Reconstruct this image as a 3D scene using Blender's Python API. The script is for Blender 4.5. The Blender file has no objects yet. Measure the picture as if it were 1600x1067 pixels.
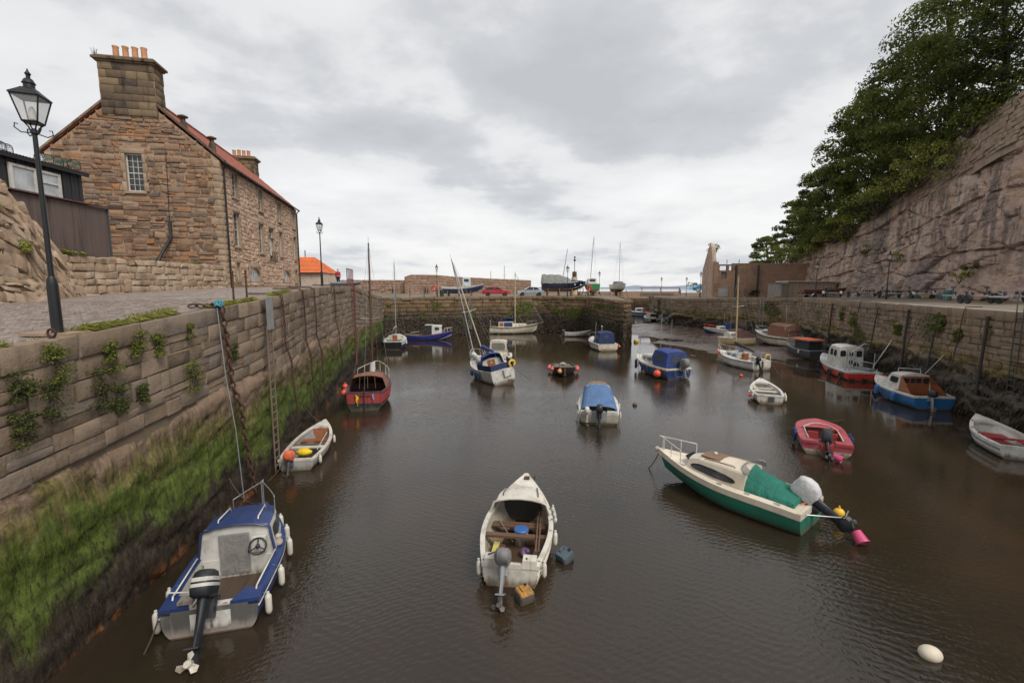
import bpy, math, random
from mathutils import Vector, Matrix, noise
R = math.radians
random.seed(11)
sc = bpy.context.scene
col = sc.collection
V = Vector

# ------------------------------------------------------------------ camera, sky, sun, exposure
CAM_H, PITCH, F = 6.5, R(6.7), 711.1
cd = bpy.data.cameras.new('camera'); cam = bpy.data.objects.new('camera', cd); col.objects.link(cam)
cd.lens = 16.0; cd.sensor_width = 36.0; cd.sensor_fit = 'HORIZONTAL'; cd.clip_start = 0.1; cd.clip_end = 20000
cam.location = (0, 0, CAM_H); cam.rotation_euler = (R(90) - PITCH, 0, 0)
sc.camera = cam
SUN_EL, SUN_AZ = R(50), R(138)      # azimuth clockwise from +Y: high behind the camera, veiled by cloud
SUN_STRENGTH, SKY_STRENGTH, EXPOSURE = 1.5, 0.080, 0.90
sc.view_settings.view_transform = 'Standard'; sc.view_settings.look = 'None'
sc.view_settings.exposure = EXPOSURE; sc.view_settings.gamma = 1.0; sc.view_settings.use_curve_mapping = False
sl = bpy.data.lights.new('sun', 'SUN'); sl.energy = SUN_STRENGTH; sl.angle = R(25); sl.color = (1.0, 0.95, 0.88)
sun = bpy.data.objects.new('sun', sl); col.objects.link(sun); sun.location = (30, -20, 60)
sd = V((math.sin(SUN_AZ)*math.cos(SUN_EL), math.cos(SUN_AZ)*math.cos(SUN_EL), math.sin(SUN_EL)))
sun.rotation_euler = sd.to_track_quat('Z', 'Y').to_euler()

def nd(t, typ, ins=None, **props):
    n = t.nodes.new(typ)
    for k, v in props.items(): setattr(n, k, v)
    for k, v in (ins or {}).items():
        s = n.inputs[k]
        if isinstance(v, bpy.types.NodeSocket): t.links.new(v, s)
        else: s.default_value = v
    return n
def c4(c): return (c[0], c[1], c[2], 1.0)
def mixc(t, f, a, b, mode='MIX'):
    n = t.nodes.new('ShaderNodeMix'); n.data_type = 'RGBA'; n.blend_type = mode
    for i, v in ((0, f), (6, a), (7, b)):
        if isinstance(v, bpy.types.NodeSocket): t.links.new(v, n.inputs[i])
        elif i == 0: n.inputs[0].default_value = v
        else: n.inputs[i].default_value = c4(v)
    return n.outputs[2]
def ramp(t, fac, stops, interp='LINEAR'):
    n = t.nodes.new('ShaderNodeValToRGB'); r = n.color_ramp; r.interpolation = interp
    while len(r.elements) < len(stops): r.elements.new(0.5)
    for e, (p, c) in zip(r.elements, stops):
        e.position = p; e.color = c4(c) if not isinstance(c, (int, float)) else (c, c, c, 1)
    t.links.new(fac, n.inputs[0]); return n.outputs[0]
def math_(t, op, a, b=None, clamp=False):
    n = t.nodes.new('ShaderNodeMath'); n.operation = op; n.use_clamp = clamp
    for i, v in ((0, a), (1, b)):
        if v is None: continue
        if isinstance(v, bpy.types.NodeSocket): t.links.new(v, n.inputs[i])
        else: n.inputs[i].default_value = v
    return n.outputs[0]
def mrange(t, v, a, b, c=0.0, d=1.0, smooth=True):
    n = t.nodes.new('ShaderNodeMapRange'); n.interpolation_type = 'SMOOTHSTEP' if smooth else 'LINEAR'
    t.links.new(v, n.inputs['Value'])
    for k, x in (('From Min', a), ('From Max', b), ('To Min', c), ('To Max', d)): n.inputs[k].default_value = x
    return n.outputs['Result']
def noise_(t, vec, scale, detail=4, rough=0.55, dist=0.0):
    return nd(t, 'ShaderNodeTexNoise', {'Vector': vec, 'Scale': scale, 'Detail': detail, 'Roughness': rough, 'Distortion': dist}).outputs['Fac']

# world: Nishita sky seen through a full deck of procedural cloud
w = bpy.data.worlds.new('World'); sc.world = w; w.use_nodes = True
t = w.node_tree; t.nodes.clear()
sky = nd(t, 'ShaderNodeTexSky', sky_type='NISHITA', sun_disc=False, sun_elevation=SUN_EL, sun_rotation=SUN_AZ)
tc = nd(t, 'ShaderNodeTexCoord')
sep = nd(t, 'ShaderNodeSeparateXYZ', {'Vector': tc.outputs['Generated']})
den = math_(t, 'ADD', math_(t, 'MAXIMUM', sep.outputs['Z'], 0.0), 0.17)
pv = nd(t, 'ShaderNodeCombineXYZ', {'X': math_(t, 'DIVIDE', sep.outputs['X'], den), 'Y': math_(t, 'DIVIDE', sep.outputs['Y'], den), 'Z': 3.7}).outputs[0]
big = noise_(t, pv, 0.42, 3, 0.5, 0.15)
med = noise_(t, pv, 1.35, 7, 0.54, 0.1)
fine = noise_(t, pv, 3.6, 6, 0.6, 0.1)
val = math_(t, 'ADD', math_(t, 'ADD', math_(t, 'MULTIPLY', big, 0.54), math_(t, 'MULTIPLY', med, 0.46)), math_(t, 'MULTIPLY', fine, 0.11))
cloud = ramp(t, val, [(0.42, (3.75, 3.85, 4.0)), (0.495, (4.35, 4.43, 4.58)), (0.54, (5.5, 5.54, 5.6)), (0.60, (6.0, 6.0, 6.0)), (0.68, (6.7, 6.67, 6.6))])
cloud_low = ramp(t, val, [(0.44, (4.0, 4.15, 4.4)), (0.51, (4.6, 4.72, 4.95)), (0.55, (5.6, 5.63, 5.7)), (0.64, (6.3, 6.27, 6.2))])
elev = mrange(t, sep.outputs['Z'], 0.0, 0.22)
cl = mixc(t, elev, cloud_low, cloud)
thin = mrange(t, val, 0.60, 0.80, 0.96, 0.85)
full = mixc(t, thin, sky.outputs[0], cl)
bg = nd(t, 'ShaderNodeBackground', {'Color': full, 'Strength': SKY_STRENGTH})
t.links.new(bg.outputs[0], nd(t, 'ShaderNodeOutputWorld').inputs['Surface'])

# ------------------------------------------------------------------ pixel of the 1600x1067 photo -> point of the place
CP, SP = math.cos(PITCH), math.sin(PITCH)
def ray(u, v):
    a = (u - 800)/F; b = (533.5 - v)/F
    return V((a, CP + b*SP, -SP + b*CP))
def at(u, v, z=0.0):
    d = ray(u, v); k = (z - CAM_H)/d.z
    return V((d.x*k, d.y*k, z))
def atY(u, v, Y):
    d = ray(u, v); k = Y/d.y
    return V((d.x*k, Y, CAM_H + d.z*k))

# ------------------------------------------------------------------ mesh helpers
class MB:
    def __init__(s): s.v = []; s.f = []; s.m = []
    def add(s, vs, fs, m=0):
        o = len(s.v); s.v += [tuple(p) for p in vs]
        for f in fs: s.f.append(tuple(i + o for i in f)); s.m.append(m)
        return s
    def box(s, c, d, rot=None, m=0, taper=1.0, tapy=None):
        x, y, z = d[0]/2, d[1]/2, d[2]/2; c = V(c); tx = taper; ty = taper if tapy is None else tapy
        p = [V((i*x*(tx if k > 0 else 1), j*y*(ty if k > 0 else 1), k*z)) for k in (-1, 1) for j in (-1, 1) for i in (-1, 1)]
        if rot is not None: p = [rot @ q for q in p]
        s.add([c + q for q in p], [(0,2,3,1), (4,5,7,6), (0,1,5,4), (2,6,7,3), (0,4,6,2), (1,3,7,5)], m); return s
    def loft(s, rings, closed=True, caps=(True, True), m=0):
        n = len(rings[0]); vs = [p for r in rings for p in r]; fs = []
        for i in range(len(rings) - 1):
            for j in range(n if closed else n - 1):
                k = (j + 1) % n
                fs.append((i*n + j, i*n + k, (i+1)*n + k, (i+1)*n + j))
        if caps[0]: fs.append(tuple(range(n - 1, -1, -1)))
        if caps[1]: fs.append(tuple((len(rings)-1)*n + j for j in range(n)))
        s.add(vs, fs, m); return s
    def tube(s, path, r, n=6, m=0, caps=True):
        path = [V(p) for p in path]; rings = []; prev = None
        for i, p in enumerate(path):
            d = (path[min(i+1, len(path)-1)] - path[max(i-1, 0)])
            if d.length < 1e-6: d = V((0, 0, 1))
            d.normalize()
            if prev is None:
                up = V((0, 0, 1)) if abs(d.z) < 0.9 else V((1, 0, 0)); a = d.cross(up).normalized()
            else:
                a = (prev - d*prev.dot(d))
                a = a.normalized() if a.length > 1e-6 else d.orthogonal().normalized()
            prev = a; b = d.cross(a); rr = r[i] if isinstance(r, (list, tuple)) else r
            rings.append([p + a*rr*math.cos(2*math.pi*k/n) + b*rr*math.sin(2*math.pi*k/n) for k in range(n)])
        s.loft(rings, True, (caps, caps), m); return s
    def lathe(s, prof, c=(0,0,0), n=12, m=0, rot=None, sc=(1,1)):
        c = V(c); rings = []
        for r, z in prof:
            ring = [V((r*sc[0]*math.cos(2*math.pi*k/n), r*sc[1]*math.sin(2*math.pi*k/n), z)) for k in range(n)]
            if rot is not None: ring = [rot @ q for q in ring]
            rings.append([c + q for q in ring])
        s.loft(rings, True, (True, True), m); return s
    def ball(s, c, r, n=10, m=0, sq=(1,1,1)):
        c = V(c); rings = []
        for i in range(1, n//2 + 2):
            a = math.pi*(i - 0.5)/(n//2 + 1)
            rings.append([c + V((r*sq[0]*math.sin(a)*math.cos(2*math.pi*k/n), r*sq[1]*math.sin(a)*math.sin(2*math.pi*k/n), -r*sq[2]*math.cos(a))) for k in range(n)])
        s.loft(rings, True, (True, True), m); return s
    def prism(s, poly, a, b, m=0):          # poly: points, a/b: offsets of the two ends
        a = V(a); b = V(b); n = len(poly)
        s.loft([[V(p) + a for p in poly], [V(p) + b for p in poly]], True, (True, True), m); return s
    def slab(s, poly, th, m=0):             # polygon thickened along its normal
        p = [V(q) for q in poly]; nrm = V((0,0,0))
        for i in range(len(p)):
            q, r = p[i], p[(i+1) % len(p)]; nrm += q.cross(r)
        nrm.normalize()
        return s.prism(p, nrm*0, nrm*th, m)
    def grid(s, rows, m=0):
        n = len(rows[0]); vs = [p for r in rows for p in r]
        fs = [(i*n+j, i*n+j+1, (i+1)*n+j+1, (i+1)*n+j) for i in range(len(rows)-1) for j in range(n-1)]
        s.add(vs, fs, m); return s
    def build(s, name, mat, parent=None, smooth=None, world=False, loc=None):
        me = bpy.data.meshes.new(name)
        off = V((0,0,0))
        if world and parent is not None: off = V(parent['_o'])
        elif loc is not None: off = V(loc)
        vs = s.v if off.length == 0 else [(p[0]-off.x, p[1]-off.y, p[2]-off.z) for p in s.v]
        me.from_pydata(vs, [], s.f)
        mats = mat if isinstance(mat, (list, tuple)) else [mat]
        for q in mats: me.materials.append(q)
        if len(mats) > 1: me.polygons.foreach_set('material_index', s.m)
        if smooth is not None:
            me.polygons.foreach_set('use_smooth', [True]*len(me.polygons)); me.set_sharp_from_angle(angle=R(smooth))
        me.update()
        o = bpy.data.objects.new(name, me); col.objects.link(o)
        if parent is not None: o.parent = parent
        if loc is not None: o.location = loc
        return o
def tag(o, label, cat, group=None, kind=None):
    o['label'] = label; o['category'] = cat
    if group: o['group'] = group
    if kind: o['kind'] = kind
    return o
def thing(name, loc=(0,0,0), rz=0.0, label=None, cat=None, group=None, rx=0.0, ry=0.0):
    o = bpy.data.objects.new(name, None); col.objects.link(o); o.location = loc
    o.rotation_euler = (rx, ry, rz); o.empty_display_size = 0.2; o['_o'] = tuple(loc)
    if label: tag(o, label, cat, group)
    return o
def struct(o): o['kind'] = 'structure'; return o
def stuff(o): o['kind'] = 'stuff'; return o
def copy_tree(o, parent=None):
    c = o.copy(); col.objects.link(c)
    if parent is not None: c.parent = parent
    for ch in list(o.children): copy_tree(ch, c)
    return c
def lerp(a, b, f): return a + (b - a)*f
def interp(x, tab):
    if x <= tab[0][0]: return tab[0][1]
    for (x0, y0), (x1, y1) in zip(tab, tab[1:]):
        if x <= x1: return lerp(y0, y1, (x - x0)/(x1 - x0))
    return tab[-1][1]
def rnd(a, b): return random.uniform(a, b)
def catenary(a, b, sag, n=10):
    a = V(a); b = V(b)
    return [a.lerp(b, i/n) - V((0, 0, sag*4*(i/n)*(1 - i/n))) for i in range(n + 1)]
def rotm(rz=0, rx=0, ry=0): return Matrix.Rotation(rz, 3, 'Z') @ Matrix.Rotation(ry, 3, 'Y') @ Matrix.Rotation(rx, 3, 'X')

# ------------------------------------------------------------------ materials
MATS = {}
def newmat(name):
    m = bpy.data.materials.new(name); m.use_nodes = True; t = m.node_tree; t.nodes.clear()
    b = t.nodes.new('ShaderNodeBsdfPrincipled'); o = t.nodes.new('ShaderNodeOutputMaterial')
    t.links.new(b.outputs[0], o.inputs[0]); return m, t, b
def setc(t, b, key, v):
    if isinstance(v, bpy.types.NodeSocket): t.links.new(v, b.inputs[key])
    else: b.inputs[key].default_value = v if isinstance(v, (int, float)) else c4(v)
def bump(t, b, h, strength=0.3, dist=0.02):
    n = nd(t, 'ShaderNodeBump', {'Height': h, 'Strength': strength, 'Distance': dist}); t.links.new(n.outputs[0], b.inputs['Normal'])
def paint(name, c, rough=0.4, dirt=0.3, dirtc=(0.10, 0.075, 0.05), metal=0.0, sc_=2.5, bmp=0.06, streak=True):
    if name in MATS: return MATS[name]
    m, t, b = newmat(name)
    tc = nd(t, 'ShaderNodeTexCoord').outputs['Object']
    n1 = noise_(t, tc, sc_, 6, 0.62)
    mp = nd(t, 'ShaderNodeMapping', {'Vector': tc, 'Scale': (9, 9, 1.1)}).outputs[0]
    n2 = noise_(t, mp, 1.6, 4, 0.6)
    f = math_(t, 'MULTIPLY', mrange(t, n1, 0.42, 0.78), dirt)
    if streak: f = math_(t, 'ADD', f, math_(t, 'MULTIPLY', mrange(t, n2, 0.52, 0.82), dirt*0.7), True)
    zl = nd(t, 'ShaderNodeSeparateXYZ', {'Vector': tc}).outputs['Z']
    if streak: f = math_(t, 'ADD', f, math_(t, 'MULTIPLY', mrange(t, math_(t, 'SUBTRACT', zl, math_(t, 'MULTIPLY', n2, 0.35)), -0.12, 0.10, 1.0, 0.0), min(.75, dirt*1.6)), True)
    var = ramp(t, noise_(t, tc, 0.9, 3), [(0.3, tuple(x*0.86 for x in c)), (0.7, tuple(min(1, x*1.1) for x in c))])
    setc(t, b, 'Base Color', mixc(t, f, var, dirtc))
    setc(t, b, 'Roughness', mrange(t, n1, 0.2, 0.8, rough*0.75, min(1, rough*1.35)))
    b.inputs['Metallic'].default_value = metal
    bump(t, b, noise_(t, tc, 14, 5, 0.6), bmp, 0.02)
    MATS[name] = m; return m
def fabric(name, c, rough=0.85):
    if name in MATS: return MATS[name]
    m, t, b = newmat(name)
    tc = nd(t, 'ShaderNodeTexCoord').outputs['Object']
    mp = nd(t, 'ShaderNodeMapping', {'Vector': tc, 'Scale': (3.2, 0.8, 1.2), 'Rotation': (0, 0, 0.4)}).outputs[0]
    n1 = noise_(t, mp, 1.8, 5, 0.6, 0.4); n2 = noise_(t, tc, 2.2, 5)
    setc(t, b, 'Base Color', ramp(t, n2, [(0.25, tuple(x*0.72 for x in c)), (0.5, c), (0.8, tuple(min(1, x*1.15 + 0.01) for x in c))]))
    b.inputs['Roughness'].default_value = rough
    n3 = noise_(t, nd(t, 'ShaderNodeMapping', {'Vector': tc, 'Scale': (1.0, 3.5, 1.0), 'Rotation': (0, 0, -0.5)}).outputs[0], 2.6, 4, 0.55, 1.2)
    bump(t, b, math_(t, 'ADD', n1, math_(t, 'MULTIPLY', n3, 0.7)), 0.6, 0.09); MATS[name] = m; return m
def wood(name, c, c2=None, rough=0.6, axis=1, sc_=1.0):
    if name in MATS: return MATS[name]
    c2 = c2 or tuple(x*0.45 for x in c)
    m, t, b = newmat(name)
    tc = nd(t, 'ShaderNodeTexCoord').outputs['Object']
    s = [14*sc_, 14*sc_, 14*sc_]; s[axis] = 0.9*sc_
    mp = nd(t, 'ShaderNodeMapping', {'Vector': tc, 'Scale': tuple(s)}).outputs[0]
    n1 = noise_(t, mp, 1.0, 5, 0.6, 0.8)
    setc(t, b, 'Base Color', ramp(t, n1, [(0.28, c2), (0.5, c), (0.75, tuple(min(1, x*1.25) for x in c))]))
    b.inputs['Roughness'].default_value = rough; bump(t, b, n1, 0.25, 0.01); MATS[name] = m; return m
def glass(name, c=(0.02, 0.025, 0.03), rough=0.06, alpha=1.0):
    if name in MATS: return MATS[name]
    m, t, b = newmat(name)
    tc = nd(t, 'ShaderNodeTexCoord').outputs['Object']
    setc(t, b, 'Base Color', ramp(t, noise_(t, tc, 1.6, 3), [(0.3, tuple(x*0.7 for x in c)), (0.75, tuple(x*1.5 for x in c))]))
    b.inputs['Roughness'].default_value = rough; b.inputs['IOR'].default_value = 1.5
    b.inputs['Alpha'].default_value = alpha
    bump(t, b, noise_(t, tc, 2.0, 2), 0.05, 0.02)
    MATS[name] = m; return m
def piece_rand(t):
    oi = nd(t, 'ShaderNodeObjectInfo').outputs['Random']; ge = nd(t, 'ShaderNodeNewGeometry').outputs['Random Per Island']
    return math_(t, 'FRACT', math_(t, 'ADD', oi, ge))
def stone(name, cols, rough=0.9, zones=None, bmp=0.7, grain=5.0, stain=(0.07, 0.055, 0.045), stain_amt=0.5, lime=None):
    """cols: ramp of stone colours picked per stone; zones: list of (z_lo, z_hi, colour) growths and wet bands by height"""
    m, t, b = newmat(name)
    pos = nd(t, 'ShaderNodeNewGeometry').outputs['Position']
    rv = piece_rand(t)
    base = ramp(t, rv, [(i/(len(cols)-1), c) for i, c in enumerate(cols)])
    n1 = noise_(t, pos, grain, 8, 0.68); n2 = noise_(t, pos, 0.55, 5, 0.6, 0.3); n3 = noise_(t, pos, 1.9, 6, 0.65)
    base = mixc(t, math_(t, 'MULTIPLY', mrange(t, n1, 0.3, 0.72), 0.55), base, ramp(t, n1, [(0.3, tuple(x*0.55 for x in cols[0])), (0.75, tuple(min(1, x*1.35) for x in cols[-1]))]))
    mps = nd(t, 'ShaderNodeMapping', {'Vector': pos, 'Scale': (2.6, 2.6, 0.35)}).outputs[0]
    ns = noise_(t, mps, 1.0, 5, 0.6)
    base = mixc(t, math_(t, 'MULTIPLY', mrange(t, ns, 0.5, 0.72), stain_amt), base, stain)
    if lime: base = mixc(t, math_(t, 'MULTIPLY', mrange(t, n3, 0.56, 0.7), 0.6), base, lime)
    rgh = rough
    if zones:
        z = nd(t, 'ShaderNodeSeparateXYZ', {'Vector': pos}).outputs['Z']
        nfs = math_(t, 'ADD', math_(t, 'MULTIPLY', noise_(t, nd(t, 'ShaderNodeMapping', {'Vector': pos, 'Scale': (13, 13, 2.2)}).outputs[0], 1.0, 5, .65), .6), math_(t, 'MULTIPLY', n3, .4))
        zz = math_(t, 'ADD', math_(t, 'ADD', z, math_(t, 'MULTIPLY', math_(t, 'SUBTRACT', n2, 0.5), 2.6)), math_(t, 'MULTIPLY', math_(t, 'SUBTRACT', ns, 0.5), 1.6))
        for lo, hi, c in zones:
            f = math_(t, 'SUBTRACT', 1.0, mrange(t, zz, lo, hi))
            cc = mixc(t, mrange(t, nfs, .3, .7), tuple(x*0.3 for x in c), tuple(x*1.75 for x in c))
            base = mixc(t, f, base, cc)
        wet = math_(t, 'SUBTRACT', 1.0, mrange(t, zz, zones[-1][0], zones[-1][1] + 1.2))
        rgh = mrange(t, wet, 0, 1, rough, 0.45)
    setc(t, b, 'Base Color', base); setc(t, b, 'Roughness', rgh)
    b.inputs['Specular IOR Level'].default_value = 0.3
    h = math_(t, 'ADD', math_(t, 'MULTIPLY', n1, 0.6), math_(t, 'MULTIPLY', n3, 0.8))
    bump(t, b, h, bmp, 0.06); MATS[name] = m; return m
def leafmat(name, c, var=0.5, trans=0.25):
    m, t, b = newmat(name)
    rv = nd(t, 'ShaderNodeNewGeometry').outputs['Random Per Island']
    setc(t, b, 'Base Color', ramp(t, rv, [(0.0, tuple(x*(1-var) for x in c)), (0.5, c), (1.0, (c[0]*1.6, c[1]*1.45, c[2]*1.1))]))
    b.inputs['Roughness'].default_value = 0.6; b.inputs['Specular IOR Level'].default_value = 0.3
    b.inputs['Transmission Weight'].default_value = 0.0
    tr = nd(t, 'ShaderNodeBsdfTranslucent', {'Color': c4((c[0]*1.3, c[1]*1.4, c[2]*0.8))})
    mx = nd(t, 'ShaderNodeMixShader', {0: trans}); t.links.new(b.outputs[0], mx.inputs[1]); t.links.new(tr.outputs[0], mx.inputs[2])
    o = [n for n in t.nodes if n.type == 'OUTPUT_MATERIAL'][0]; t.links.new(mx.outputs[0], o.inputs[0])
    MATS[name] = m; return m

white = paint('white_gelcoat', (0.60, 0.58, 0.53), 0.38, 0.48)
offwhite = paint('cream_gelcoat', (0.58, 0.52, 0.41), 0.4, 0.5)
dirty_white = paint('worn_white_paint', (0.58, 0.55, 0.48), 0.5, 0.6, (0.16, 0.10, 0.05))
navy = paint('navy_paint', (0.02, 0.042, 0.14), 0.35, 0.2)
blue = paint('blue_paint', (0.03, 0.13, 0.36), 0.35, 0.3)
deepblue = paint('deep_blue_paint', (0.02, 0.03, 0.22), 0.35, 0.2)
redp = paint('faded_red_paint', (0.33, 0.045, 0.045), 0.5, 0.35)
brightred = paint('bright_red_paint', (0.65, 0.035, 0.03), 0.4, 0.2)
pinkred = paint('faded_pink_red_gelcoat', (0.36, 0.06, 0.075), 0.4, 0.3, (0.5, 0.2, 0.2))
greenp = paint('sea_green_paint', (0.02, 0.17, 0.11), 0.4, 0.25)
black = paint('black_paint', (0.007, 0.007, 0.008), 0.45, 0.12, (0.03, 0.028, 0.026))
blackplast = paint('black_plastic', (0.016, 0.018, 0.022), 0.45, 0.2, (0.08, 0.08, 0.08))
greyp = paint('grey_paint', (0.25, 0.26, 0.27), 0.5, 0.3)
darkgrey = paint('dark_grey_paint', (0.06, 0.065, 0.07), 0.5, 0.3)
alu = paint('weathered_aluminium', (0.5, 0.5, 0.5), 0.4, 0.3, (0.2, 0.18, 0.16), 0.7)
galv = paint('galvanised_steel', (0.35, 0.36, 0.37), 0.5, 0.4, (0.16, 0.11, 0.07), 0.5)
rust = paint('rusty_iron', (0.075, 0.035, 0.02), 0.85, 0.5, (0.02, 0.012, 0.01))
redox = paint('red_oxide_steel', (0.17, 0.035, 0.03), 0.7, 0.4)
fend = paint('white_fender_vinyl', (0.62, 0.58, 0.50), 0.45, 0.4, (0.2, 0.15, 0.08))
orangeb = paint('orange_buoy', (0.75, 0.09, 0.04), 0.45, 0.2)
yellowb = paint('yellow_buoy', (0.75, 0.45, 0.03), 0.45, 0.2)
pinkb = paint('pink_bucket_plastic', (0.55, 0.06, 0.17), 0.4, 0.15)
rope_w = fabric('pale_rope', (0.42, 0.37, 0.29)); rope_b = fabric('blue_rope', (0.05, 0.20, 0.30)); rope_d = fabric('dark_rope', (0.07, 0.05, 0.035))
can_blue = fabric('navy_canvas', (0.02, 0.036, 0.10)); can_lblue = fabric('blue_tarpaulin', (0.085, 0.16, 0.31)); can_green = fabric('green_canvas', (0.015, 0.145, 0.105))
can_brown = fabric('brown_canvas', (0.22, 0.10, 0.065)); can_maroon = fabric('maroon_canvas', (0.10, 0.045, 0.045)); can_grey = fabric('grey_tarpaulin', (0.19, 0.19, 0.18)); can_white = fabric('pale_tarpaulin', (0.55, 0.55, 0.55))
can_bright = fabric('bright_blue_canvas', (0.032, 0.058, 0.21)); can_orange = fabric('orange_cloth', (0.75, 0.16, 0.07)); can_yellow = fabric('yellow_cloth', (0.75, 0.52, 0.02)); can_dkgrey = fabric('charcoal_cover', (0.03, 0.032, 0.037))
varn = wood('varnished_wood', (0.26, 0.085, 0.03)); planks = wood('dark_deck_plank', (0.075, 0.05, 0.035)); greywood = wood('grey_weathered_wood', (0.23, 0.2, 0.17), axis=2); teak = wood('old_teak', (0.20, 0.12, 0.07))
thwartw = wood('wet_thwart_wood', (0.13, 0.075, 0.045), axis=0); plyw = wood('brown_plywood', (0.10, 0.07, 0.06), (0.045, 0.03, 0.026), 0.75, 2, 0.35); darkwood = wood('black_stained_timber', (0.035, 0.028, 0.024))
gdark = glass('dark_glass'); gpale = glass('pale_acrylic', (0.10, 0.11, 0.12), 0.15, 0.55); gwin = glass('window_glass', (0.035, 0.04, 0.04), 0.05); glamp = glass('lamp_glass', (0.6, 0.6, 0.58), 0.1, 0.35)
steel = paint('stainless_rail', (0.6, 0.6, 0.58), 0.25, 0.15, (0.3, 0.25, 0.2), 0.8)
rubber = paint('tyre_rubber', (0.015, 0.015, 0.015), 0.8, 0.4, (0.06, 0.055, 0.05))
# ------------------------------------------------------------------ the setting: water, quays, harbour walls, cliff
def proj(p):
    d = V(p) - V((0, 0, CAM_H)); zc = d.y*CP - d.z*SP
    if zc <= 0.1: return None
    return (800 + F*d.x/zc, 533.5 - F*(d.y*SP + d.z*CP)/zc)
def in_view(p):
    q = proj(p); return q is not None and -30 < q[0] < 1630 and -30 < q[1] < 1097
class Path:
    def __init__(s, pts, side):
        s.p = [V((x, y, 0)) for x, y in pts]; s.side = side; s.c = [0.0]
        for a, b in zip(s.p, s.p[1:]): s.c.append(s.c[-1] + (b - a).length)
        s.L = s.c[-1]
    def seg(s, d):
        for i in range(len(s.p) - 1):
            if d <= s.c[i+1] or i == len(s.p) - 2: return i
    def at(s, d):
        i = s.seg(d); a, b = s.p[i], s.p[i+1]
        return a + (b - a)*((d - s.c[i])/(s.c[i+1] - s.c[i]))
    def nrm(s, d):
        def sn(i):
            dr = (s.p[i+1] - s.p[i]).normalized(); return V((dr.y, -dr.x, 0))*s.side
        i = s.seg(d); n = sn(i); f = (d - s.c[i])/(s.c[i+1] - s.c[i])
        if f > 0.5 and i < len(s.p) - 2: n = n.lerp(sn(i+1), f - 0.5)
        if f < 0.5 and i > 0: n = n.lerp(sn(i-1), 0.5 - f)
        return n.normalized()
    def pt(s, d, z, dep=0.0):
        q = s.at(d) + s.nrm(d)*dep; return V((q.x, q.y, z))
def block(mp, s0, s1, z0, z1, dep, jit, bev, back=-0.25, zt0=None, zt1=None, zl=0.0):
    zt0 = z1 if zt0 is None else zt0; zt1 = z1 if zt1 is None else zt1
    c = [(s0, z0 - zl), (s1, z0 + zl), (s1, zt1), (s0, zt0)]
    c = [(a + rnd(-jit, jit), b + rnd(-jit, jit)*0.7) for a, b in c]
    cs, cz = sum(a for a, b in c)/4, sum(b for a, b in c)/4
    bs = min(bev/max(abs(s1 - s0), .05)*2, .35); bz = min(bev/max(abs(z1 - z0), .05)*2, .35)
    vs = [mp(a, b, back) for a, b in c] + [mp(a, b, dep - bev*0.8) for a, b in c]
    vs += [mp(a + (cs - a)*bs, b + (cz - b)*bz, dep + rnd(-jit, jit)*0.6) for a, b in c]
    vs.append(mp(cs + rnd(-.1, .1)*(s1 - s0), cz, dep + rnd(0, jit)*0.8))
    fs = [(0,1,5,4), (1,2,6,5), (2,3,7,6), (3,0,4,7), (4,5,9,8), (5,6,10,9), (6,7,11,10), (7,4,8,11), (8,9,12), (9,10,12), (10,11,12), (11,8,12)]
    return vs, fs
def emit(blocks, parent, mat, limit, name='stone', rest='masonry'):
    """the pieces that show largest become parts, the rest one joined part"""
    def size(b):
        c = sum((V(v) for v in b[0][4:8]), V((0,0,0)))/4
        return ((V(b[0][5]) - V(b[0][4])).length*(V(b[0][7]) - V(b[0][4])).length)/max(c.y, 1)**2 if in_view(c) else 0
    bl = sorted(blocks, key=size, reverse=True)
    n = 0; mb = MB()
    for b in bl:
        if n < limit and size(b) > 0:
            MB().add(*b).build(name, mat, parent, 50, world=True); n += 1
        else: mb.add(*b)
    if mb.v: stuff(mb.build(rest, mat, parent, 50, world=True))
def courses(mp, s0, s1, zb, zt, h, wid, dep=(0.0, 0.08), jit=0.02, bev=0.035, cope=None, skip=None, split=0.0):
    """zb(s), zt(s): bottom and top of the courses; laid downwards from the top"""
    out = []; k = 0; y = 0.0; stop = False
    while not stop:
        hh = rnd(*h) if not (k == 0 and cope) else cope[0]
        s = s0 - rnd(0, wid[1]); stop = True
        while s < s1:
            ww = rnd(*wid) if not (k == 0 and cope) else rnd(*cope[1])
            a, b = max(s, s0), min(s + ww, s1); s += ww
            if b - a < 0.08: continue
            m = (a + b)/2
            if zt(m) - y - hh < zb(m) - hh*0.5: continue
            stop = False
            todo = [(a, b)]
            while todo:
                a, b = todo.pop(); m = (a + b)/2
                ta, tb = zt(a) - y, zt(b) - y; bot = (ta + tb)/2 - hh; zl = (tb - ta)/2
                if skip and skip(a, b, bot, max(ta, tb)):
                    if b - a > 0.22: todo += [(a, m), (m, b)]
                    continue
                d = rnd(*dep) + (cope[2] if (k == 0 and cope) else 0)
                g = 0.006
                if k > 0 and random.random() < split:
                    zm = bot + hh*rnd(.4, .6)
                    out.append(block(mp, a+g, b-g, bot+g, zm-g, rnd(*dep), jit, bev, zl=zl, zt0=zm-g-zl, zt1=zm-g+zl)); out.append(block(mp, a+g, b-g, zm+g, 0, d, jit, bev, zt0=ta-g, zt1=tb-g, zl=zl))
                else: out.append(block(mp, a+g, b-g, bot+g, ta-g, d, jit, bev, zt0=ta-g, zt1=tb-g, zl=zl))
        y += hh; k += 1
        if k > 60: break
    return out

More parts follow.
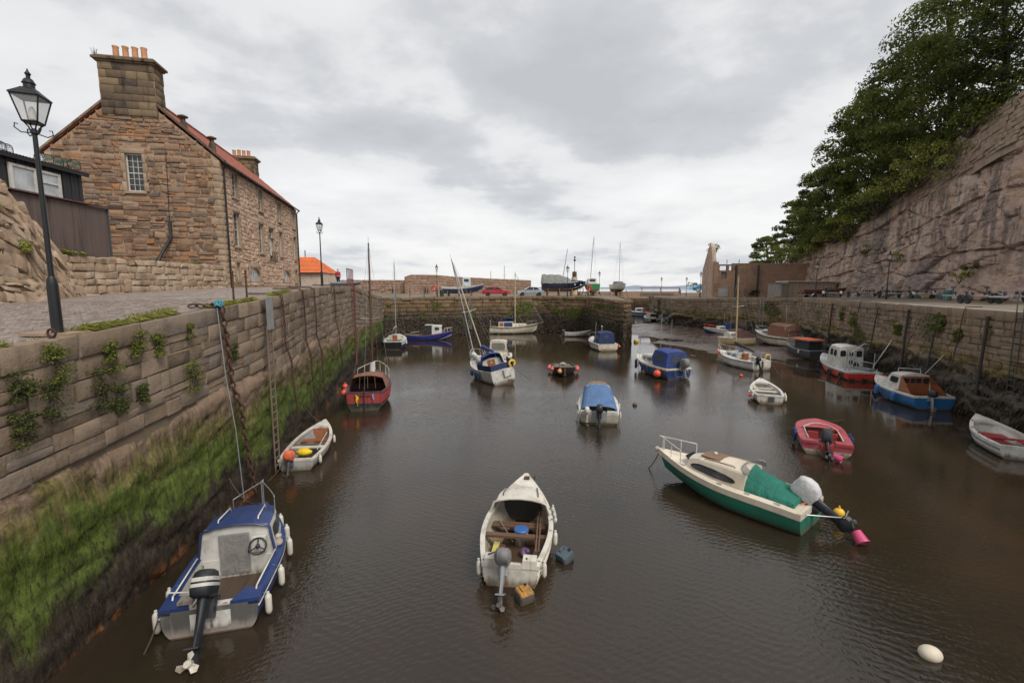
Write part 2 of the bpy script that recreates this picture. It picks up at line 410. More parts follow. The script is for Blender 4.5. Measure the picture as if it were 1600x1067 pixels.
# water, one sheet to the horizon
m, t, b = newmat('harbour_water')
pos = nd(t, 'ShaderNodeNewGeometry').outputs['Position']
sx = nd(t, 'ShaderNodeSeparateXYZ', {'Vector': pos})
mp1 = nd(t, 'ShaderNodeMapping', {'Vector': pos, 'Scale': (1.0, 1.7, 1.0), 'Rotation': (0, 0, 0.35)}).outputs[0]
mp2 = nd(t, 'ShaderNodeMapping', {'Vector': pos, 'Scale': (1.9, 0.9, 1.0), 'Rotation': (0, 0, -0.6)}).outputs[0]
wA = noise_(t, mp1, 5.5, 2, 0.5, 0.8); wB = noise_(t, mp2, 10.0, 2, 0.5, 0.6); wC = noise_(t, pos, 1.1, 2, 0.5)
calm = noise_(t, pos, 0.085, 3, 0.5, 0.6)
edge = mrange(t, math_(t, 'ABSOLUTE', math_(t, 'SUBTRACT', sx.outputs['X'], 3.0)), 7.0, 19.0, 1.0, 0.06)
far = mrange(t, sx.outputs['Y'], 30.0, 52.0, 1.0, 0.16)
open_ = mrange(t, sx.outputs['Y'], 70.0, 130.0, 0.0, 1.0)
amp = math_(t, 'MAXIMUM', math_(t, 'MULTIPLY', math_(t, 'MULTIPLY', edge, far), mrange(t, calm, 0.3, 0.62, 0.35, 1.0)), open_)
wv1 = nd(t, 'ShaderNodeTexWave', {'Vector': nd(t, 'ShaderNodeMapping', {'Vector': pos, 'Rotation': (0, 0, 0.5)}).outputs[0], 'Scale': 1.5, 'Distortion': 9.0, 'Detail': 2.5, 'Detail Scale': 0.55, 'Detail Roughness': 0.55}, wave_type='BANDS', bands_direction='Y').outputs['Fac']
wv2 = nd(t, 'ShaderNodeTexWave', {'Vector': nd(t, 'ShaderNodeMapping', {'Vector': pos, 'Rotation': (0, 0, -0.45)}).outputs[0], 'Scale': 2.3, 'Distortion': 11.0, 'Detail': 2.5, 'Detail Scale': 0.4, 'Detail Roughness': 0.55}, wave_type='BANDS', bands_direction='Y').outputs['Fac']
h = math_(t, 'ADD', math_(t, 'ADD', math_(t, 'MULTIPLY', wv1, 0.13), math_(t, 'MULTIPLY', wv2, 0.10)), math_(t, 'ADD', math_(t, 'MULTIPLY', wA, 0.45), math_(t, 'MULTIPLY', wB, 0.28)))
bn = nd(t, 'ShaderNodeBump', {'Height': math_(t, 'MULTIPLY', h, amp), 'Strength': 1.0, 'Distance': 0.019})
t.links.new(bn.outputs[0], b.inputs['Normal'])
setc(t, b, 'Base Color', ramp(t, noise_(t, pos, 0.16, 4, 0.6, 0.5), [(0.3, (0.019, 0.016, 0.010)), (0.52, (0.029, 0.020, 0.012)), (0.7, (0.044, 0.025, 0.013))]))
b.inputs['Roughness'].default_value = 0.03; b.inputs['IOR'].default_value = 1.50
WATER = m
mb = MB()
xs = [-9000, -2000, -400, -60, -20, 0, 20, 60, 400, 2000, 9000]; ys = [-60, 0, 20, 60, 130, 400, 2000, 14000]
mb.grid([[(x, y, 0) for x in xs] for y in ys])
struct(mb.build('water', WATER))

# heights of the quays
def LZ(Y): return interp(Y, [(0, 5.2), (7, 5.56), (12.6, 5.94), (20.5, 6.42), (28, 6.62), (37, 6.66), (46, 6.0), (59.5, 5.26), (60, 5.25)])
def RZ(Y): return interp(Y, [(53, 5.42), (66, 4.98), (110, 4.6)])
def LZ2(Y, dx):
    a = LZ(Y); b = interp(Y, [(36, a), (46, 6.74), (54, 6.78), (59.4, 5.25)]) if Y > 36 else a
    return lerp(a, max(a, b), max(0, min(1, (dx - .8)/3.2)))
LP = Path([(-7.7, -3), (-7.9, 7), (-8.4, 15), (-9.9, 22.6), (-12.7, 37), (-16.8, 59.5)], 1)
PP = Path([(-16.8, 59.5), (4.5, 67.5), (10.6, 64.3), (12.0, 52.6), (12.6, 51.3), (13.7, 52.4), (15.6, 66), (19, 92), (20, 108)], 1)
RP = Path([(17.9, 3), (22.7, 19), (33, 53), (27.8, 66), (25.6, 72), (26.2, 78), (28.5, 92), (33.5, 112)], -1)
def edgeX(path, Y):
    for a, b_ in zip(path.p, path.p[1:]):
        if a.y <= Y <= b_.y: return a.x + (b_.x - a.x)*(Y - a.y)/(b_.y - a.y)
    return path.p[-1].x

# cobbled road on the left, worn paving elsewhere
m, t, b = newmat('cobbled_road')
pos = nd(t, 'ShaderNodeNewGeometry').outputs['Position']
br = nd(t, 'ShaderNodeTexVoronoi', {'Vector': nd(t, 'ShaderNodeMapping', {'Vector': pos, 'Scale': (5.2, 7.5, 1)}).outputs[0], 'Scale': 1.0, 'Randomness': 0.6}, feature='DISTANCE_TO_EDGE')
vc = nd(t, 'ShaderNodeTexVoronoi', {'Vector': nd(t, 'ShaderNodeMapping', {'Vector': pos, 'Scale': (5.2, 7.5, 1)}).outputs[0], 'Scale': 1.0, 'Randomness': 0.6})
n = noise_(t, pos, 0.6, 5)
cb = ramp(t, nd(t, 'ShaderNodeSeparateXYZ', {'Vector': vc.outputs['Color']}).outputs['X'], [(0, (0.20, 0.155, 0.135)), (0.5, (0.27, 0.22, 0.195)), (1, (0.34, 0.285, 0.25))])
cb = mixc(t, mrange(t, br.outputs['Distance'], 0.0, 0.09, 0.75, 0.0), cb, (0.10, 0.085, 0.065))
cb = mixc(t, mrange(t, n, 0.5, 0.75, 0.0, 0.5), cb, (0.16, 0.125, 0.10))
setc(t, b, 'Base Color', cb); b.inputs['Roughness'].default_value = 0.8
bump(t, b, math_(t, 'ADD', mrange(t, br.outputs['Distance'], 0.0, 0.16), math_(t, 'MULTIPLY', noise_(t, pos, 25, 4), 0.3)), 0.6, 0.03); COBBLE = m
SETT = stone('sett_stone', [(0.19, 0.15, 0.13), (0.27, 0.22, 0.195), (0.34, 0.29, 0.255)], 0.75, bmp=0.3, grain=20, stain_amt=0.2)
m, t, b = newmat('quay_paving')
pos = nd(t, 'ShaderNodeNewGeometry').outputs['Position']
n = noise_(t, pos, 0.7, 6, 0.6); n2 = noise_(t, pos, 0.22, 4, 0.6, 0.5)
cb = ramp(t, n, [(0.3, (0.13, 0.10, 0.075)), (0.6, (0.20, 0.158, 0.125)), (0.8, (0.27, 0.22, 0.18))])
cb = mixc(t, mrange(t, n2, 0.46, 0.62, 0, 0.75), cb, mixc(t, noise_(t, pos, 4, 4), (0.05, 0.065, 0.015), (0.14, 0.14, 0.05)))
setc(t, b, 'Base Color', cb); b.inputs['Roughness'].default_value = 0.9; bump(t, b, noise_(t, pos, 9, 6), 0.5, 0.04); PAVING = m
GRASSM = leafmat('short_grass', (0.17, 0.175, 0.035), 0.55, 0.2)

rows = []
for i in range(64):
    Y = -3 + i*62.5/63
    ex = edgeX(LP, Y) - 0.35; r = []
    for j, dx in enumerate((0, 0.8, 2, 4, 6, 9, 14, 30, 70)):
        r.append((ex - dx, Y, LZ2(Y, dx) - 0.02*min(dx, 9)*(Y < 40) + (0.02*noise.noise(V((ex-dx, Y, 0))*0.7) if j else -0.02)))
    rows.append(r)
struct(MB().grid(rows).build('road', COBBLE))
# the nearest setts stand proud of the road
mb = MB()
for i in range(46):
    for j in range(64):
        Y = 5.2 + i*0.24; X = edgeX(LP, Y) - 1.35 - j*0.145 - (i % 2)*0.07
        if Y - 5.2 > 11: continue
        z = LZ(Y) - 0.02*min(edgeX(LP, Y) - .35 - X, 9)
        w2, l2 = 0.062 + rnd(-.008, .006), 0.108 + rnd(-.012, .006); h_ = z + 0.028 + rnd(-.008, .012)
        dx, dy = rnd(-.01, .01), rnd(-.01, .01)
        p = [(X-w2, Y-l2), (X+w2, Y-l2), (X+w2, Y+l2), (X-w2, Y+l2)]
        vs = [(a, b2, z - .03) for a, b2 in p] + [(X + (a-X)*.82 + dx, Y + (b2-Y)*.86 + dy, h_) for a, b2 in p]
        mb.add(vs, [(0,1,5,4), (1,2,6,5), (2,3,7,6), (3,0,4,7), (4,5,6,7)])
so = stuff(mb.build('sett', SETT)); so['label'] = 'worn stone setts of the sloping quay road'; so['category'] = 'setts'
# back quay and pier head
def qz(x, y): return 5.25 - 0.02*max(0.0, 60 - y)
rim = [p - PP.nrm(PP.c[i])*0.4 for i, p in enumerate(PP.p)]
pl = [(-16.4, 59.5)] + [(p.x, p.y) for p in rim[1:]] + [(20, 108), (-90, 108), (-90, 59.5)]
struct(MB().add([(x, y, qz(x, y) + (0.004 if k else 0)) for k, (x, y) in enumerate(pl)], [tuple(range(len(pl)))]).build('pavement', PAVING))
rows = []
for i in range(48):
    Y = 3 + i*109/47
    ex = edgeX(RP, Y) + 0.4
    rows.append([(lerp(ex, 70, f), Y, RZ(Y) + (0.05*noise.noise(V((lerp(ex, 70, f), Y, 3))*0.4) if f else 0)) for f in (0, .03, .07, .13, .2, .3, .45, .7, 1)])
struct(MB().grid(rows).build('pavement', PAVING))

# stone of the walls: growths and tide marks by height
wrack = (0.035, 0.026, 0.018)
LSTONE = stone('left_wall_stone', [(0.16, 0.115, 0.08), (0.235, 0.17, 0.115), (0.27, 0.20, 0.14), (0.19, 0.155, 0.125)], 0.9, bmp=1.0, stain=(0.09, 0.065, 0.05), stain_amt=0.6)
LROCK = stone('left_wall_rock', [(0.21, 0.145, 0.10), (0.27, 0.19, 0.13)], 0.9, grain=9.0, zones=[(3.0, 3.9, (0.17, 0.118, 0.08)), (2.75, 3.25, (0.12, 0.10, 0.035)), (2.2, 2.75, (0.07, 0.094, 0.016)), (0.9, 1.7, wrack), (-0.25, 0.20, (0.17, 0.068, 0.027))], bmp=1.0, stain_amt=0.3)
RSTONE = stone('right_wall_stone', [(0.18, 0.13, 0.09), (0.25, 0.18, 0.12), (0.32, 0.225, 0.14), (0.22, 0.175, 0.14)], 0.9, zones=[(2.6, 3.3, (0.14, 0.10, 0.03)), (1.9, 2.7, wrack)], bmp=0.8, stain_amt=0.55)
BSTONE = stone('back_wall_stone', [(0.14, 0.09, 0.055), (0.19, 0.125, 0.075), (0.24, 0.16, 0.09)], 0.9, zones=[(2.9, 4.4, (0.085, 0.058, 0.032)), (2.1, 3.1, (0.04, 0.03, 0.022))], bmp=0.8, stain=(0.045, 0.05, 0.02), stain_amt=0.75)
MORTAR = stone('dark_joint', [(0.15, 0.112, 0.08), (0.17, 0.128, 0.09)], 0.95, stain_amt=0.3)
ALGAE = leafmat('green_algae', (0.072, 0.093, 0.012), 0.7, 0.1); WRACK = leafmat('brown_wrack', (0.045, 0.034, 0.022), 0.7, 0.05)

def ztopL(d): return LZ(LP.at(d).y)
def mpL(d, z, dep):
    return LP.pt(d, z, dep)
hw = thing('harbour_wall', (-8, 8, 0), 0, 'long sandstone quay wall with green algae below the left roadway', 'wall')
dsp = lambda Y: next(LP.c[i] + (Y - LP.p[i].y)/(LP.p[i+1].y - LP.p[i].y)*(LP.c[i+1]-LP.c[i]) for i in range(len(LP.p)-1) if LP.p[i].y <= Y <= LP.p[i+1].y)
def zbL(d): return 3.5 + 0.45*noise.noise(V((d*0.13, 0, 0))) + interp(LP.at(d).y, [(0, -0.25), (10, 0.0), (22, 0.15), (37, -0.2), (60, -1.0)])
bl = courses(mpL, dsp(4), dsp(59), zbL, ztopL, (0.26, 0.46), (0.4, 1.15), (0.0, 0.045), 0.026, 0.013, cope=(0.42, (0.9, 1.7), 0.04), split=.16)
emit(bl, hw, LSTONE, 300)
rows = []
for i in range(4):
    rows.append([LP.pt(d, [-1, 2, 4, ztopL(d) - 0.06][i], -0.06 if i < 3 else -0.06) for d in [LP.L*k/80 for k in range(81)]])
rows.append([LP.pt(LP.L*k/80, ztopL(LP.L*k/80) - 0.06, -0.8) for k in range(81)])
MB().grid(rows).build('core', MORTAR, hw, world=True)
# rough rock foot
def cells(p, crack=.10, amp=1.0):
    d, pts = noise.voronoi(p); return amp*noise.noise(pts[0]*7.31) - .5*amp*max(0.0, 1 - (d[1] - d[0])/crack)
def rockdep(d, z):
    a = noise.noise(V((d*0.35, z*0.9, 1.3)))*0.22 + noise.noise(V((d*1.1, z*2.3, 7.7)))*0.11 + noise.noise(V((d*3.4, z*5.0, 2.2)))*0.045
    q = abs(noise.noise(V((d*0.55, z*1.4, 11))))
    a -= 0.16*max(0, 1 - q/0.07)
    a += .16*cells(V((d*.9, z*2.0 + .25*d, 5)), .09) + .07*cells(V((d*2.2, z*4.4, 8)), .12)
    top = zbL(d)
    return 0.08 + a*.45 + 0.04*max(0, (2.2 - z))/2.2 - 0.25*max(0, min(1, (z - top + 0.1)/0.35))
mb = MB(); ds = []
d = dsp(1.5)
while d < LP.L:
    ds.append(d); d += 0.085 if LP.at(d).y < 14 else (0.14 if LP.at(d).y < 26 else 0.3)
rows = [[LP.pt(d, lerp(-0.5, zbL(d) + 0.3, k/46), rockdep(d, lerp(-0.5, zbL(d) + 0.3, k/46))) for d in ds] for k in range(47)]
MB().grid(rows).build('rock_foot', LROCK, hw, 80, world=True)
def blades(path, dep, area, n, ln, wd, name, mat, parent, out=0.05, dens=None):
    mb = MB(); k = 0; tries = 0
    while k < n and tries < n*8:
        tries += 1
        d = area[0] + (area[1] - area[0])*random.random()**1.35; z = rnd(area[2], area[3])
        if dens and random.random() > dens(d, z): continue
        p = path.pt(d, z, dep(d, z) + 0.01); nr = path.nrm(d); tg = V((-nr.y, nr.x, 0))
        l = rnd(*ln); w_ = rnd(*wd); sw = rnd(-.3, .3)*l
        a = p - tg*w_*.5; b_ = p + tg*w_*.5; c = p + tg*(sw*.4 + w_*.35) + nr*out*rnd(.4, 1.4) - V((0,0,l*.55)); e = p + tg*(sw*.4 - w_*.35) + nr*out*rnd(.4, 1.4) - V((0,0,l*.5))
        g = p + tg*sw + nr*out*rnd(0, 1.0) - V((0,0,l))
        mb.add([a, b_, c, e, g], [(0,1,2,3), (3,2,4)]); k += 1
    return stuff(mb.build(name, mat, parent, world=True))
def gd(d, z):
    Y = LP.at(d).y; lift = interp(Y, [(6, 0), (12, .15), (24, .75), (40, .5)])
    hi = 2.65 + lift + 0.5*noise.noise(V((d*.25, 0, 4))) ; lo = 1.45 + lift*.6 + 0.4*noise.noise(V((d*.3, 5, 4)))
    f = max(0, min(1, (hi - z)/.35))*max(0, min(1, (z - lo)/.5))
    return f*(0.25 + 0.9*max(0, noise.noise(V((d*.8, z*.5, 9))) + .45))
blades(LP, rockdep, (dsp(4), dsp(40), 1.0, 3.8), 5500, (.05, .13), (.006, .016), 'green_algae', ALGAE, hw, 0.006, gd)
def wd_(d, z): return max(0, min(1, (1.95 - z + .5*noise.noise(V((d*.4, 2, 2))))/.8))*(0.3 + max(0, noise.noise(V((d*1.2, z*.6, 3))) + .4))
blades(LP, rockdep, (dsp(4), dsp(50), 0.35, 2.3), 4500, (.06, .18), (.008, .022), 'brown_seaweed', WRACK, hw, 0.01, wd_)
blades(LP, lambda d, z: 0.0, (dsp(5), dsp(20), 5.3, 6.4), 2500, (-.12, -.03), (.01, .03), 'coping_grass', GRASSM, hw, -0.25, lambda d, z: 1.0 if abs(z - ztopL(d)) < .05 and noise.noise(V((d*.5, 1, 1))) > -0.1 else 0)

# moss and grass on the coping near the first lamp
mb = MB()
for k in range(5200):
    Y = 4.5 + 9.5*random.random()**1.4; e = random.random()
    X = edgeX(LP, Y) - 0.25 - e*1.15
    if noise.noise(V((X*1.4, Y*.7, 5))) < -0.12 + e*.25: continue
    z = LZ(Y) + 0.0; l = rnd(.03, .10); a = rnd(0, 6.28)
    mb.add([(X, Y, z), (X + .018*math.cos(a), Y + .018*math.sin(a), z), (X + rnd(-.04, .04), Y + rnd(-.04, .04), z + l)], [(0,1,2)])
g = stuff(mb.build('grass', GRASSM)); g['label'] = 'short mossy grass along the quay edge by the lamp'; g['category'] = 'grass'

# back wall with the pier head
pw = thing('harbour_wall', (-2, 62, 0), 0, 'brown stained harbour wall of the back quay ending in the pier head', 'wall')
ztopP = lambda d: qz(PP.at(d).x, PP.at(d).y)
bl = courses(lambda d, z, q: PP.pt(d, z, q), 0, PP.L, lambda d: -0.4, ztopP, (0.42, 0.6), (0.8, 1.7), (-0.02, 0.10), 0.035, 0.05, cope=(0.4, (1.2, 2.2), 0.08))
emit(bl, pw, BSTONE, 90)
MB().grid([[PP.pt(PP.L*k/120, z, dd) for k in range(121)] for z, dd in ((-1, -.08), (3, -.08), (4.98, -.08))] + [[PP.pt(PP.L*k/120, ztopP(PP.L*k/120) - 0.05, -.9) for k in range(121)]]).build('core', MORTAR, pw, world=True)
def pd(d, z): return 0.10
blades(PP, pd, (0, PP.c[4] + 1, 1.6, 4.6), 3600, (.18, .5), (.05, .12), 'green_algae', ALGAE, pw, 0.04, lambda d, z: max(0, noise.noise(V((d*.22, z*.5, 6))) + .4*noise.noise(V((d*.9, z*1.5, 2))) - (.0 if PP.at(d).x > -2 else .28))*1.2)
blades(PP, pd, (0, PP.c[5] + 2, 0.2, 2.6), 6500, (.2, .6), (.06, .16), 'brown_seaweed', WRACK, pw, 0.08)

# right wall
rw = thing('harbour_wall', (26, 30, 0), 0, 'grey brown masonry harbour wall hung with dark seaweed on the right', 'wall')
ztopR = lambda d: RZ(RP.at(d).y)
dR = lambda Y: next(RP.c[i] + (Y - RP.p[i].y)/(RP.p[i+1].y - RP.p[i].y)*(RP.c[i+1]-RP.c[i]) for i in range(len(RP.p)-1) if RP.p[i].y <= Y <= RP.p[i+1].y)
def zbR(d): return 2.55 + 0.5*noise.noise(V((d*.12, 3, 0)))
bl = courses(lambda d, z, q: RP.pt(d, z, q), dR(12), RP.L, zbR, ztopR, (0.24, 0.42), (0.4, 1.0), (-0.02, 0.06), 0.04, 0.03, cope=(0.5, (1.2, 2.2), 0.06), split=.15)
emit(bl, rw, RSTONE, 200)
MB().grid([[RP.pt(RP.L*k/120, z, dd) for k in range(121)] for z, dd in ((-1, -.07), (3, -.07), (4.5, -.07))] + [[RP.pt(RP.L*k/120, ztopR(RP.L*k/120) - 0.05, -.07) for k in range(121)], [RP.pt(RP.L*k/120, ztopR(RP.L*k/120) - 0.05, -.9) for k in range(121)]]).build('core', MORTAR, rw, world=True)
def rockR(d, z):
    a = noise.noise(V((d*.3, z*.8, 21)))*.4 + noise.noise(V((d*.9, z*2, 27)))*.22 + noise.noise(V((d*2.6, z*4, 22)))*.09
    a += .25*cells(V((d*.7, z*1.3, 15)), .12)
    return 0.12 + a + 0.35*max(0, 1.8 - z)/1.8 - .4*max(0, min(1, (z - zbR(d) + .1)/.35))
dd = [RP.L*k/430 for k in range(431)]
MB().grid([[RP.pt(d, lerp(-.5, zbR(d) + .3, k/26), rockR(d, lerp(-.5, zbR(d) + .3, k/26))) for d in dd] for k in range(27)]).build('rock_foot', RSTONE, rw, 80, world=True)
blades(RP, rockR, (dR(14), dR(60), 0.1, 2.7), 9000, (.15, .4), (.02, .07), 'brown_seaweed', WRACK, rw, 0.06, lambda d, z: max(0, min(1, (2.7 - z + .6*noise.noise(V((d*.3, 2, 8))))/.6)))
blades(RP, lambda d, z: .08, (dR(14), RP.L, 2.4, 5.0), 2600, (.1, .35), (.03, .09), 'green_algae', ALGAE, rw, 0.08, lambda d, z: max(0, noise.noise(V((d*.3, z*.6, 16))) - .22)*3)

# mud bank bared at the foot of the right-hand walls
m, t, b = newmat('wet_mud')
pos = nd(t, 'ShaderNodeNewGeometry').outputs['Position']
n = noise_(t, pos, 1.1, 7, 0.65, 0.5)
setc(t, b, 'Base Color', ramp(t, n, [(0.3, (0.04, 0.027, 0.02)), (0.55, (0.085, 0.057, 0.045)), (0.75, (0.13, 0.09, 0.075))]))
setc(t, b, 'Roughness', mrange(t, n, 0.3, 0.7, 0.15, 0.45)); bump(t, b, noise_(t, pos, 3, 6, 0.6), 0.5, 0.08); MUD = m
def wdist(x, y):
    best = 99
    for a, b_ in zip(RP.p, RP.p[1:]):
        ab = b_ - a; f = max(0, min(1, (V((x, y, 0)) - a).dot(ab)/ab.length_squared)); best = min(best, (a + ab*f - V((x, y, 0))).length)
    return best
def mudz(x, y):
    f = max(0, min(1, (y - 37)/9)); f = f*f*(3 - 2*f)
    n_ = noise.noise(V((x*.16, y*.16, 3)))*.28 + noise.noise(V((x*.6, y*.6, 4)))*.09
    return (0.62 - 0.052*wdist(x, y) + n_)*f - 0.35*(1 - f)
struct(MB().grid([[(x, y, mudz(x, y)) for x in [15 + i*.42 for i in range(46)]] for y in [34 + j*.6 for j in range(76)]]).build('mud', MUD, None, 80))

# outer mole and low parapets in the distance
FSTONE = stone('far_wall_stone', [(0.26, 0.165, 0.115), (0.31, 0.205, 0.15), (0.36, 0.25, 0.185)], 0.95, stain_amt=0.25, bmp=0.5)
def straight_wall(name, a, b_, zb, zt, th, label, mat, hh=(.3, .5), ww=(.5, 1.1), lim=60, jit=.03, dep=(0, .06)):
    a, b_ = V((a[0], a[1], 0)), V((b_[0], b_[1], 0)); P = Path([(a.x, a.y), (b_.x, b_.y)], 1)
    o = thing(name, ((a.x+b_.x)/2, (a.y+b_.y)/2, zb), 0, label, 'wall')
    ztf = zt if callable(zt) else (lambda s: zt)
    bl = courses(lambda d, z, q: P.pt(d, z, q), 0, P.L, lambda d: zb, ztf, hh, ww, dep, jit, .03)
    emit(bl, o, mat, lim)
    K = 60
    q = MB(); q.grid([[P.pt(P.L*k/K, zb - .5, -.05) for k in range(K+1)], [P.pt(P.L*k/K, ztf(P.L*k/K) - .03, -.05) for k in range(K+1)], [P.pt(P.L*k/K, ztf(P.L*k/K) - .03, -th) for k in range(K+1)], [P.pt(P.L*k/K, zb - .5, -th) for k in range(K+1)]])
    for k in (0, 1):
        d_ = P.L*k; q.add([P.pt(d_, zb-.5, -.05), P.pt(d_, ztf(d_)-.03, -.05), P.pt(d_, ztf(d_)-.03, -th), P.pt(d_, zb-.5, -th)], [(0,1,2,3)])
    q.build('core', mat if jit < .04 else MORTAR, o, world=True)
    return o, P
x0, x1 = atY(575, 440, 101).x, atY(634, 440, 101).x
straight_wall('breakwater_wall', (-70, 101), (x1, 101), 5.0, 8.25, 1.5, 'low rough breakwater wall left of the tall breakwater', FSTONE, lim=120, hh=(.4, .7), ww=(.5, 1.3), jit=.05, dep=(0, .2))
x2 = atY(829, 440, 98).x
def bwt(s):
    return interp(s, [(0, 8.9), (1.2, 9.35), (7, 9.3), (11, 8.9), (30, 7.95)])
straight_wall('breakwater_wall', (x1 + .2, 99), (x2, 97), 5.0, bwt, 2.2, 'tall tapering sandstone breakwater behind the parked cars', FSTONE, lim=120, hh=(.45, .6), ww=(.8, 1.6), dep=(0, .05))
mole = thing('outer_mole', (30, 122, 0), 0, 'outer harbour mole of brown stone beyond the channel', 'wall')
mb = MB(); mb.box((32, 124, 1.6), (70, 8, 4.4)); mb.build('mole', BSTONE, mole, world=True)
mb = MB(); mb.box((24, 127, 4.6), (44, 1, 1.9)); mb.box((55, 127, 4.5), (18, 1, 1.4)); mb.build('parapet', FSTONE, mole, world=True)
straight_wall('parapet_wall', (20.3, 108), (7, 109), 5.0, 5.55, .8, 'low brown parapet on the seaward edge of the pier', FSTONE, lim=0)
# far headland and haze-blue hills on the horizon
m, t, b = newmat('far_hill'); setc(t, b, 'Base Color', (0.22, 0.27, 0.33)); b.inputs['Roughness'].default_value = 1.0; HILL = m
rows = []
for j in range(3):
    rows.append([(lerp(1100, 3300, i/40), 5600 + 260*j, -2 if j != 1 else max(0, 62*math.exp(-((i - 26)/7.0)**2) + 34*math.exp(-((i - 10)/8.0)**2) + 14*noise.noise(V((i*.4, 0, 0))))) for i in range(41)])
struct(MB().grid(rows).build('hill', HILL, None, 80))
rows = []
for j in range(3):
    rows.append([(lerp(-2600, 1300, i/40), 8200 + 260*j, -2 if j != 1 else 26 + 22*noise.noise(V((i*.3, 4, 0)))) for i in range(41)])
struct(MB().grid(rows).build('hill', HILL, None, 80))

# ------------------------------------------------------------------ the cliff
m, t, b = newmat('cliff_rock')
pos = nd(t, 'ShaderNodeNewGeometry').outputs['Position']
mpst = nd(t, 'ShaderNodeMapping', {'Vector': pos, 'Scale': (0.4, 0.2, 0.6), 'Rotation': (0.18, 0, 0)}).outputs[0]
na = noise_(t, mpst, 1.0, 8, 0.65, 0.6); nb = noise_(t, pos, 2.4, 8, 0.7); nc = noise_(t, pos, 0.12, 4, 0.6, 0.4)
mpv = nd(t, 'ShaderNodeMapping', {'Vector': pos, 'Scale': (1.2, 1.2, 0.09)}).outputs[0]
nv = noise_(t, mpv, 1.0, 5, 0.6)
cb = ramp(t, na, [(0.26, (0.22, 0.148, 0.118)), (0.40, (0.44, 0.305, 0.245)), (0.50, (0.60, 0.44, 0.36)), (0.60, (0.49, 0.32, 0.215)), (0.76, (0.70, 0.575, 0.465))])
zz = nd(t, 'ShaderNodeSeparateXYZ', {'Vector': pos})
grey = math_(t, 'MULTIPLY', mrange(t, nc, 0.50, 0.64), 0.8)
cb = mixc(t, mrange(t, noise_(t, pos, .35, 5, .6, .4), .52, .62, 0, .55), cb, (.62, .52, .42))
cb = mixc(t, grey, cb, ramp(t, na, [(0.3, (0.13, 0.105, 0.10)), (0.7, (0.25, 0.205, 0.195))]))
cb = mixc(t, math_(t, 'MULTIPLY', mrange(t, nv, 0.45, 0.59, 0, 0.88), mrange(t, zz.outputs['Z'], 6.0, 13.0, 0.3, 1.0)), cb, (0.125, 0.098, 0.088))
cb = mixc(t, mrange(t, nb, 0.35, 0.7, 0, 0.4), cb, (0.52, 0.41, 0.345))
setc(t, b, 'Base Color', cb); b.inputs['Roughness'].default_value = 0.95; b.inputs['Specular IOR Level'].default_value = 0.2
vcr = nd(t, 'ShaderNodeTexVoronoi', {'Vector': nd(t, 'ShaderNodeMapping', {'Vector': nd(t, 'ShaderNodeVectorMath', {0: pos, 1: nd(t, 'ShaderNodeTexNoise', {'Vector': pos, 'Scale': .8, 'Detail': 4}).outputs['Color']}, operation='ADD').outputs[0], 'Scale': (.2, .14, .62), 'Rotation': (.16, 0, 0)}).outputs[0], 'Scale': 1.0}, feature='DISTANCE_TO_EDGE').outputs['Distance']
crk = mrange(t, vcr, 0.0, 0.035, 1.0, 0.0)
cb = mixc(t, math_(t, 'MULTIPLY', crk, mrange(t, nc, .45, .65, .0, .3)), cb, (.10, .078, .07)); setc(t, b, 'Base Color', cb)
bump(t, b, math_(t, 'SUBTRACT', math_(t, 'ADD', nb, math_(t, 'MULTIPLY', na, 0.9)), math_(t, 'MULTIPLY', crk, 0.2)), 1.0, 0.3); CLIFF = m
def cliffX(Y): return 42 + 0.25*(Y - 37)
def cliffH(Y): return interp(Y, [(16, 23), (37, 22.6), (44, 21.8), (52, 19.8), (60, 17.6), (72, 15.0), (90, 12.6), (105, 10.5), (128, 7)])
def cdep(Y, z):
    zt_ = z + .13*(Y - 40)
    a = noise.noise(V((Y*.07, z*.07, 31)))*1.2 + noise.noise(V((Y*.3, z*.25, 32)))*.35 + noise.noise(V((Y*1.4, z*1.4, 34)))*.12
    wv = 1.1*noise.noise(V((Y*.15, z*.15, 5)))
    a += cells(V((Y*.08, (zt_ + wv*.5)*.40, 40)), .03, .9) + cells(V((Y*.25, (zt_ + wv*.5)*.55, 44)), .04, .45) + cells(V((Y*.8, zt_*1.0, 47)), .05, .22) + cells(V((Y*1.9, zt_*2.2, 49)), .07, .09)
    return a
rows = []
for k in range(120):
    r = []
    for i in range(460):
        Y = 24 + 104*(i/459); z = lerp(RZ(Y) - .4, cliffH(Y) + .5*noise.noise(V((Y*.4, 0, 8))), k/119)
        r.append((cliffX(Y) + (z - 5)*.10 - .75*cdep(Y, z)*min(1, .35 + (z - 4.5)*.35), Y, z))
    rows.append(r)
top = rows[-1]
co = MB().grid(rows).build('cliff', CLIFF, None, 55); struct(co)
SOIL = paint('hill_soil', (0.05, 0.05, 0.02), 0.95, 0.6, (0.09, 0.07, 0.04), streak=False, sc_=.4)
struct(MB().grid([[V(p) + V((dx, 0, dz + (0.8*noise.noise(V((p[1]*.2, dx*.2, 1))) if dx > .5 else 0))) for p in top[::4]] for dx, dz in ((-.15, 0.02), (1.5, .4), (6, 2.2), (14, 6), (30, 10), (80, 12))]).build('hill', SOIL, None, 80))
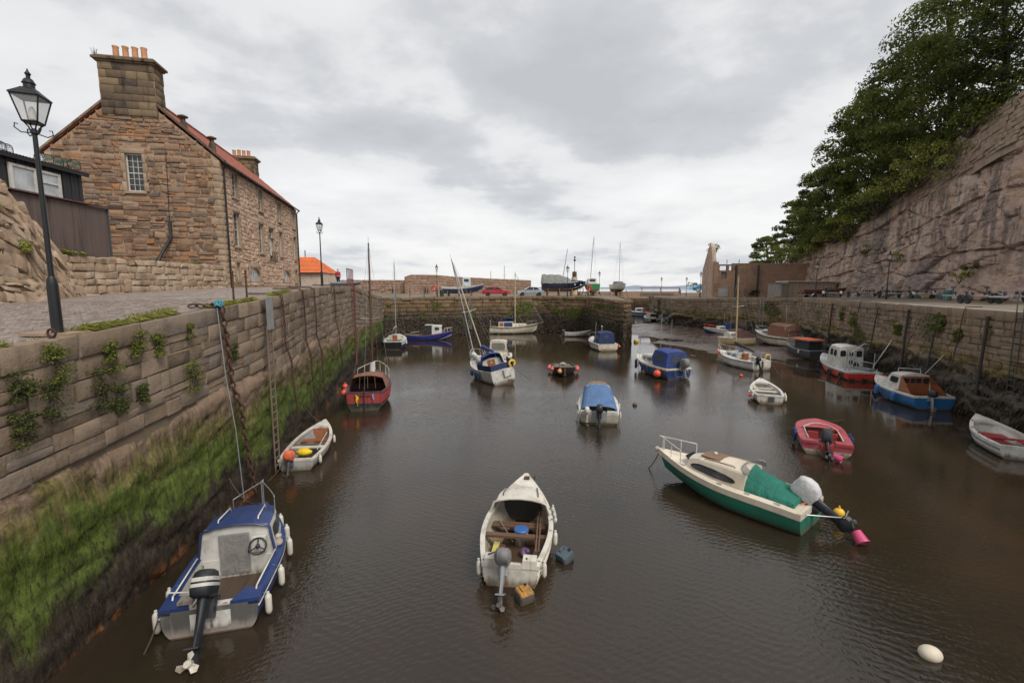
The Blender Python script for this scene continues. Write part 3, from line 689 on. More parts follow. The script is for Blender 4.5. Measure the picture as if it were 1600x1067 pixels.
# masonry on top of the cliff
CS = stone('cliff_top_masonry', [(0.27, 0.20, 0.15), (0.33, 0.25, 0.19), (0.39, 0.30, 0.23)], 0.95, stain_amt=0.35)
cw = thing('retaining_wall', (45, 40, 19), 0, 'tan masonry retaining wall topping the high end of the cliff', 'wall')
CWP = Path([(cliffX(y) + 1.15, y) for y in (22, 30, 38, 46, 54, 60)], -1)
bl = courses(lambda d, z, q: CWP.pt(d, z, q), 0, CWP.L, lambda d: cliffH(CWP.at(d).y) - 2.8 + .8*noise.noise(V((d*.3, 0, 0))), lambda d: cliffH(CWP.at(d).y) + 1.2, (.3, .5), (.4, .9), (.15, .4), .05, .04)
emit(bl, cw, CS, 150)
MB().grid([[CWP.pt(CWP.L*k/30, cliffH(CWP.at(CWP.L*k/30).y) + z, q) for k in range(31)] for z, q in ((-3.5, .1), (1.15, .1), (1.15, -.8), (-1, -.8))]).build('core', CS, cw, world=True)
# ------------------------------------------------------------------ the sandstone house on the left quay
HC = V((-17.35, 28.0, 0)); fd = V((-0.204, 0.979, 0)); gdv = V((-0.979, -0.204, 0))
HW, HL, EZ, RZ_, HB = 8.7, 17.6, 14.0, 17.7, 6.3
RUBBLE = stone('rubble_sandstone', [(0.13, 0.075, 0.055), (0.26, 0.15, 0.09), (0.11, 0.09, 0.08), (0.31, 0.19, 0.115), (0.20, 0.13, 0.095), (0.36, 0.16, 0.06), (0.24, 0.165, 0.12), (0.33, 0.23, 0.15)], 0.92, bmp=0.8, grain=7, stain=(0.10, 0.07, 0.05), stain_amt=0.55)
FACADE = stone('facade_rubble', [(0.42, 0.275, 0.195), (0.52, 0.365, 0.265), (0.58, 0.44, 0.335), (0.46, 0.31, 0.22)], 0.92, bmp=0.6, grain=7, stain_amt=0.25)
ASHLAR = stone('dressed_sandstone', [(0.27, 0.19, 0.125), (0.33, 0.24, 0.165), (0.38, 0.28, 0.20)], 0.9, bmp=0.5, stain_amt=0.3)
CHIM = stone('sooty_ashlar', [(0.09, 0.065, 0.045), (0.19, 0.135, 0.08), (0.25, 0.18, 0.105), (0.06, 0.045, 0.037), (0.15, 0.105, 0.07)], 0.92, bmp=0.6, stain=(0.022, 0.02, 0.018), stain_amt=0.95)
LIME = stone('lime_mortar', [(0.31, 0.21, 0.14), (0.36, 0.25, 0.17)], 0.95, bmp=0.5, stain_amt=0.3)
m, t, b = newmat('red_pantile'); tc = nd(t, 'ShaderNodeNewGeometry').outputs['Position']
setc(t, b, 'Base Color', ramp(t, noise_(t, tc, 2.5, 6, 0.65), [(0.3, (0.16, 0.055, 0.04)), (0.6, (0.30, 0.10, 0.07)), (0.8, (0.36, 0.16, 0.11))])); b.inputs['Roughness'].default_value = .85; bump(t, b, noise_(t, tc, 8, 4), .4, .03); PANT = m
ORANGE = paint('new_orange_tile', (0.72, 0.17, 0.05), .75, .15, streak=False)
POT = paint('clay_chimney_pot', (0.55, 0.27, 0.13), .8, .3)
house = thing('stone_house', (HC.x, HC.y, HB), 0, 'tall rubble sandstone house with red pantile roof and two chimneys', 'house')
def mpG(s, z, d): q = HC + gdv*s - fd*d; return V((q.x, q.y, z))
def mpF(s, z, d): q = HC + fd*s - gdv*d; return V((q.x, q.y, z))
def slope(s): return lerp(EZ, RZ_, 1 - abs(s - HW/2)/(HW/2))
def pixF(u, v):
    d = ray(u, v); k = d.x/d.y; s = (k*HC.y - HC.x)/(fd.x - k*fd.y); return s, CAM_H + d.z/d.y*(HC.y + fd.y*s)
def pixG(u, v):
    d = ray(u, v); k = d.x/d.y; s = (k*HC.y - HC.x)/(gdv.x - k*gdv.y); return s, CAM_H + d.z/d.y*(HC.y + gdv.y*s)
# openings: (s0, s1, z0, z1)
ga, gb_ = pixG(227, 300), pixG(195, 240)
gwinr = [(ga[0], gb_[0], ga[1], gb_[1])]
fo = []
for (u0, u1, v0, v1, kind) in [(361, 369.5, 271, 308, 'w'), (402.5, 409, 298, 329, 'w'), (432.5, 438, 318, 346, 'w'), (456, 459.5, 333, 357, 'w'),
        (364.5, 374, 333, 385, 'w'), (404, 411, 351, 395, 'w'), (420, 427.5, 358, 409, 'd'), (436, 440.5, 364, 400, 'w'), (458, 462, 372, 406, 'w'),
        (369, 374.5, 411, 438, 'w'), (390, 406, 419, 440, 'a'), (443.5, 453, 424, 441, 'a'), (460.5, 464, 423, 441, 'w')]:
    um = (u0 + u1)/2; sa = pixF(u0, (v0+v1)/2)[0]; sb = pixF(u1, (v0+v1)/2)[0]; za, zb_ = pixF(um, v1)[1], pixF(um, v0)[1]
    if kind == 'a' or v1 > 430: za = max(za, HB + .45)
    fo.append((sa, sb, za, zb_, kind))
def hits(ops, mar=0.17):
    def f(a, b, z0, z1): return any(a < o[1] + mar and b > o[0] - mar and z0 < o[3] + mar*1.3 and z1 > o[2] - mar for o in ops)
    return f
# gable: quoins at both corners, rubble between
def wall_sheet(mp, ops, W, zt, zb, dep, K=70):
    """wall core with real openings: a grid of cells, those inside an opening left out"""
    xs = sorted(set([W*k/K for k in range(K+1)] + [o[0] for o in ops] + [o[1] for o in ops]))
    zs = sorted(set([lerp(zb, RZ_, k/44) for k in range(45)] + [EZ] + [o[2] for o in ops] + [o[3] for o in ops])); mb = MB()
    for x0_, x1_ in zip(xs, xs[1:]):
        for z0, z1 in zip(zs, zs[1:]):
            cx, cz = (x0_+x1_)/2, (z0+z1)/2
            if any(o[0] < cx < o[1] and o[2] < cz < o[3] for o in ops): continue
            a0, a1 = min(z0, zt(x0_)), min(z0, zt(x1_)); b0, b1 = min(z1, zt(x0_)), min(z1, zt(x1_))
            if b0 - a0 < 1e-4 and b1 - a1 < 1e-4: continue
            mb.add([mp(x0_, a0, dep), mp(x1_, a1, dep), mp(x1_, b1, dep), mp(x0_, b0, dep)], [(0,1,2,3)])
    return mb
wall_sheet(mpG, gwinr, HW, slope, HB, 0.0).build('gable_wall', LIME, house, world=True)
wall_sheet(mpF, fo, HL, lambda s: EZ, HB, 0.0, 60).build('facade_wall', LIME, house, world=True)
MB().add([mpG(HW, HB, 0), mpG(HW, EZ, 0), mpG(HW, EZ, -HL), mpG(HW, HB, -HL)], [(0,1,2,3)]).add([mpG(0, HB, -HL), mpG(0, EZ, -HL), mpG(HW/2, RZ_, -HL), mpG(HW, EZ, -HL), mpG(HW, HB, -HL)], [(0,1,2,3,4)]).build('rear_wall', LIME, house, world=True)
zs_ = HB; bl = []; k = 0
while zs_ < EZ - .1:
    hh = rnd(.32, .42); a = (.62, .34) if k % 2 else (.34, .62)
    top_ = min(zs_ + hh, EZ)
    bl.append(block(mpG, 0.0, a[0], zs_ + .01, top_ - .01, .055, .008, .02)); bl.append(block(mpF, 0.0, a[1], zs_ + .01, top_ - .01, .045, .008, .02))
    bl.append(block(mpG, HW - a[0], HW, zs_ + .01, top_ - .01, .055, .008, .02)); bl.append(block(mpF, HL - a[1], HL, zs_ + .01, top_ - .01, .045, .008, .02))
    zs_ += hh; k += 1
emit(bl, house, ASHLAR, 90, 'quoin', 'quoins')
hg = hits(gwinr, .05)
def sk2(a, b, z0, z1): return hg(a, b, z0, z1) or slope((a+b)/2) < z1 - .04 or slope(a) < z1 - .16 or slope(b) < z1 - .16
bl = courses(mpG, .4, HW - .4, lambda s: HB + 1.2, lambda s: EZ, (.19, .40), (.2, .95), (.0, .08), .055, .03, skip=hits(gwinr, .05), split=.33)
bl += courses(mpG, .02, HW - .02, lambda s: EZ + .1, lambda s: RZ_, (.16, .36), (.2, .9), (.0, .08), .05, .03, skip=sk2, split=.25)
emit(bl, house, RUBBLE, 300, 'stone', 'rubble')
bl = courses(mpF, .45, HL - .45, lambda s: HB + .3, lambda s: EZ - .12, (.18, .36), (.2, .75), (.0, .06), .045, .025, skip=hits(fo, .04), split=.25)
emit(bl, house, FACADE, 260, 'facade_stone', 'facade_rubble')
def opening(mp, o, mat_sur=ASHLAR, lintel=.26):
    s0, s1, z0, z1 = o[:4]; bl = []
    bl.append(block(mp, s0 - .16, s1 + .16, z1 + .005, z1 + lintel, 0.085, .004, .015))
    n = max(2, int((z1 - z0)/.42))
    for k in range(n):
        a, b_ = lerp(z0, z1, k/n) + .005, lerp(z0, z1, (k+1)/n) - .005
        for sd in (0, 1):
            e = .16 if k % 2 else .24
            bl.append(block(mp, (s0 - e) if sd == 0 else s1 + .004, (s0 - .004) if sd == 0 else s1 + e, a, b_, .08, .004, .015))
    return bl
def sash(mp, o, nx, nz, parent, name='window', rec=-.14, fw=.055, framecol=None, sill=True):
    s0, s1, z0, z1 = o[:4]; fm = framecol or white
    def bar(mb, a, b_, c, d, d0=rec, d1=rec + .05):
        mb.add([mp(a, c, d1), mp(b_, c, d1), mp(b_, d, d1), mp(a, d, d1), mp(a, c, d0), mp(b_, c, d0), mp(b_, d, d0), mp(a, d, d0)], [(0,1,2,3), (0,4,5,1), (1,5,6,2), (2,6,7,3), (3,7,4,0)])
    wdw = MB(); bar(wdw, s0, s1, z0, z0 + fw*1.3); bar(wdw, s0, s1, z1 - fw, z1); bar(wdw, s0, s0 + fw, z0 + fw*1.3, z1 - fw); bar(wdw, s1 - fw, s1, z0 + fw*1.3, z1 - fw)
    fo_ = wdw.build(name, fm, parent, world=True)
    rv = MB()   # stone reveals
    for (a, c, b_, d) in ((s0, z0, s0, z1), (s1, z0, s1, z1), (s0, z0, s1, z0), (s0, z1, s1, z1)):
        rv.add([mp(a, c, .05), mp(b_, d, .05), mp(b_, d, -.2), mp(a, c, -.2)], [(0,1,2,3)])
    q = rv.build('reveal', ASHLAR, fo_); _fix(q, house)
    g = MB(); g.add([mp(s0, z0, rec - .01), mp(s1, z0, rec - .01), mp(s1, z1, rec - .01), mp(s0, z1, rec - .01)], [(0,1,2,3)]); q = g.build('pane', gwin, fo_); _fix(q, house)
    gb = MB(); th = .012
    for i in range(1, nx): x = lerp(s0 + fw, s1 - fw, i/nx); bar(gb, x - th, x + th, z0 + fw, z1 - fw, rec - .005, rec + .028)
    for i in range(1, nz):
        zc = lerp(z0 + fw, z1 - fw, i/nz); tt = th*(2.0 if i*2 == nz else 1); bar(gb, s0 + fw, s1 - fw, zc - tt, zc + tt, rec - .005, rec + .033)
    if gb.v: q = gb.build('glazing_bar', fm, fo_); _fix(q, house)
    if sill:
        sb = MB(); sb.add(*block(mp, s0 - .12, s1 + .12, z0 - .14, z0 - .01, .13, .003, .015)); q = sb.build('sill', ASHLAR, fo_); _fix(q, house)
    return fo_
def _fix(o, root): # sub-parts were written in world space; their window sits in the house's space
    me = o.data; off = V(root['_o'])
    for v in me.vertices: v.co -= off
allb = []
for o in gwinr: allb += opening(mpG, o); sash(mpG, o, 3, 6, house)
for o in fo:
    allb += opening(mpF, o)
    if o[4] == 'w': sash(mpF, o, 2, 4, house)
    elif o[4] == 'd':
        sash(mpF, (o[0], o[1], lerp(o[2], o[3], .72), o[3]), 2, 2, house, sill=False)
        dm = MB(); 
        dm.add(*block(mpF, o[0] + .02, o[1] - .02, o[2] + .5, lerp(o[2], o[3], .72) - .01, -.1, .002, .02)); dm.build('door', white, house, world=True)
        rl = MB()
        for k in range(7): x = lerp(o[0] - .05, o[1] + .05, k/6); rl.tube([mpF(x, o[2], .22), mpF(x, o[2] + .75, .22)], .014, 5)
        rl.tube([mpF(o[0] - .05, o[2] + .75, .22), mpF(o[1] + .05, o[2] + .75, .22)], .02, 5); rl.tube([mpF(o[0] - .05, o[2] + .06, .22), mpF(o[1] + .05, o[2] + .06, .22)], .02, 5)
        rl.build('balcony_rail', black, house, world=True)
    else:
        s0, s1, z0, z1 = o[:4]; n = 10; c = (s0+s1)/2; r = (s1-s0)/2; zs0 = z1 - r*.55
        arc = [(c + r*math.cos(math.pi*k/n), zs0 + r*.55*math.sin(math.pi*k/n)) for k in range(n+1)]
        f_ = MB(); f_.add([mpF(s1, z0, -.1)] + [mpF(a, q_, -.1) for a, q_ in arc] + [mpF(s0, z0, -.1)], [tuple(range(n+3))]); fo_ = f_.build('arched_door', white, house, world=True)
        vb = MB(); nb_ = 6 if o is fo[10] else 4
        for k in range(1, nb_):
            x = lerp(s0, s1, k/nb_); vb.add(*block(mpF, x - .03, x + .03, z0 + .05, zs0 + r*.3, -.07, .001, .008, back=-.11))
        _fix(vb.build('board_batten', greyp, fo_), house)
        vs = MB()      # voussoirs and spandrel
        for k in range(n):
            (a0, b0), (a1, b1) = arc[k], arc[k+1]
            ex = [(c + (a_ - c)*1.22, zs0 + (b_ - zs0)*1.22 + .06) for a_, b_ in ((a0, b0), (a1, b1))]
            vs.add([mpF(a0, b0, .055), mpF(a1, b1, .055), mpF(*ex[1], .055), mpF(*ex[0], .055), mpF(a0, b0, -.12), mpF(a1, b1, -.12)], [(0,1,2,3), (0,4,5,1)])
            vs.add([mpF(*ex[0], .05), mpF(*ex[1], .05), mpF(ex[1][0], z1 + .05, .05), mpF(ex[0][0], z1 + .05, .05)], [(0,1,2,3)])
        vs.build('arch_stones', ASHLAR, house, world=True)
emit(allb, house, ASHLAR, 120, 'window_stone', 'window_stones')
# roof
mb = MB(); nW = 118
for side in (0, 1):
    rr = []
    for k in range(17):
        f = k/16; row = []
        for i in range(nW*4 + 1):
            s = -.05 + (HL + .1)*i/(nW*4); wv = .035*math.cos(2*math.pi*i/4) + .02*((k*1.0) % 1)
            x = lerp(-.28, HW/2, f) if side == 0 else lerp(HW + .28, HW/2, f)
            z = lerp(EZ - .12, RZ_ + .22, f) + wv + (0.03 if k % 2 else 0)
            row.append(mpG(x, z, -s))
        rr.append(row)
    mb.grid(rr)
ro = mb.build('roof', PANT, house, world=True)
q = MB(); q.tube([mpG(HW/2, RZ_ + .27, -.0), mpG(HW/2, RZ_ + .27, -HL)], .13, 8); q.build('ridge_tile', PANT, house, world=True)
for sgn in (0, 1):
    q = MB(); a, b_ = (-.30, HW/2) if sgn == 0 else (HW + .30, HW/2)
    for dd in (-.32,):
        fx = 1 - 1.33/(HW/2 + .3); b_ = lerp(a, b_, fx); p0, p1 = (a, EZ - .1), (b_, lerp(EZ - .1, RZ_ + .28, fx))
        q.add([mpG(p0[0], p0[1], .10), mpG(p1[0], p1[1], .10), mpG(p1[0], p1[1] + .14, .10), mpG(p0[0], p0[1] + .14, .10), mpG(p0[0], p0[1], dd), mpG(p1[0], p1[1], dd), mpG(p1[0], p1[1] + .14, dd), mpG(p0[0], p0[1] + .14, dd)], [(0,1,2,3), (3,2,6,7), (0,4,5,1), (4,7,6,5), (0,3,7,4)])
    q.build('skew_stone', CHIM, house, world=True)
q = MB(); q.tube([mpF(-.05, EZ - .10, .32), mpF(HL + .05, EZ - .10, .32)], .07, 8); q.build('gutter', black, house, world=True)
for s_ in (.30, HL - .2):
    q = MB(); q.tube([mpF(s_, EZ - .15, .30), mpF(s_, EZ - .4, .12), mpF(s_, HB + .2, .12)], .05, 8); q.build('downpipe', black, house, world=True)
def chimney(fc, w2, d2, z0, z1, pots, n_pots_side=0):
    """fc: (s along gable, distance back) of the centre"""
    ch = MB()
    def mp1(s, z, d): return mpG(fc[0] - w2 + s, z, -(fc[1] - d2) + d)
    def mp2(s, z, d): return mpG(fc[0] - w2 - d, z, -(fc[1] - d2) - s)
    ch.add([mp1(0, z0, 0), mp1(2*w2, z0, 0), mp1(2*w2, z1, 0), mp1(0, z1, 0), mp1(0, z0, -2*d2), mp1(2*w2, z0, -2*d2), mp1(2*w2, z1, -2*d2), mp1(0, z1, -2*d2)], [(0,1,2,3), (1,5,6,2), (5,4,7,6), (4,0,3,7), (3,2,6,7)])
    co_ = ch.build('chimney', LIME, house, world=True)
    bl = courses(mp1, 0, 2*w2, lambda s: z0, lambda s: z1, (.36, .44), (.5, .95), (.03, .05), .008, .02) + courses(mp2, 0, 2*d2, lambda s: z0, lambda s: z1, (.36, .44), (.4, .7), (.03, .05), .008, .02)
    for b_ in bl: q = MB().add(*b_).build('chimney_stone', CHIM, co_, 50); _fix(q, house)
    c = MB()
    for (e, a, b_) in ((.10, z1, z1 + .10), (.20, z1 + .10, z1 + .22), (.05, z1 + .22, z1 + .34)):
        P_ = [mp1(-e, a, e), mp1(2*w2 + e, a, e), mp1(2*w2 + e, a, -2*d2 - e), mp1(-e, a, -2*d2 - e)]
        c.prism(P_, (0,0,0), (0,0,b_-a))
    q = c.build('cornice', CHIM, co_); _fix(q, house)
    for s_, hgt in pots:
        p = MB(); ctr = mp1(s_, z1 + .3, -d2); p.lathe([(.17, 0), (.155, .1), (.14, hgt - .1), (.165, hgt - .04), (.165, hgt), (.11, hgt), (.11, hgt - .2)], ctr, 12); q = p.build('chimney_pot', POT, co_, 40); _fix(q, house)
chimney((HW/2 + .0, .42), 1.36, .5, 16.3, 18.95, [(.62, .78), (1.07, .76), (1.54, .76), (2.02, .74)])
chimney((HW/2 - .1, HL - .8), 1.25, .5, 16.4, 18.1, [(.6, .62), (1.0, .62), (1.4, .66), (1.8, .62)])
for (u, v, sb) in ((313, 219, 2.0), (257, 170, .9)):
    p = mpG(1.05 if u > 300 else 2.1, lerp(EZ, RZ_, .30 if u > 300 else .52), -sb)
    q = MB(); q.lathe([(.22, -.5), (.2, .2), (.13, .4), (.12, .62), (.27, .65), (.27, .71), (.05, .8)], p, 10); q.build('roof_vent', CHIM, house, 40, world=True)
# cable and black soil pipe on the gable
pc = [mpG(*pixG(u, v), .1) for u, v in ((260, 235), (263, 280), (266, 345))]
q = MB(); q.tube(pc, .018, 5); q.build('cable', black, house, world=True)
pc = [mpG(*pixG(267, 346), .12), mpG(*pixG(269.5, 372), .16), mpG(*pixG(259, 399), .5), mpG(pixG(257, 404)[0], 7.95, .75)]
q = MB(); q.tube(pc, .085, 8); q.build('soil_pipe', blackplast, house, 60, world=True)
# chimney-top weed
LEAF_G = leafmat('weed_leaf', (0.09, 0.125, 0.022), .5, .25)

# ------------------------------------------------------------------ retaining wall, bank, shed
RWST = stone('roadside_wall_stone', [(0.30, 0.215, 0.145), (0.38, 0.285, 0.20), (0.44, 0.345, 0.25), (0.33, 0.22, 0.15)], .95, bmp=.9, grain=7, stain_amt=.5, lime=(0.50, 0.43, 0.34))
straight_wall('retaining_wall', (-17.75, 17.2), (-17.28, 27.85), 5.85, lambda s: 7.8 + .06*noise.noise(V((s, 0, 0))), .6, 'low lichen spotted roadside wall in front of the house gable', RWST, (.2, .42), (.2, .7), 160, .06, (0, .05))
EARTH = paint('earth_bank', (0.14, 0.10, 0.065), .95, .6, (0.07, 0.075, 0.025), streak=False, sc_=1.2)
struct(MB().add([(-17.9, 10, 7.72), (-17.9, 17.2, 7.72), (-17.5, 27.9, 7.72), (-27, 25.9, 7.74), (-32, 10, 7.74)], [(0,1,2,3,4)]).build('ground', EARTH))
# rough wall by the left edge of the picture
rgw = thing('rough_wall', (-17.3, 14, 5.8), 0, 'high crumbling stone wall at the left edge of the picture', 'wall')
rows = []; NS = 150
def rgtop(Y): return interp(Y, [(5, 10.6), (15.6, 10.4), (16.5, 10.2), (16.9, 9.6), (17.7, 7.9), (18.2, 7.4)])
for k in range(80):
    row = []
    for i in range(NS + 1):
        Y = lerp(6, 18.2, i/NS); z = lerp(5.5, rgtop(Y) + .1*noise.noise(V((Y*2, 0, 3))), k/79)
        dp = noise.noise(V((Y*.5, z*.6, 41)))*.12 + noise.noise(V((Y*1.7, z*2.2, 42)))*.07 + noise.noise(V((Y*5, z*6, 43)))*.04
        dp += cells(V((Y*1.3, z*1.9, 44)), .07, .14) + cells(V((Y*3.4, z*4.4, 45)), .10, .07)
        row.append((-17.2 + dp - (z - 5.8)*.12, Y, z))
    rows.append(row)
rows = [[(x - .10, y, z) for x, y, z in r] for r in rows]
rows.append([(x - .8, y, z + .05) for x, y, z in rows[-1]]); rows.append([(x - 1, y, z - 3) for x, y, z in rows[-1]])
MB().grid(rows).build('rock_face', RWST, rgw, 70, world=True)
def mpW(s, z, d):
    Y = 6 + s; return V((-17.24 + d - (z - 5.8)*.12 + .10*noise.noise(V((Y*.6, z*.7, 41))), Y, z))
bl = courses(mpW, 4.0, 12.1, lambda s: 5.7, lambda s: rgtop(6 + s), (.2, .5), (.25, .85), (-.03, .08), .075, .04, skip=lambda a, b, z0, z1: noise.noise(V((a*.9, z0*1.1, 77))) > .22, split=.3)
emit(bl, rgw, RWST, 150)
# black boarded shed with a white window
shed = thing('shed', (-19.3, 17.5, 7.7), 0, 'black boarded shed with white framed window beside the stone house', 'shed')
SX, SY0, SY1, SZ = -19.2, 13.0, 21.0, 11.55
MB().box(((SX - 1.8), (SY0+SY1)/2, (7.7+SZ)/2), (3.5, SY1-SY0-.06, SZ-7.7)).build('wall', black, shed, world=True)
BB = wood('black_board', (0.020, 0.019, 0.020), (0.010, 0.010, 0.011), .6, 2, .5)
n = 44
bm_ = MB().box((0, 0, 0), (.05, .165, SZ - 9.0)).build('board', BB, shed, world=False); me = bm_.data
for k in range(n):
    o = bm_ if k == 0 else bm_.copy()
    if k: col.objects.link(o)
    o.parent = shed; o.location = V((SX - .02 + (.012 if k % 2 else 0), SY0 + (k + .5)*(SY1-SY0)/n, (SZ + 9.0)/2)) - V(shed['_o'])
wy0, wy1 = 17.95, 19.95; wz0, wz1 = 10.05, 11.25
q = MB()
for (a, b_, c, d) in ((wy0, wy1, wz0, wz0+.1), (wy0, wy1, wz1-.1, wz1), (wy0, wy0+.12, wz0+.1, wz1-.1), (wy1-.12, wy1, wz0+.1, wz1-.1), ((wy0+wy1)/2-.08, (wy0+wy1)/2+.08, wz0+.1, wz1-.1)):
    q.box((SX + .05, (a+b_)/2, (c+d)/2), (.08, b_-a, d-c))
q.box((SX + .05, lerp(wy0, wy1, .75), lerp(wz0, wz1, .62)), (.07, (wy1-wy0)/2-.25, .07))
wf = q.build('window', white, shed, world=True)
q = MB().box((SX + .03, (wy0+wy1)/2, (wz0+wz1)/2), (.03, wy1-wy0-.1, wz1-wz0-.1)).build('pane', glass('curtained_glass', (.35, .37, .38), .2), wf); _fix(q, shed)
q = MB()
for k in range(70):
    y0 = SY0 - .2 + k*(SY1 - SY0 + .4)/70; y1 = y0 + (SY1 - SY0 + .4)/70
    for (a, b_, h0, h1) in ((y0, (y0+y1)/2, 0, .05), ((y0+y1)/2, y1, .05, 0)):
        q.add([(SX + .25, a, SZ + h0), (SX + .25, b_, SZ + h1), (SX - 3.6, b_, SZ + .5 + h1), (SX - 3.6, a, SZ + .5 + h0)], [(0,1,2,3)])
q.build('roof', darkgrey, shed, world=True)
MB().box((SX + .2, (SY0+SY1)/2, SZ - .07), (.06, SY1-SY0+.3, .14)).build('fascia', black, shed, world=True)
st = thing('plywood_store', (-18.3, 19.2, 7.7), 0, 'brown weathered plywood store below the black shed', 'store')
for k in range(3):
    a, b_ = 17.0 + k*1.3, 17.0 + (k+1)*1.3 - .02
    MB().box((-18.15, (a+b_)/2, 8.85), (.03, b_-a, 2.3)).build('panel', plyw, st, world=True)
MB().box((-18.7, 20.9, 8.85), (1.05, .03, 2.3)).build('end_panel', plyw, st, world=True)
MB().box((-18.15, 20.93, 8.85), (.1, .06, 2.32)).build('corner_post', darkgrey, st, world=True)
MB().prism([(-18.0, 16.9, 10.02), (-18.0, 21.0, 10.02), (-19.18, 21.0, 10.2), (-19.18, 16.9, 10.2)], (0,0,0), (0,0,.06)).build('roof', can_maroon, st, world=True)
# lobster creels on the shed roof
netm = fabric('green_net', (0.05, 0.16, 0.13)); netb = fabric('blue_net', (0.12, 0.16, 0.2))
def creel(p, rz, mat, label, tilt=0.0):
    o = thing('lobster_creel', p, rz, label, 'creel', 'lobster creels on the shed roof', rx=tilt)
    fr = MB()
    def arch(y, r=.24, h=.36): return [V((-r, y, 0)), V((-r, y, h*.5))] + [V((-r*math.cos(math.pi*k/8), y, h*.5 + (h*.5)*math.sin(math.pi*k/8))) for k in range(1, 8)] + [V((r, y, h*.5)), V((r, y, 0))]
    for y in (-.36, 0, .36): fr.tube(arch(y), .016, 5)
    for x in (-.24, .24): fr.tube([(x, -.38, 0), (x, .38, 0)], .018, 5)
    fr.tube([(0, -.36, .36), (0, .36, .36)], .014, 5); fr.build('frame', rust, o)
    ne = MB(); A = [arch(y, .235, .355) for y in [(-.36 + .072*k) for k in range(11)]]
    for r_ in A: ne.tube(r_, .006, 3, caps=False)
    for k in range(len(A[0])): ne.tube([r_[k] for r_ in A], .006, 3, caps=False)
    for y in (-.36, .36):
        for k in range(1, 6): x = lerp(-.23, .23, k/6); ne.tube([(x, y, 0), (x, y, .33)], .006, 3, caps=False)
    for k in range(1, 5):
        for y in (-.36, .36): ne.tube([(-.23, y, .07*k), (.23, y, .07*k)], .006, 3, caps=False)
    ne.build('net', mat, o)
    return o
zr = lambda x: SZ + .06 + (SX + .25 - x)*.13
for k, (y, x, rz, mt, lb, tl) in enumerate([(20.6, SX - .15, 1.3, netm, 'green netted creel at the right end of the shed roof', 0.0), (19.8, SX - .2, 1.7, netm, 'green netted creel second from the right end of the shed roof', .1),
        (18.0, SX - .3, .3, netb, 'grey blue creel above the shed window', 0.0), (17.2, SX - .25, 1.0, netb, 'grey blue creel just left of the one above the shed window', .2), (16.3, SX - .4, .1, netb, 'blue grey creel behind the near lamp post, second from left', 0), (15.4, SX - .4, .5, netb, 'leftmost blue grey creel on the shed roof', 0), (16.8, SX - .6, .8, netb, 'upper blue grey creel leaning on others on the shed roof', .4)]):
    creel((x, y, zr(x) + (.33 if k == 6 else 0)), rz, mt, lb, tl)
# small orange-roofed building farther along the quay
sm = thing('small_house', (-24, 54, 6), 0, 'small cream house with bright orange tiled roof past the stone house', 'house')
a_, b2 = atY(440, 440, 53), atY(503.5, 445, 53); ez = atY(490, 426.5, 53).z; rz_ = atY(480, 402, 55.5).z
CREAM = paint('cream_render', (0.52, 0.42, 0.34), .9, .3)
MB().box(((a_.x+b2.x)/2, 55.5, (5.8+ez)/2), (b2.x-a_.x, 5, ez-5.8)).build('wall', CREAM, sm, world=True)
xr = atY(491.5, 402, 55.5).x; q = MB()
for k in range(12):
    for f0, f1 in ((k/12, (k+1)/12),):
        z0, z1 = lerp(ez, rz_, f0) + .05, lerp(ez, rz_, f1) + .015
        q.add([(a_.x - .2, lerp(52.75, 55.5, f0), z0), (lerp(b2.x + .15, xr, f0), lerp(52.75, 55.5, f0), z0), (lerp(b2.x + .15, xr, f1), lerp(52.75, 55.5, f1), z1), (a_.x - .2, lerp(52.75, 55.5, f1), z1)], [(0,1,2,3)])
        q.add([(lerp(b2.x + .15, xr, f0), lerp(52.75, 55.5, f0), z0), (lerp(b2.x + .15, xr, f0), lerp(58.25, 55.5, f0), z0), (lerp(b2.x + .15, xr, f1), lerp(58.25, 55.5, f1), z1), (lerp(b2.x + .15, xr, f1), lerp(52.75, 55.5, f1), z1)], [(0,1,2,3)])
q.add([(a_.x - .2, 58.25, ez), (b2.x + .15, 58.25, ez), (xr, 55.5, rz_), (a_.x - .2, 55.5, rz_)], [(0,1,2,3)])
q.build('roof', ORANGE, sm, world=True)
MB().box(((a_.x+b2.x)/2, 52.8, ez - .03), (b2.x-a_.x+.5, .12, .1)).build('gutter', black, sm, world=True)
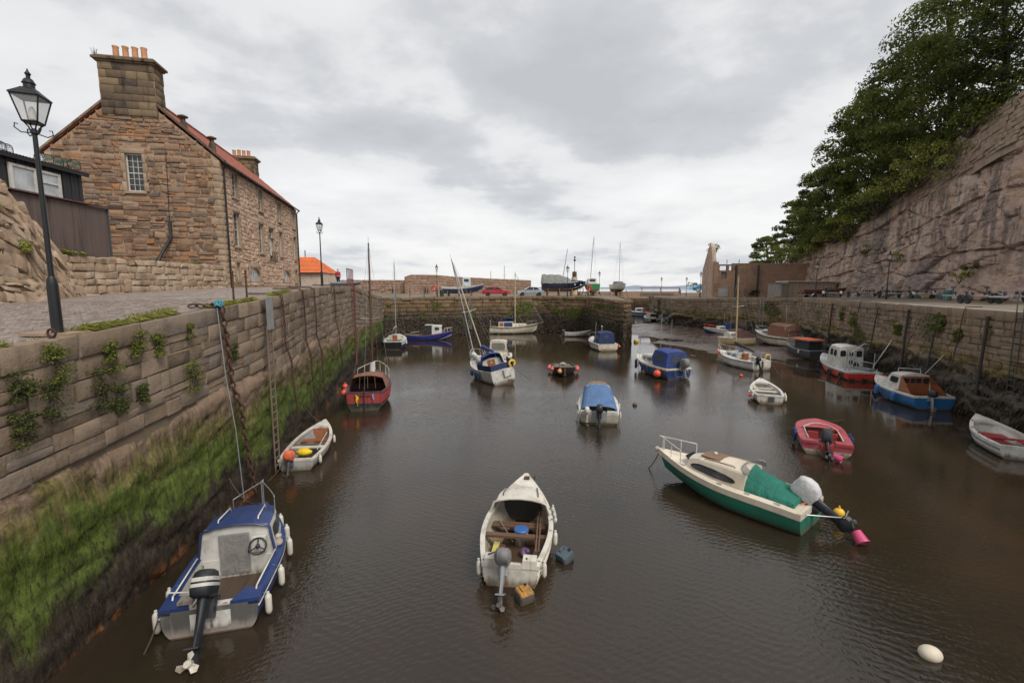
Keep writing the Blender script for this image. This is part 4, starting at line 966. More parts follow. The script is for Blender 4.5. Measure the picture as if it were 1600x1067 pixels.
# ------------------------------------------------------------------ boats
class Boat:
    def __init__(s, name, label, pos, th, L, B, hs, hm, hb, draft=.28, tr=.8, p=2.4, rake=.35, heel=0, trim=0, dz=0.0, sm=.42, vee=1.0, cat='boat', group=None, centre=False):
        s.L, s.B, s.hs, s.hm, s.hb, s.draft, s.tr, s.p_, s.rake, s.sm, s.vee = L, B, hs, hm, hb, draft, tr, p, rake, sm, vee
        th = R(th); d = V((-math.sin(th), math.cos(th), 0))
        c = V(pos) + (V((0,0,0)) if centre else d*L/2); c.z += dz
        s.root = thing(name, c, th, label, cat, group, rx=R(trim), ry=R(heel))
        s.M = Matrix.Translation(c) @ s.root.rotation_euler.to_matrix().to_4x4()
    def w(s, t):
        if t < s.sm: f = s.tr + (1 - s.tr)*math.sin(math.pi/2*t/s.sm)
        else: f = 1 - ((t - s.sm)/(1 - s.sm))**s.p_
        return max(s.B/2*f, .012)
    def zs(s, t):
        if t < .35: return lerp(s.hs, s.hm, 1 - (1 - t/.35)**2)
        return lerp(s.hm, s.hb, ((t - .35)/.65)**1.8)
    def zk(s, t):
        return -s.draft if t < .62 else lerp(-s.draft, s.hb*.35, ((t - .62)/.38)**2.2)
    def pt(s, t, u, side=1, off=0.0):
        zs, zk, w = s.zs(t), s.zk(t), s.w(t)
        f = max(0, (t - .45)/.55); kx = lerp(2.8, 1.25, f)*s.vee; kz = lerp(1.7, 1.0, f)
        x = w*(1 - (1 - u)**kx); z = zk + (zs - zk)*u**kz
        y = -s.L/2 + (s.L - s.rake)*t + s.rake*max(0, (z + s.draft))/(s.hb + s.draft)*t**3
        x = max(0, x + off)
        return V((side*x, y, z))
    def sheer(s, t, side, off=0, dz=0):
        q = s.pt(t, 1, side, off); q.z += dz; return q
    def Y(s, t): return s.pt(t, 1).y
    def world(s, p): return s.M @ V(p)
    def hull(s, mats, wl=.06, stripe=.0, nst=34, nu=10, name='hull'):
        mb = MB()
        for side in (-1, 1):
            P = [[s.pt(i/nst, j/nu, side) for j in range(nu+1)] for i in range(nst+1)]
            for i in range(nst):
                for j in range(nu):
                    q = [P[i][j], P[i+1][j], P[i+1][j+1], P[i][j+1]]; zc = sum(v.z for v in q)/4
                    m = 1 if zc < wl and len(mats) > 1 else (2 if stripe and j >= nu*(1 - stripe) and len(mats) > 2 else 0)
                    mb.add(q if side > 0 else q[::-1], [(0,1,2,3)], m)
        prof = [s.pt(0, j/nu, -1) for j in range(nu, -1, -1)] + [s.pt(0, j/nu, 1) for j in range(1, nu+1)]
        tm = 3 if len(mats) > 3 else 0
        for j in range(nu): # transom in strips so that its foot can carry the bottom paint
            a, b_ = s.pt(0, j/nu, 1), s.pt(0, (j+1)/nu, 1)
            mb.add([(-a.x, a.y, a.z), (a.x, a.y, a.z), (b_.x, b_.y, b_.z), (-b_.x, b_.y, b_.z)], [(0,1,2,3)], 1 if (a.z+b_.z)/2 < wl and len(mats) > 1 else tm)
        return mb.build(name, mats, s.root, 45)
    def strip(s, t0, t1, prof, n=34, sides=(-1, 1)):
        """prof: closed section of (offset outwards from sheer, dz) swept along the sheer"""
        mb = MB()
        for sd in sides:
            rings = []
            for i in range(n+1):
                t = lerp(t0, t1, i/n); rings.append([s.sheer(t, sd, o, z) for o, z in prof])
            mb.loft(rings)
        return mb
    def gunwale(s, mat, wi=.07, wo=.03, h=.05, t0=0, t1=1, transom=True, name='gunwale'):
        mb = s.strip(t0, t1, [(wo, -h), (wo, .012), (-wi, .012), (-wi, -h)])
        if transom and t0 == 0:
            w_ = s.w(0); z = s.zs(0); mb.box((0, -s.L/2 + .035, z - h/2 + .016), (2*w_ + wo*2 - .01, .09, h + .03))
        return mb.build(name, mat, s.root, 40)
    def rub(s, mat, r=.028, dz=-.07, name='rubbing_strake', t0=0., t1=1., u=None):
        mb = MB()
        for sd in (-1, 1): mb.tube([(s.sheer(lerp(t0, t1, i/30), sd, .01, dz) if u is None else s.pt(lerp(t0, t1, i/30), u, sd, .008)) for i in range(31)], r, 6)
        return mb.build(name, mat, s.root, 60)
    def clinker(s, mat, us=(.45, .58, .7, .8, .9), r=.012):
        for u in us: s.rub(mat, r, u=u, name='strake', t0=0, t1=.985)
    def inner(s, mat, fmat, t0, t1, floor, th=.05, n=20, ends=True):
        mb = MB(); fl = MB(); k = 6; L_, R_ = [], []
        for sd, store in ((-1, L_), (1, R_)):
            for i in range(n+1):
                t = lerp(t0, t1, i/n)
                col_ = []
                for j in range(k+1):
                    u = 1 - j/k*.75; q = s.pt(t, u, sd, -th)
                    if t0 == 0 and i == 0: q.y += .05
                    if q.z < floor or j == k:
                        q = q.copy(); q.z = floor
                    col_.append(q)
                store.append(col_)
        for store, fl_ in ((L_, False), (R_, True)): mb.grid(store)
        for i in range(n):
            fl.add([L_[i][-1], R_[i][-1], R_[i+1][-1], L_[i+1][-1]], [(0,1,2,3)])
        if ends:
            for i in (0, n): mb.add(L_[i] + R_[i][::-1], [tuple(range(2*k+2))])
        mb.build('inner_side', mat, s.root, 60); return fl.build('floor', fmat, s.root)
    def deck(s, mat, t0, t1, cam=.05, n=16, name='foredeck', dz=.0, face=.0):
        rows = []
        for i in range(n+1):
            t = lerp(t0, t1, i/n); a = s.sheer(t, 1, .0, dz)
            rows.append([V((a.x*q, a.y, a.z + cam*(1 - q*q)*min(1, a.x*3))) for q in (-1, -.7, -.35, 0, .35, .7, 1)])
        mb = MB().grid(rows)
        if face: mb.grid([[v - V((0, 0, face)) for v in rows[0]], rows[0]])
        return mb.build(name, mat, s.root, 50)
    def thwart(s, t, wid, z, mat, name='thwart', th=.04, inset=.06):
        mb = MB(); a = s.pt(t, .8, 1).x - inset
        y = s.Y(t)
        x0 = min(s.w(t), s.w(min(1, t + wid/s.L))) - inset
        mb.box((0, y, z), (2*x0, wid, th)); return mb.build(name, mat, s.root)
    def cabin(s, st, mat, name='cabin', cam=.06, roofmat=None, caps=(True, True)):
        """st: list of (y, half width at foot, half width at top, z foot, z top)"""
        s.st = st; rings = []
        for (y, wb, wt, zb, zt) in st:
            rings.append([V((-wb, y, zb)), V((-wt, y, zt - .05)), V((-wt*.93, y, zt + .0)), V((-wt*.5, y, zt + cam*.75)), V((0, y, zt + cam)), V((wt*.5, y, zt + cam*.75)), V((wt*.93, y, zt)), V((wt, y, zt - .05)), V((wb, y, zb))])
        mb = MB(); n = 9
        for i in range(len(rings) - 1):
            for j in range(n - 1):
                mb.add([rings[i][j], rings[i][j+1], rings[i+1][j+1], rings[i+1][j]], [(0,1,2,3)], 1 if (roofmat and 1 <= j <= 6) else 0)
        if caps[0]: mb.add(rings[0], [tuple(range(n))])
        if caps[1]: mb.add(rings[-1], [tuple(range(n-1, -1, -1))])
        o = mb.build(name, [mat, roofmat] if roofmat else mat, s.root, 35); o['st_'] = 0; return o
    def cs(s, st, y):
        for a, b_ in zip(st, st[1:]):
            lo, hi = min(a[0], b_[0]), max(a[0], b_[0])
            if lo - 1e-6 <= y <= hi + 1e-6:
                f = (y - a[0])/(b_[0] - a[0]) if b_[0] != a[0] else 0; return [lerp(p, q, f) for p, q in zip(a, b_)]
        return st[0] if abs(y - st[0][0]) < abs(y - st[-1][0]) else st[-1]
    def spane(s, st, y0, y1, f0, f1, mat, parent, sides=(-1, 1), name='window', rnd_=.25, frame=None, f0b=None, f1b=None):
        """window on the cabin side between two heights (fractions), with rounded corners"""
        f0b = f0 if f0b is None else f0b; f1b = f1 if f1b is None else f1b
        cor = [(y0, f0), (y1, f0b), (y1, f1b), (y0, f1)]; pts = []
        for i in range(4):
            p, c, q = cor[i-1], cor[i], cor[(i+1) % 4]
            for k in range(4):
                f = k/3; a = (lerp(c[0], p[0], rnd_*(1-f)), lerp(c[1], p[1], rnd_*(1-f))); b_ = (lerp(c[0], q[0], rnd_*f), lerp(c[1], q[1], rnd_*f)); pts.append((lerp(a[0], b_[0], f), lerp(a[1], b_[1], f)))
        def put(pp, sd, off):
            out = []
            for y, f in pp:
                _, wb, wt, zb, zt = s.cs(st, y); zt = zt - .05; out.append(V((sd*(lerp(wb, wt, f) + off), y, lerp(zb, zt, f))))
            return out
        for sd in sides:
            c = (sum(p[0] for p in pts)/len(pts), sum(p[1] for p in pts)/len(pts))
            P_ = put(pts, sd, .018); mb = MB(); o_ = put(pts, sd, -.02); mid_ = put([(lerp(c[0], a, .55), lerp(c[1], b_, .55)) for a, b_ in pts], sd, .018)
            mb.loft([o_, P_, mid_], True, (False, False)); n_ = len(mid_); mb.add(mid_ + put([c], sd, .018), [(i, (i+1) % n_, n_) for i in range(n_)]); w_ = mb.build(name, mat, parent)
            if frame:
                P2 = put([(c[0] + (a - c[0])*1.0, c[1] + (b_ - c[1])*1.0) for a, b_ in pts], sd, .02)
                MB().tube(P2 + [P2[0]], .014, 5).build('window_frame', frame, parent)
    def epane(s, st, idx, x0, x1, f0, f1, mat, parent, name='window', off=.012, frame=None):
        """window on the end face of a cabin (idx 0 = first station, -1 = last)"""
        y, wb, wt, zb, zt = st[idx]; sg = -1 if (st[0][0] < st[-1][0]) == (idx == 0) else 1
        z0, z1 = lerp(zb, zt, f0), lerp(zb, zt, f1); r = min(abs(x1-x0), z1-z0)*.18
        P_ = [V((x, y + sg*off, z)) for x, z in ((x0+r, z0), (x1-r, z0), (x1, z0+r), (x1, z1-r), (x1-r, z1), (x0+r, z1), (x0, z1-r), (x0, z0+r))]
        MB().prism(P_, (0,0,0), (0,-sg*.03,0)).build(name, mat, parent)
        if frame: MB().tube(P_ + [P_[0]], .014, 5).build('window_frame', frame, parent)
    def tube(s, name, pts, r, mat, n=6, sm=60): return MB().tube(pts, r, n).build(name, mat, s.root, sm)
    def pulpit(s, t0, h, mat=None, r=.016, t1=.985, posts=3, low=True, inset=-.05, name='pulpit_rail'):
        mat = mat or steel; mb = MB(); top = []
        for sd in (-1, 1):
            seq = [s.sheer(lerp(t0, t1, k/8), sd, inset, h) for k in range(9)]
            seq[0].z -= h*.0
            top.append(seq)
            for k in range(posts):
                t = lerp(t0, t1 - .02, k/max(1, posts-1)); a = s.sheer(t, sd, inset); mb.tube([a, a + V((0,0,h))], r*.9, 6)
        nose = (top[0][-1] + top[1][-1])/2 + V((0, .06, 0))
        mb.tube(top[0] + [nose] + top[1][::-1], r, 6)
        return mb.build(name, mat, s.root, 60)
    def fender(s, t, side, mat=None, r=.085, l=.42, drop=.12, kind='cyl', line=None):
        mat = mat or fend; a = s.sheer(t, side, 0); q = s.pt(t, .8, side); p = V((max(abs(a.x), abs(q.x))*side + side*(r + .03), a.y, a.z - drop - l))
        mb = MB()
        if kind == 'cyl': r *= .8; mb.lathe([(.02, -.02), (r*.6, 0), (r*.9, .03), (r, .07), (r, l*.5), (r, l - .07), (r*.9, l - .03), (r*.6, l), (.025, l + .02), (.025, l + .05)], p, 12)
        elif kind == 'ball': mb.ball(p + V((0, 0, l - r)), r, 12); mb.lathe([(.04, 0), (.03, .07)], p + V((0,0,l)), 8)
        else:
            rings = []
            for k in range(14):
                a_ = 2*math.pi*k/14; c = V((0, math.cos(a_)*r*1.7, math.sin(a_)*r*1.7)); rings.append([p + V((0, 0, l-r*2)) + c + V((math.cos(b_)*r*.6, math.cos(a_)*math.sin(b_)*r*.6, math.sin(a_)*math.sin(b_)*r*.6)) for b_ in [2*math.pi*j/7 for j in range(7)]])
            rings.append(rings[0]); mb.loft(rings, True, (False, False))
        f = mb.build('fender', mat, s.root, 50)
        MB().tube([p + V((0,0,l)), a + V((-side*.05, 0, .03))], .009, 4).build('fender_line', line or rope_b, f)
        return f
    def outboard(s, x=0, tilt=15, mats=None, sc_=1.0, z=None, yoff=0.0, stripe=None, cover=None, rz=0, prop=None, legmat=None, ch=1.0):
        mats = mats or blackplast; z = s.zs(0)*.92 if z is None else z
        base = V((x, -s.L/2 - .05 + yoff, z)); rot = Matrix.Rotation(R(rz), 3, 'Z') @ Matrix.Rotation(R(-tilt), 3, 'X'); k = sc_
        def T(p): return base + rot @ (V(p)*k)
        def put(mb): mb.v = [tuple(T(p)) for p in mb.v]; return mb
        mo = MB().box((0, .03, -.12), (.24, .16, .34)); mo.box((.0, .12, .0), (.28, .06, .08)); m_ = put(mo).build('outboard_motor', legmat or blackplast, s.root, 40)
        cw = MB(); rings = []
        for (zz, sx, sy, cy) in ((.02, .13, .17, -.17), (.06, .165, .25, -.19), (.16, .175, .28, -.20), (.30, .165, .27, -.20), (.40, .14, .23, -.20), (.44, .09, .16, -.20)):
            rings.append([V((sx*math.copysign(abs(math.cos(a))**.6, math.cos(a)), cy + sy*math.copysign(abs(math.sin(a))**.6, math.sin(a)), zz*ch)) for a in [2*math.pi*j/16 for j in range(16)]])
        cm = cover if cover else mats
        if cover:
            rings = [[V((p.x*1.12 + rnd(-.015, .015), (p.y + .19)*1.1 - .19 + rnd(-.015, .015), p.z*1.08 - (.08 if i == 0 else 0) + rnd(-.012, .012))) for p in r_] for i, r_ in enumerate(rings)]
        put(cw.loft(rings)).build('cowl' if not cover else 'cowl_cover', cm, m_, 50)
        if stripe:
            st_ = MB(); 
            for zz, hh in ((.18, .05), (.26, .06)):
                st_.loft([[V((.178*math.copysign(abs(math.cos(a))**.6, math.cos(a)), -.20 + .285*math.copysign(abs(math.sin(a))**.6, math.sin(a)), q)) for a in [2*math.pi*j/16 for j in range(16)]] for q in (zz, zz + hh)], True, (False, False))
            put(st_).build('cowl_stripe', stripe, m_, 60)
        lg = MB(); lg.loft([[V((sx*math.cos(a), -.16 + cy + sy*math.sin(a), zz)) for a in [2*math.pi*j/10 for j in range(10)]] for zz, sx, sy, cy in ((.03, .1, .13, 0), (-.2, .07, .12, 0), (-.55, .05, .11, -.02), (-.72, .045, .13, -.03), (-.80, .05, .16, -.03), (-.86, .06, .19, -.05), (-.92, .045, .16, -.04))])
        lg.box((0, -.22, -.66), (.2, .4, .02)); put(lg).build('leg', legmat or mats, m_, 50)
        pr = MB(); pr.lathe([(.02, 0), (.055, .05), (.06, .16), (.04, .2)], (0, -.30, -.86), 10, rot=Matrix.Rotation(R(90), 3, 'X'))
        for a in (0, 120, 240):
            rr = Matrix.Rotation(R(a), 3, 'Y'); pr.add([V((0, -.42, -.86)) + rr @ V(p) for p in ((-.03, .03, .04), (.03, -.03, .04), (.075, -.03, .12), (.03, .0, .17), (-.04, .03, .14))], [(0,1,2,3,4)])
        put(pr).build('propeller', prop or darkgrey, m_)
        sk = MB().prism([V((0, -.10, -.88)), V((0, -.32, -.88)), V((0, -.30, -1.08)), V((0, -.2, -1.1))], (-.012,0,0), (.012,0,0)); put(sk).build('skeg', legmat or mats, m_)
        return m_
    def mast(s, y, z0, h, r=.055, mat=None, lean=(0, 0), boom=None, cover=None, stays=True, spread=None, fore=True, furl=None, bowz=None):
        mat = mat or alu; top = V((lean[0], y + lean[1], z0 + h)); base = V((0, y, z0))
        s.tube('mast', [base, base.lerp(top, .6), top], [r, r*.95, r*.65], mat, 8)
        s.tube('masthead', [top, top + V((0, 0, .35))], .008, darkgrey, 4)
        if spread:
            c = base.lerp(top, spread); s.tube('spreader', [c - V((.55, .1, -.05)), c, c + V((.55, -.1, .05))], .018, alu)
        if stays:
            t_ = max(0, min(1, (y + s.L/2)/s.L - .04))
            for sd in (-1, 1):
                a = s.sheer(t_, sd, -.03); pth = [a, (base.lerp(top, spread) + V((.55*sd, -.1, .0))) if spread else a.lerp(top, .5), top]
                s.tube('shroud', pth, .007, galv, 4)
            s.tube('backstay', [V((0, -s.L/2 + .05, s.hs)), top], .006, galv, 4)
        if fore:
            s.tube('forestay', [s.sheer(.985, 1, 0), base.lerp(top, .97)], .045 if furl else .007, furl or galv, 6)
        if boom:
            bz = z0 + boom[1]; e = V((0, y - boom[0], bz + boom[2])); s.tube('boom', [V((0, y, bz)), e], .04, alu, 8)
            if cover:
                n = 12; rings = []
                for k in range(n+1):
                    f = k/n; c = V((0, y, bz)).lerp(e, f); w_ = lerp(.16, .07, f); hh = lerp(.34, .14, f)*(1 + rnd(-.08, .08))
                    rings.append([c + V((w_*math.cos(a), 0, .02 + hh*.5*(1 + math.sin(a)) - .1)) for a in [2*math.pi*j/9 for j in range(9)]])
                MB().loft(rings).build('sail_cover', cover, s.root, 60)
    def coaming(s, st, h, mat, th=.03, name='coaming'): pass
def mooring(a, b_, sag, r=.012, mat=None, label='', cat='rope', group=None, name='mooring_rope'):
    o = MB().tube(catenary(a, b_, sag, 14), r, 5).build(name, mat or rope_d)
    tag(o, label, cat, group); return o
def ring_torus(mb, c, R_, r, ax='Y', n=18, m=6, rot=None, a0=0, a1=360):
    pts = []
    for k in range(n+1):
        a = R(lerp(a0, a1, k/n)); p = V((R_*math.cos(a), 0, R_*math.sin(a))) if ax == 'Y' else V((R_*math.cos(a), R_*math.sin(a), 0))
        if rot is not None: p = rot @ p
        pts.append(V(c) + p)
    mb.tube(pts, r, m, caps=(a1 - a0 < 360)); return mb
def cleat(bt, p): MB().box(V(p) + V((0,0,.025)), (.05, .14, .03)).build('cleat', steel, bt.root)
def drape(rows, mat, name, root, wob=.02, sm=60):
    rr = [[V(p) + V((rnd(-wob, wob)*.4, rnd(-wob, wob)*.4, rnd(-wob, wob))) for p in r_] for r_ in rows]
    return MB().grid(rr).build(name, mat, root, sm)
TREAD = paint('grey_tread_plate', (0.10, 0.095, 0.09), .5, .5, (0.3, 0.26, 0.22))
REDBOOT = paint('red_antifoul', (0.16, 0.03, 0.025), .7, .5); DKBOOT = paint('dark_antifoul', (0.02, 0.025, 0.022), .7, .4); GRBOOT = paint('green_black_antifoul', (0.012, 0.025, 0.02), .6, .4); BLBOOT = paint('blue_antifoul', (0.02, 0.04, 0.1), .7, .4)

# 1 --- blue and white cabin boat under the left wall
b1 = Boat('cabin_motorboat', 'blue topped white cabin motorboat with big tilted outboard by the algae wall', at(331, 990), 14, 3.75, 1.78, .55, .6, .85, .2, .92, 2.2, .3, cat='motorboat')
b1.hull([navy, REDBOOT, navy, TREAD], .07); b1.gunwale(navy, .17, .03, .06, 0, 1, False, 'side_deck'); b1.rub(white, .02, -.1)
b1.inner(white, white, 0.0, .62, .10, .17); b1.deck(navy, .58, 1, .05)
Y = b1.Y
for k in range(9):
    y = lerp(Y(.10), Y(.48), k/9); MB().box((0, y + .075, .13), (1.16, .15, .025)).build('floor_plank', planks, b1.root)
st = [(Y(.46), .78, .66, .48, 1.28), (Y(.60), .77, .64, .5, 1.30), (Y(.74), .66, .52, .58, 1.22), (Y(.84), .47, .34, .68, 1.0)]
cb_ = b1.cabin(st, white, cam=.07, roofmat=navy)
MB().box((0, Y(.46) - .0, .32), (1.36, .03, .5)).build('bulkhead', white, b1.root)
MB().tube([(-.78, Y(.46) - .03, .5), (-.67, Y(.46) - .04, 1.24), (-.4, Y(.46) - .05, 1.33), (0, Y(.46) - .05, 1.36), (.4, Y(.46) - .05, 1.33), (.67, Y(.46) - .04, 1.24), (.78, Y(.46) - .03, .5)], .028, 6).build('roof_trim', navy, b1.root, 60)
dr = MB().box((-.05, Y(.46) - .035, .68), (.60, .02, .92)).build('door', greyp, b1.root)
MB().box((-.05, Y(.46) - .048, .68), (.54, .015, .86)).build('curtain', fabric('grey_lace_curtain', (.22, .21, .19)), dr)
MB().box((.24, Y(.46) - .06, .72), (.03, .03, .06)).build('latch', black, dr)
MB().box((.46, Y(.46) - .07, .88), (.3, .1, .32)).build('dashboard', white, b1.root)
sw = ring_torus(MB(), (.46, Y(.46) - .2, .88), .17, .017, rot=Matrix.Rotation(R(-25), 3, 'X'))
for a in (90, 210, 330): sw.tube([V((.46, Y(.46) - .2, .88)), V((.46, Y(.46) - .2, .88)) + Matrix.Rotation(R(-25), 3, 'X') @ V((.17*math.cos(R(a)), 0, .17*math.sin(R(a))))], .015, 5)
sw.ball((.46, Y(.46) - .2, .88), .05, 8); sw.build('steering_wheel', blackplast, b1.root, 60)
b1.spane(st, Y(.50), Y(.72), .45, .85, gdark, cb_)
for sd in (-1, 1):
    b1.tube('roof_handrail', [(sd*.40, Y(.50), 1.34), (sd*.40, Y(.51), 1.39), (sd*.37, Y(.68), 1.36), (sd*.37, Y(.69), 1.28)], .016, white)
    b1.tube('side_handrail', [b1.sheer(.08, sd, -.12, .03), b1.sheer(.09, sd, -.12, .09), b1.sheer(.44, sd, -.12, .09), b1.sheer(.45, sd, -.12, .03)], .017, white)
    q = MB().prism([(sd*.34, -1.86, .50), (sd*.85, -1.86, .50), (sd*.85, -1.50, .52), (sd*.5, -1.50, .52)], (0,0,0), (0,0,.10)); q.build('stern_quarter_deck', navy, b1.root)
MB().prism([(-.34, -1.88, .12), (.34, -1.88, .12), (.34, -1.55, .12), (-.34, -1.55, .12)], (0,0,0), (0,0,.33)).build('motor_well', white, b1.root)
MB().box((-.42, -1.72, .66), (.26, .22, .06)).build('switch_panel', greywood, b1.root)
b1.tube('tiller_rod', [(-.8, -1.6, .78), (-.38, -1.62, .74)], .014, white)
for k in range(3): b1.tube('cable', [(.1, -1.8, .5), (.3 + .06*k, -1.4, .35), (.45, -1.0 + .1*k, .2)], .01, black, 4)
b1.outboard(-.02, 34, blackplast, 1.12, .72, 0.05, stripe=white, legmat=blackplast, prop=fend)
b1.pulpit(.80, .62, steel, .015, .99, 2, inset=-.08)
for t_, sd in ((.04, -1), (.22, -1), (.06, 1), (.3, 1), (.60, 1), (.74, 1), (.86, 1)): b1.fender(t_, sd, fend, .08, .4, .06)
MB().lathe([(.02, 0), (.09, .02), (.1, .08), (.06, .16), (.08, .22), (.03, .26)], b1.sheer(.52, 1, -.1, .02), 9).build('coiled_rope', rope_w, b1.root, 60)
MB().box((0, Y(.9), .88), (.10, .12, .06)).build('bow_roller', steel, b1.root)

# 2 --- white rowing boat with orange covered motor
b2 = Boat('rowing_boat', 'white rowing boat with orange covered outboard and yellow bag by the long ladder', at(463, 736), 8.5, 4.2, 1.42, .42, .42, .68, .14, .82, 2.3, .25, cat='rowing boat')
b2.hull([paint('grey_white_hull', (.35, .34, .32), .5, .4), DKBOOT, white], .06, .12); b2.gunwale(dirty_white, .09, .03, .05); b2.inner(greyp, darkwood, 0, .9, .06); b2.deck(white, .84, 1, .04, face=.1)
b2.thwart(.40, .22, .33, white); b2.thwart(.475, .06, .345, teak, 'thwart_edge'); b2.thwart(.62, .34, .30, varn, 'bow_seat')
MB().prism([(-.52, b2.Y(.80), .12), (.52, b2.Y(.80), .12), (.40, b2.Y(.83), .50), (-.40, b2.Y(.83), .50)], (0,0,0), (0,.02,0)).build('bow_panel', varn, b2.root)
b2.thwart(.08, .3, .28, can_blue, 'stern_seat')
b2.outboard(-.18, 22, darkgrey, .85, .45, .06, cover=can_orange, legmat=darkgrey, ch=.75)
b2.tube('oar', [(.42, b2.Y(.3), .36), (.30, b2.Y(.78), .40)], .022, white)
for t_, sd in ((.1, 1), (.62, 1)): b2.fender(t_, sd, fend, .07, .28, .02)
p = b2.world((.10, b2.Y(.17), .30)); rings = []
for k in range(7):
    f = k/6; r_ = .24*math.sin(math.pi*(.14 + .72*f)); rings.append([p + V((r_*1.25*math.cos(a) + rnd(-.02, .02), r_*.8*math.sin(a), .30*f + rnd(-.015, .015))) for a in [2*math.pi*j/10 for j in range(10)]])
tag(MB().loft(rings).build('bag', can_yellow, None, 60), 'bright yellow bag lying in the stern of the rowing boat', 'bag')

# 3 --- red wooden sailing boat by the left wall
b3 = Boat('sailing_boat', 'faded red wooden sailing boat with torn hood and tall brown mast', at(570, 642), 9, 5.6, 2.25, 1.0, .95, 1.25, .3, .80, 2.2, .4, cat='sailing boat')
b3.hull([redp, GRBOOT], .42); b3.gunwale(can_maroon, .10, .03, .07, name='capping'); b3.clinker(redp, (.62, .76, .88), .014); b3.inner(can_maroon, darkwood, 0, .5, .45, .06); b3.deck(can_maroon, .46, 1, .08)
st = [(b3.Y(.24), 1.0, .82, .96, 1.55), (b3.Y(.36), 1.02, .80, .98, 1.62), (b3.Y(.52), .98, .72, 1.0, 1.52), (b3.Y(.62), .86, .6, 1.03, 1.25)]
b3.cabin(st, can_brown, 'spray_hood', .12, caps=(False, True))
for x in (-.45, 0, .42): b3.tube('hood_pole', [(x, b3.Y(.24), .95), (x*.9, b3.Y(.25), 1.66)], .014, teak)
MB().box((0, b3.Y(.6), .7), (1.6, .04, .7)).build('hood_bulkhead', can_maroon, b3.root)
for k in range(6): x = -.8 + .32*k; b3.tube('transom_seam', [(x, -2.81, .42), (x*1.06, -2.815, .98)], .008, can_maroon, 4)
MB().box((0, -2.84, .55), (.05, .09, 1.1)).build('rudder', darkwood, b3.root)
b3.tube('transom_rail', [(-.5, -2.86, .85), (.5, -2.86, .85)], .02, darkwood)
drape([[(-.36 + .09*(i-1)*(1 - .22*j) + .03*math.sin(j*2.1), -2.88 - .05*((i + j) % 2), .88 - .13*j - .03*i) for i in range(3)] for j in range(5)], can_yellow, 'yellow_flag', b3.root, .03)
drape([[(.48 + .05*(i-1)*(1 - .15*j) - .03*math.sin(j*1.7), -2.88 - .05*((i + j) % 2), .92 - .13*j + .03*i) for i in range(3)] for j in range(5)], fabric('pale_blue_flag', (.25, .38, .55)), 'blue_flag', b3.root, .03)
b3.mast(b3.Y(.62), 1.2, 7.9, .06, wood('brown_mast', (.09, .05, .03), axis=2), (0, .1), spread=.44, fore=True)
b3.pulpit(.66, .62, white, .022, .96, 3)
for k in range(7):
    f = k/6
MB().loft([[V((.16*math.cos(a) + rnd(-.03, .03), b3.Y(.60) + .15*math.sin(a), 1.35 + .75*k/6 + rnd(-.03, .03))) for a in [2*math.pi*j/8 for j in range(8)]] for k in range(7)]).build('furled_sail', can_white, b3.root, 60)
b3.fender(.2, -1, orangeb, .16, .35, .02, 'ball'); b3.fender(.34, -1, orangeb, .16, .35, -.2, 'ball'); b3.fender(.27, -1, can_grey, .1, .5, .02)

# 4 --- small dark blue sailing yacht in the back corner
b4 = Boat('sailing_yacht', 'small white decked sailing yacht with dark stern in the back left corner', at(614, 546.5), 8, 6.2, 2.35, .85, .85, 1.1, .3, .78, 2.3, .5, cat='yacht', heel=0)
b4.hull([navy, DKBOOT, white, black], .10, .2); b4.gunwale(white, .28, .03, .05, name='side_deck'); b4.inner(white, offwhite, 0, .40, .45, .28); b4.deck(white, .38, 1, .08)
st = [(b4.Y(.36), .82, .70, .84, 1.32), (b4.Y(.55), .80, .64, .86, 1.30), (b4.Y(.74), .52, .40, .92, 1.16)]; cb_ = b4.cabin(st, white, cam=.09)
MB().box((0, b4.Y(.36) - .02, .98), (.5, .04, .72)).build('companionway', varn, b4.root); b4.spane(st, b4.Y(.42), b4.Y(.68), .35, .75, gdark, cb_)
b4.mast(b4.Y(.56), 1.3, 8.0, .06, alu, (0, .1), boom=(2.4, .75, .1), cover=can_grey, spread=.5)
b4.pulpit(.84, .55); 
for sd in (-1, 1): b4.tube('guard_rail', [b4.sheer(t_, sd, -.06, .5 if 0 < i < 7 else .45) for i, t_ in enumerate([.02, .1, .25, .4, .55, .7, .8, .86])], .008, steel, 4); b4.tube('stern_rail', [b4.sheer(.0, sd, -.05, 0), b4.sheer(.0, sd, -.05, .5), b4.sheer(.14, sd, -.05, .5), b4.sheer(.14, sd, -.05, 0)], .015, steel)
b4.fender(.2, -1, blackplast, .14, .5, .0); b4.fender(.45, -1, blackplast, .14, .5, .0); b4.fender(.3, 1, fend, .09, .4, .05)

# 5 --- blue fishing boat with white wheelhouse at the back wall
b5 = Boat('fishing_boat', 'royal blue fishing boat with small white wheelhouse along the back wall', at(633, 531), -86, 6.0, 2.2, .72, .62, 1.15, .3, .6, 2.3, .4, cat='fishing boat')
b5.hull([deepblue, DKBOOT, deepblue], .05); b5.rub(white, .03, u=.33, name='white_line'); b5.gunwale(teak, .10, .03, .06); b5.inner(greyp, planks, 0, .66, .25); b5.deck(deepblue, .6, 1, .05)
st = [(b5.Y(.60), .62, .60, .6, 1.85), (b5.Y(.80), .52, .48, .7, 1.82)]; cb_ = b5.cabin(st, white, 'wheelhouse', .05); b5.spane(st, b5.Y(.66), b5.Y(.75), .52, .85, gdark, cb_); b5.epane(st, -1, -.36, .36, .55, .85, gdark, cb_)
MB().box((0, b5.Y(.54), 1.88), (1.3, 1.0, .05)).build('awning_roof', white, b5.root)
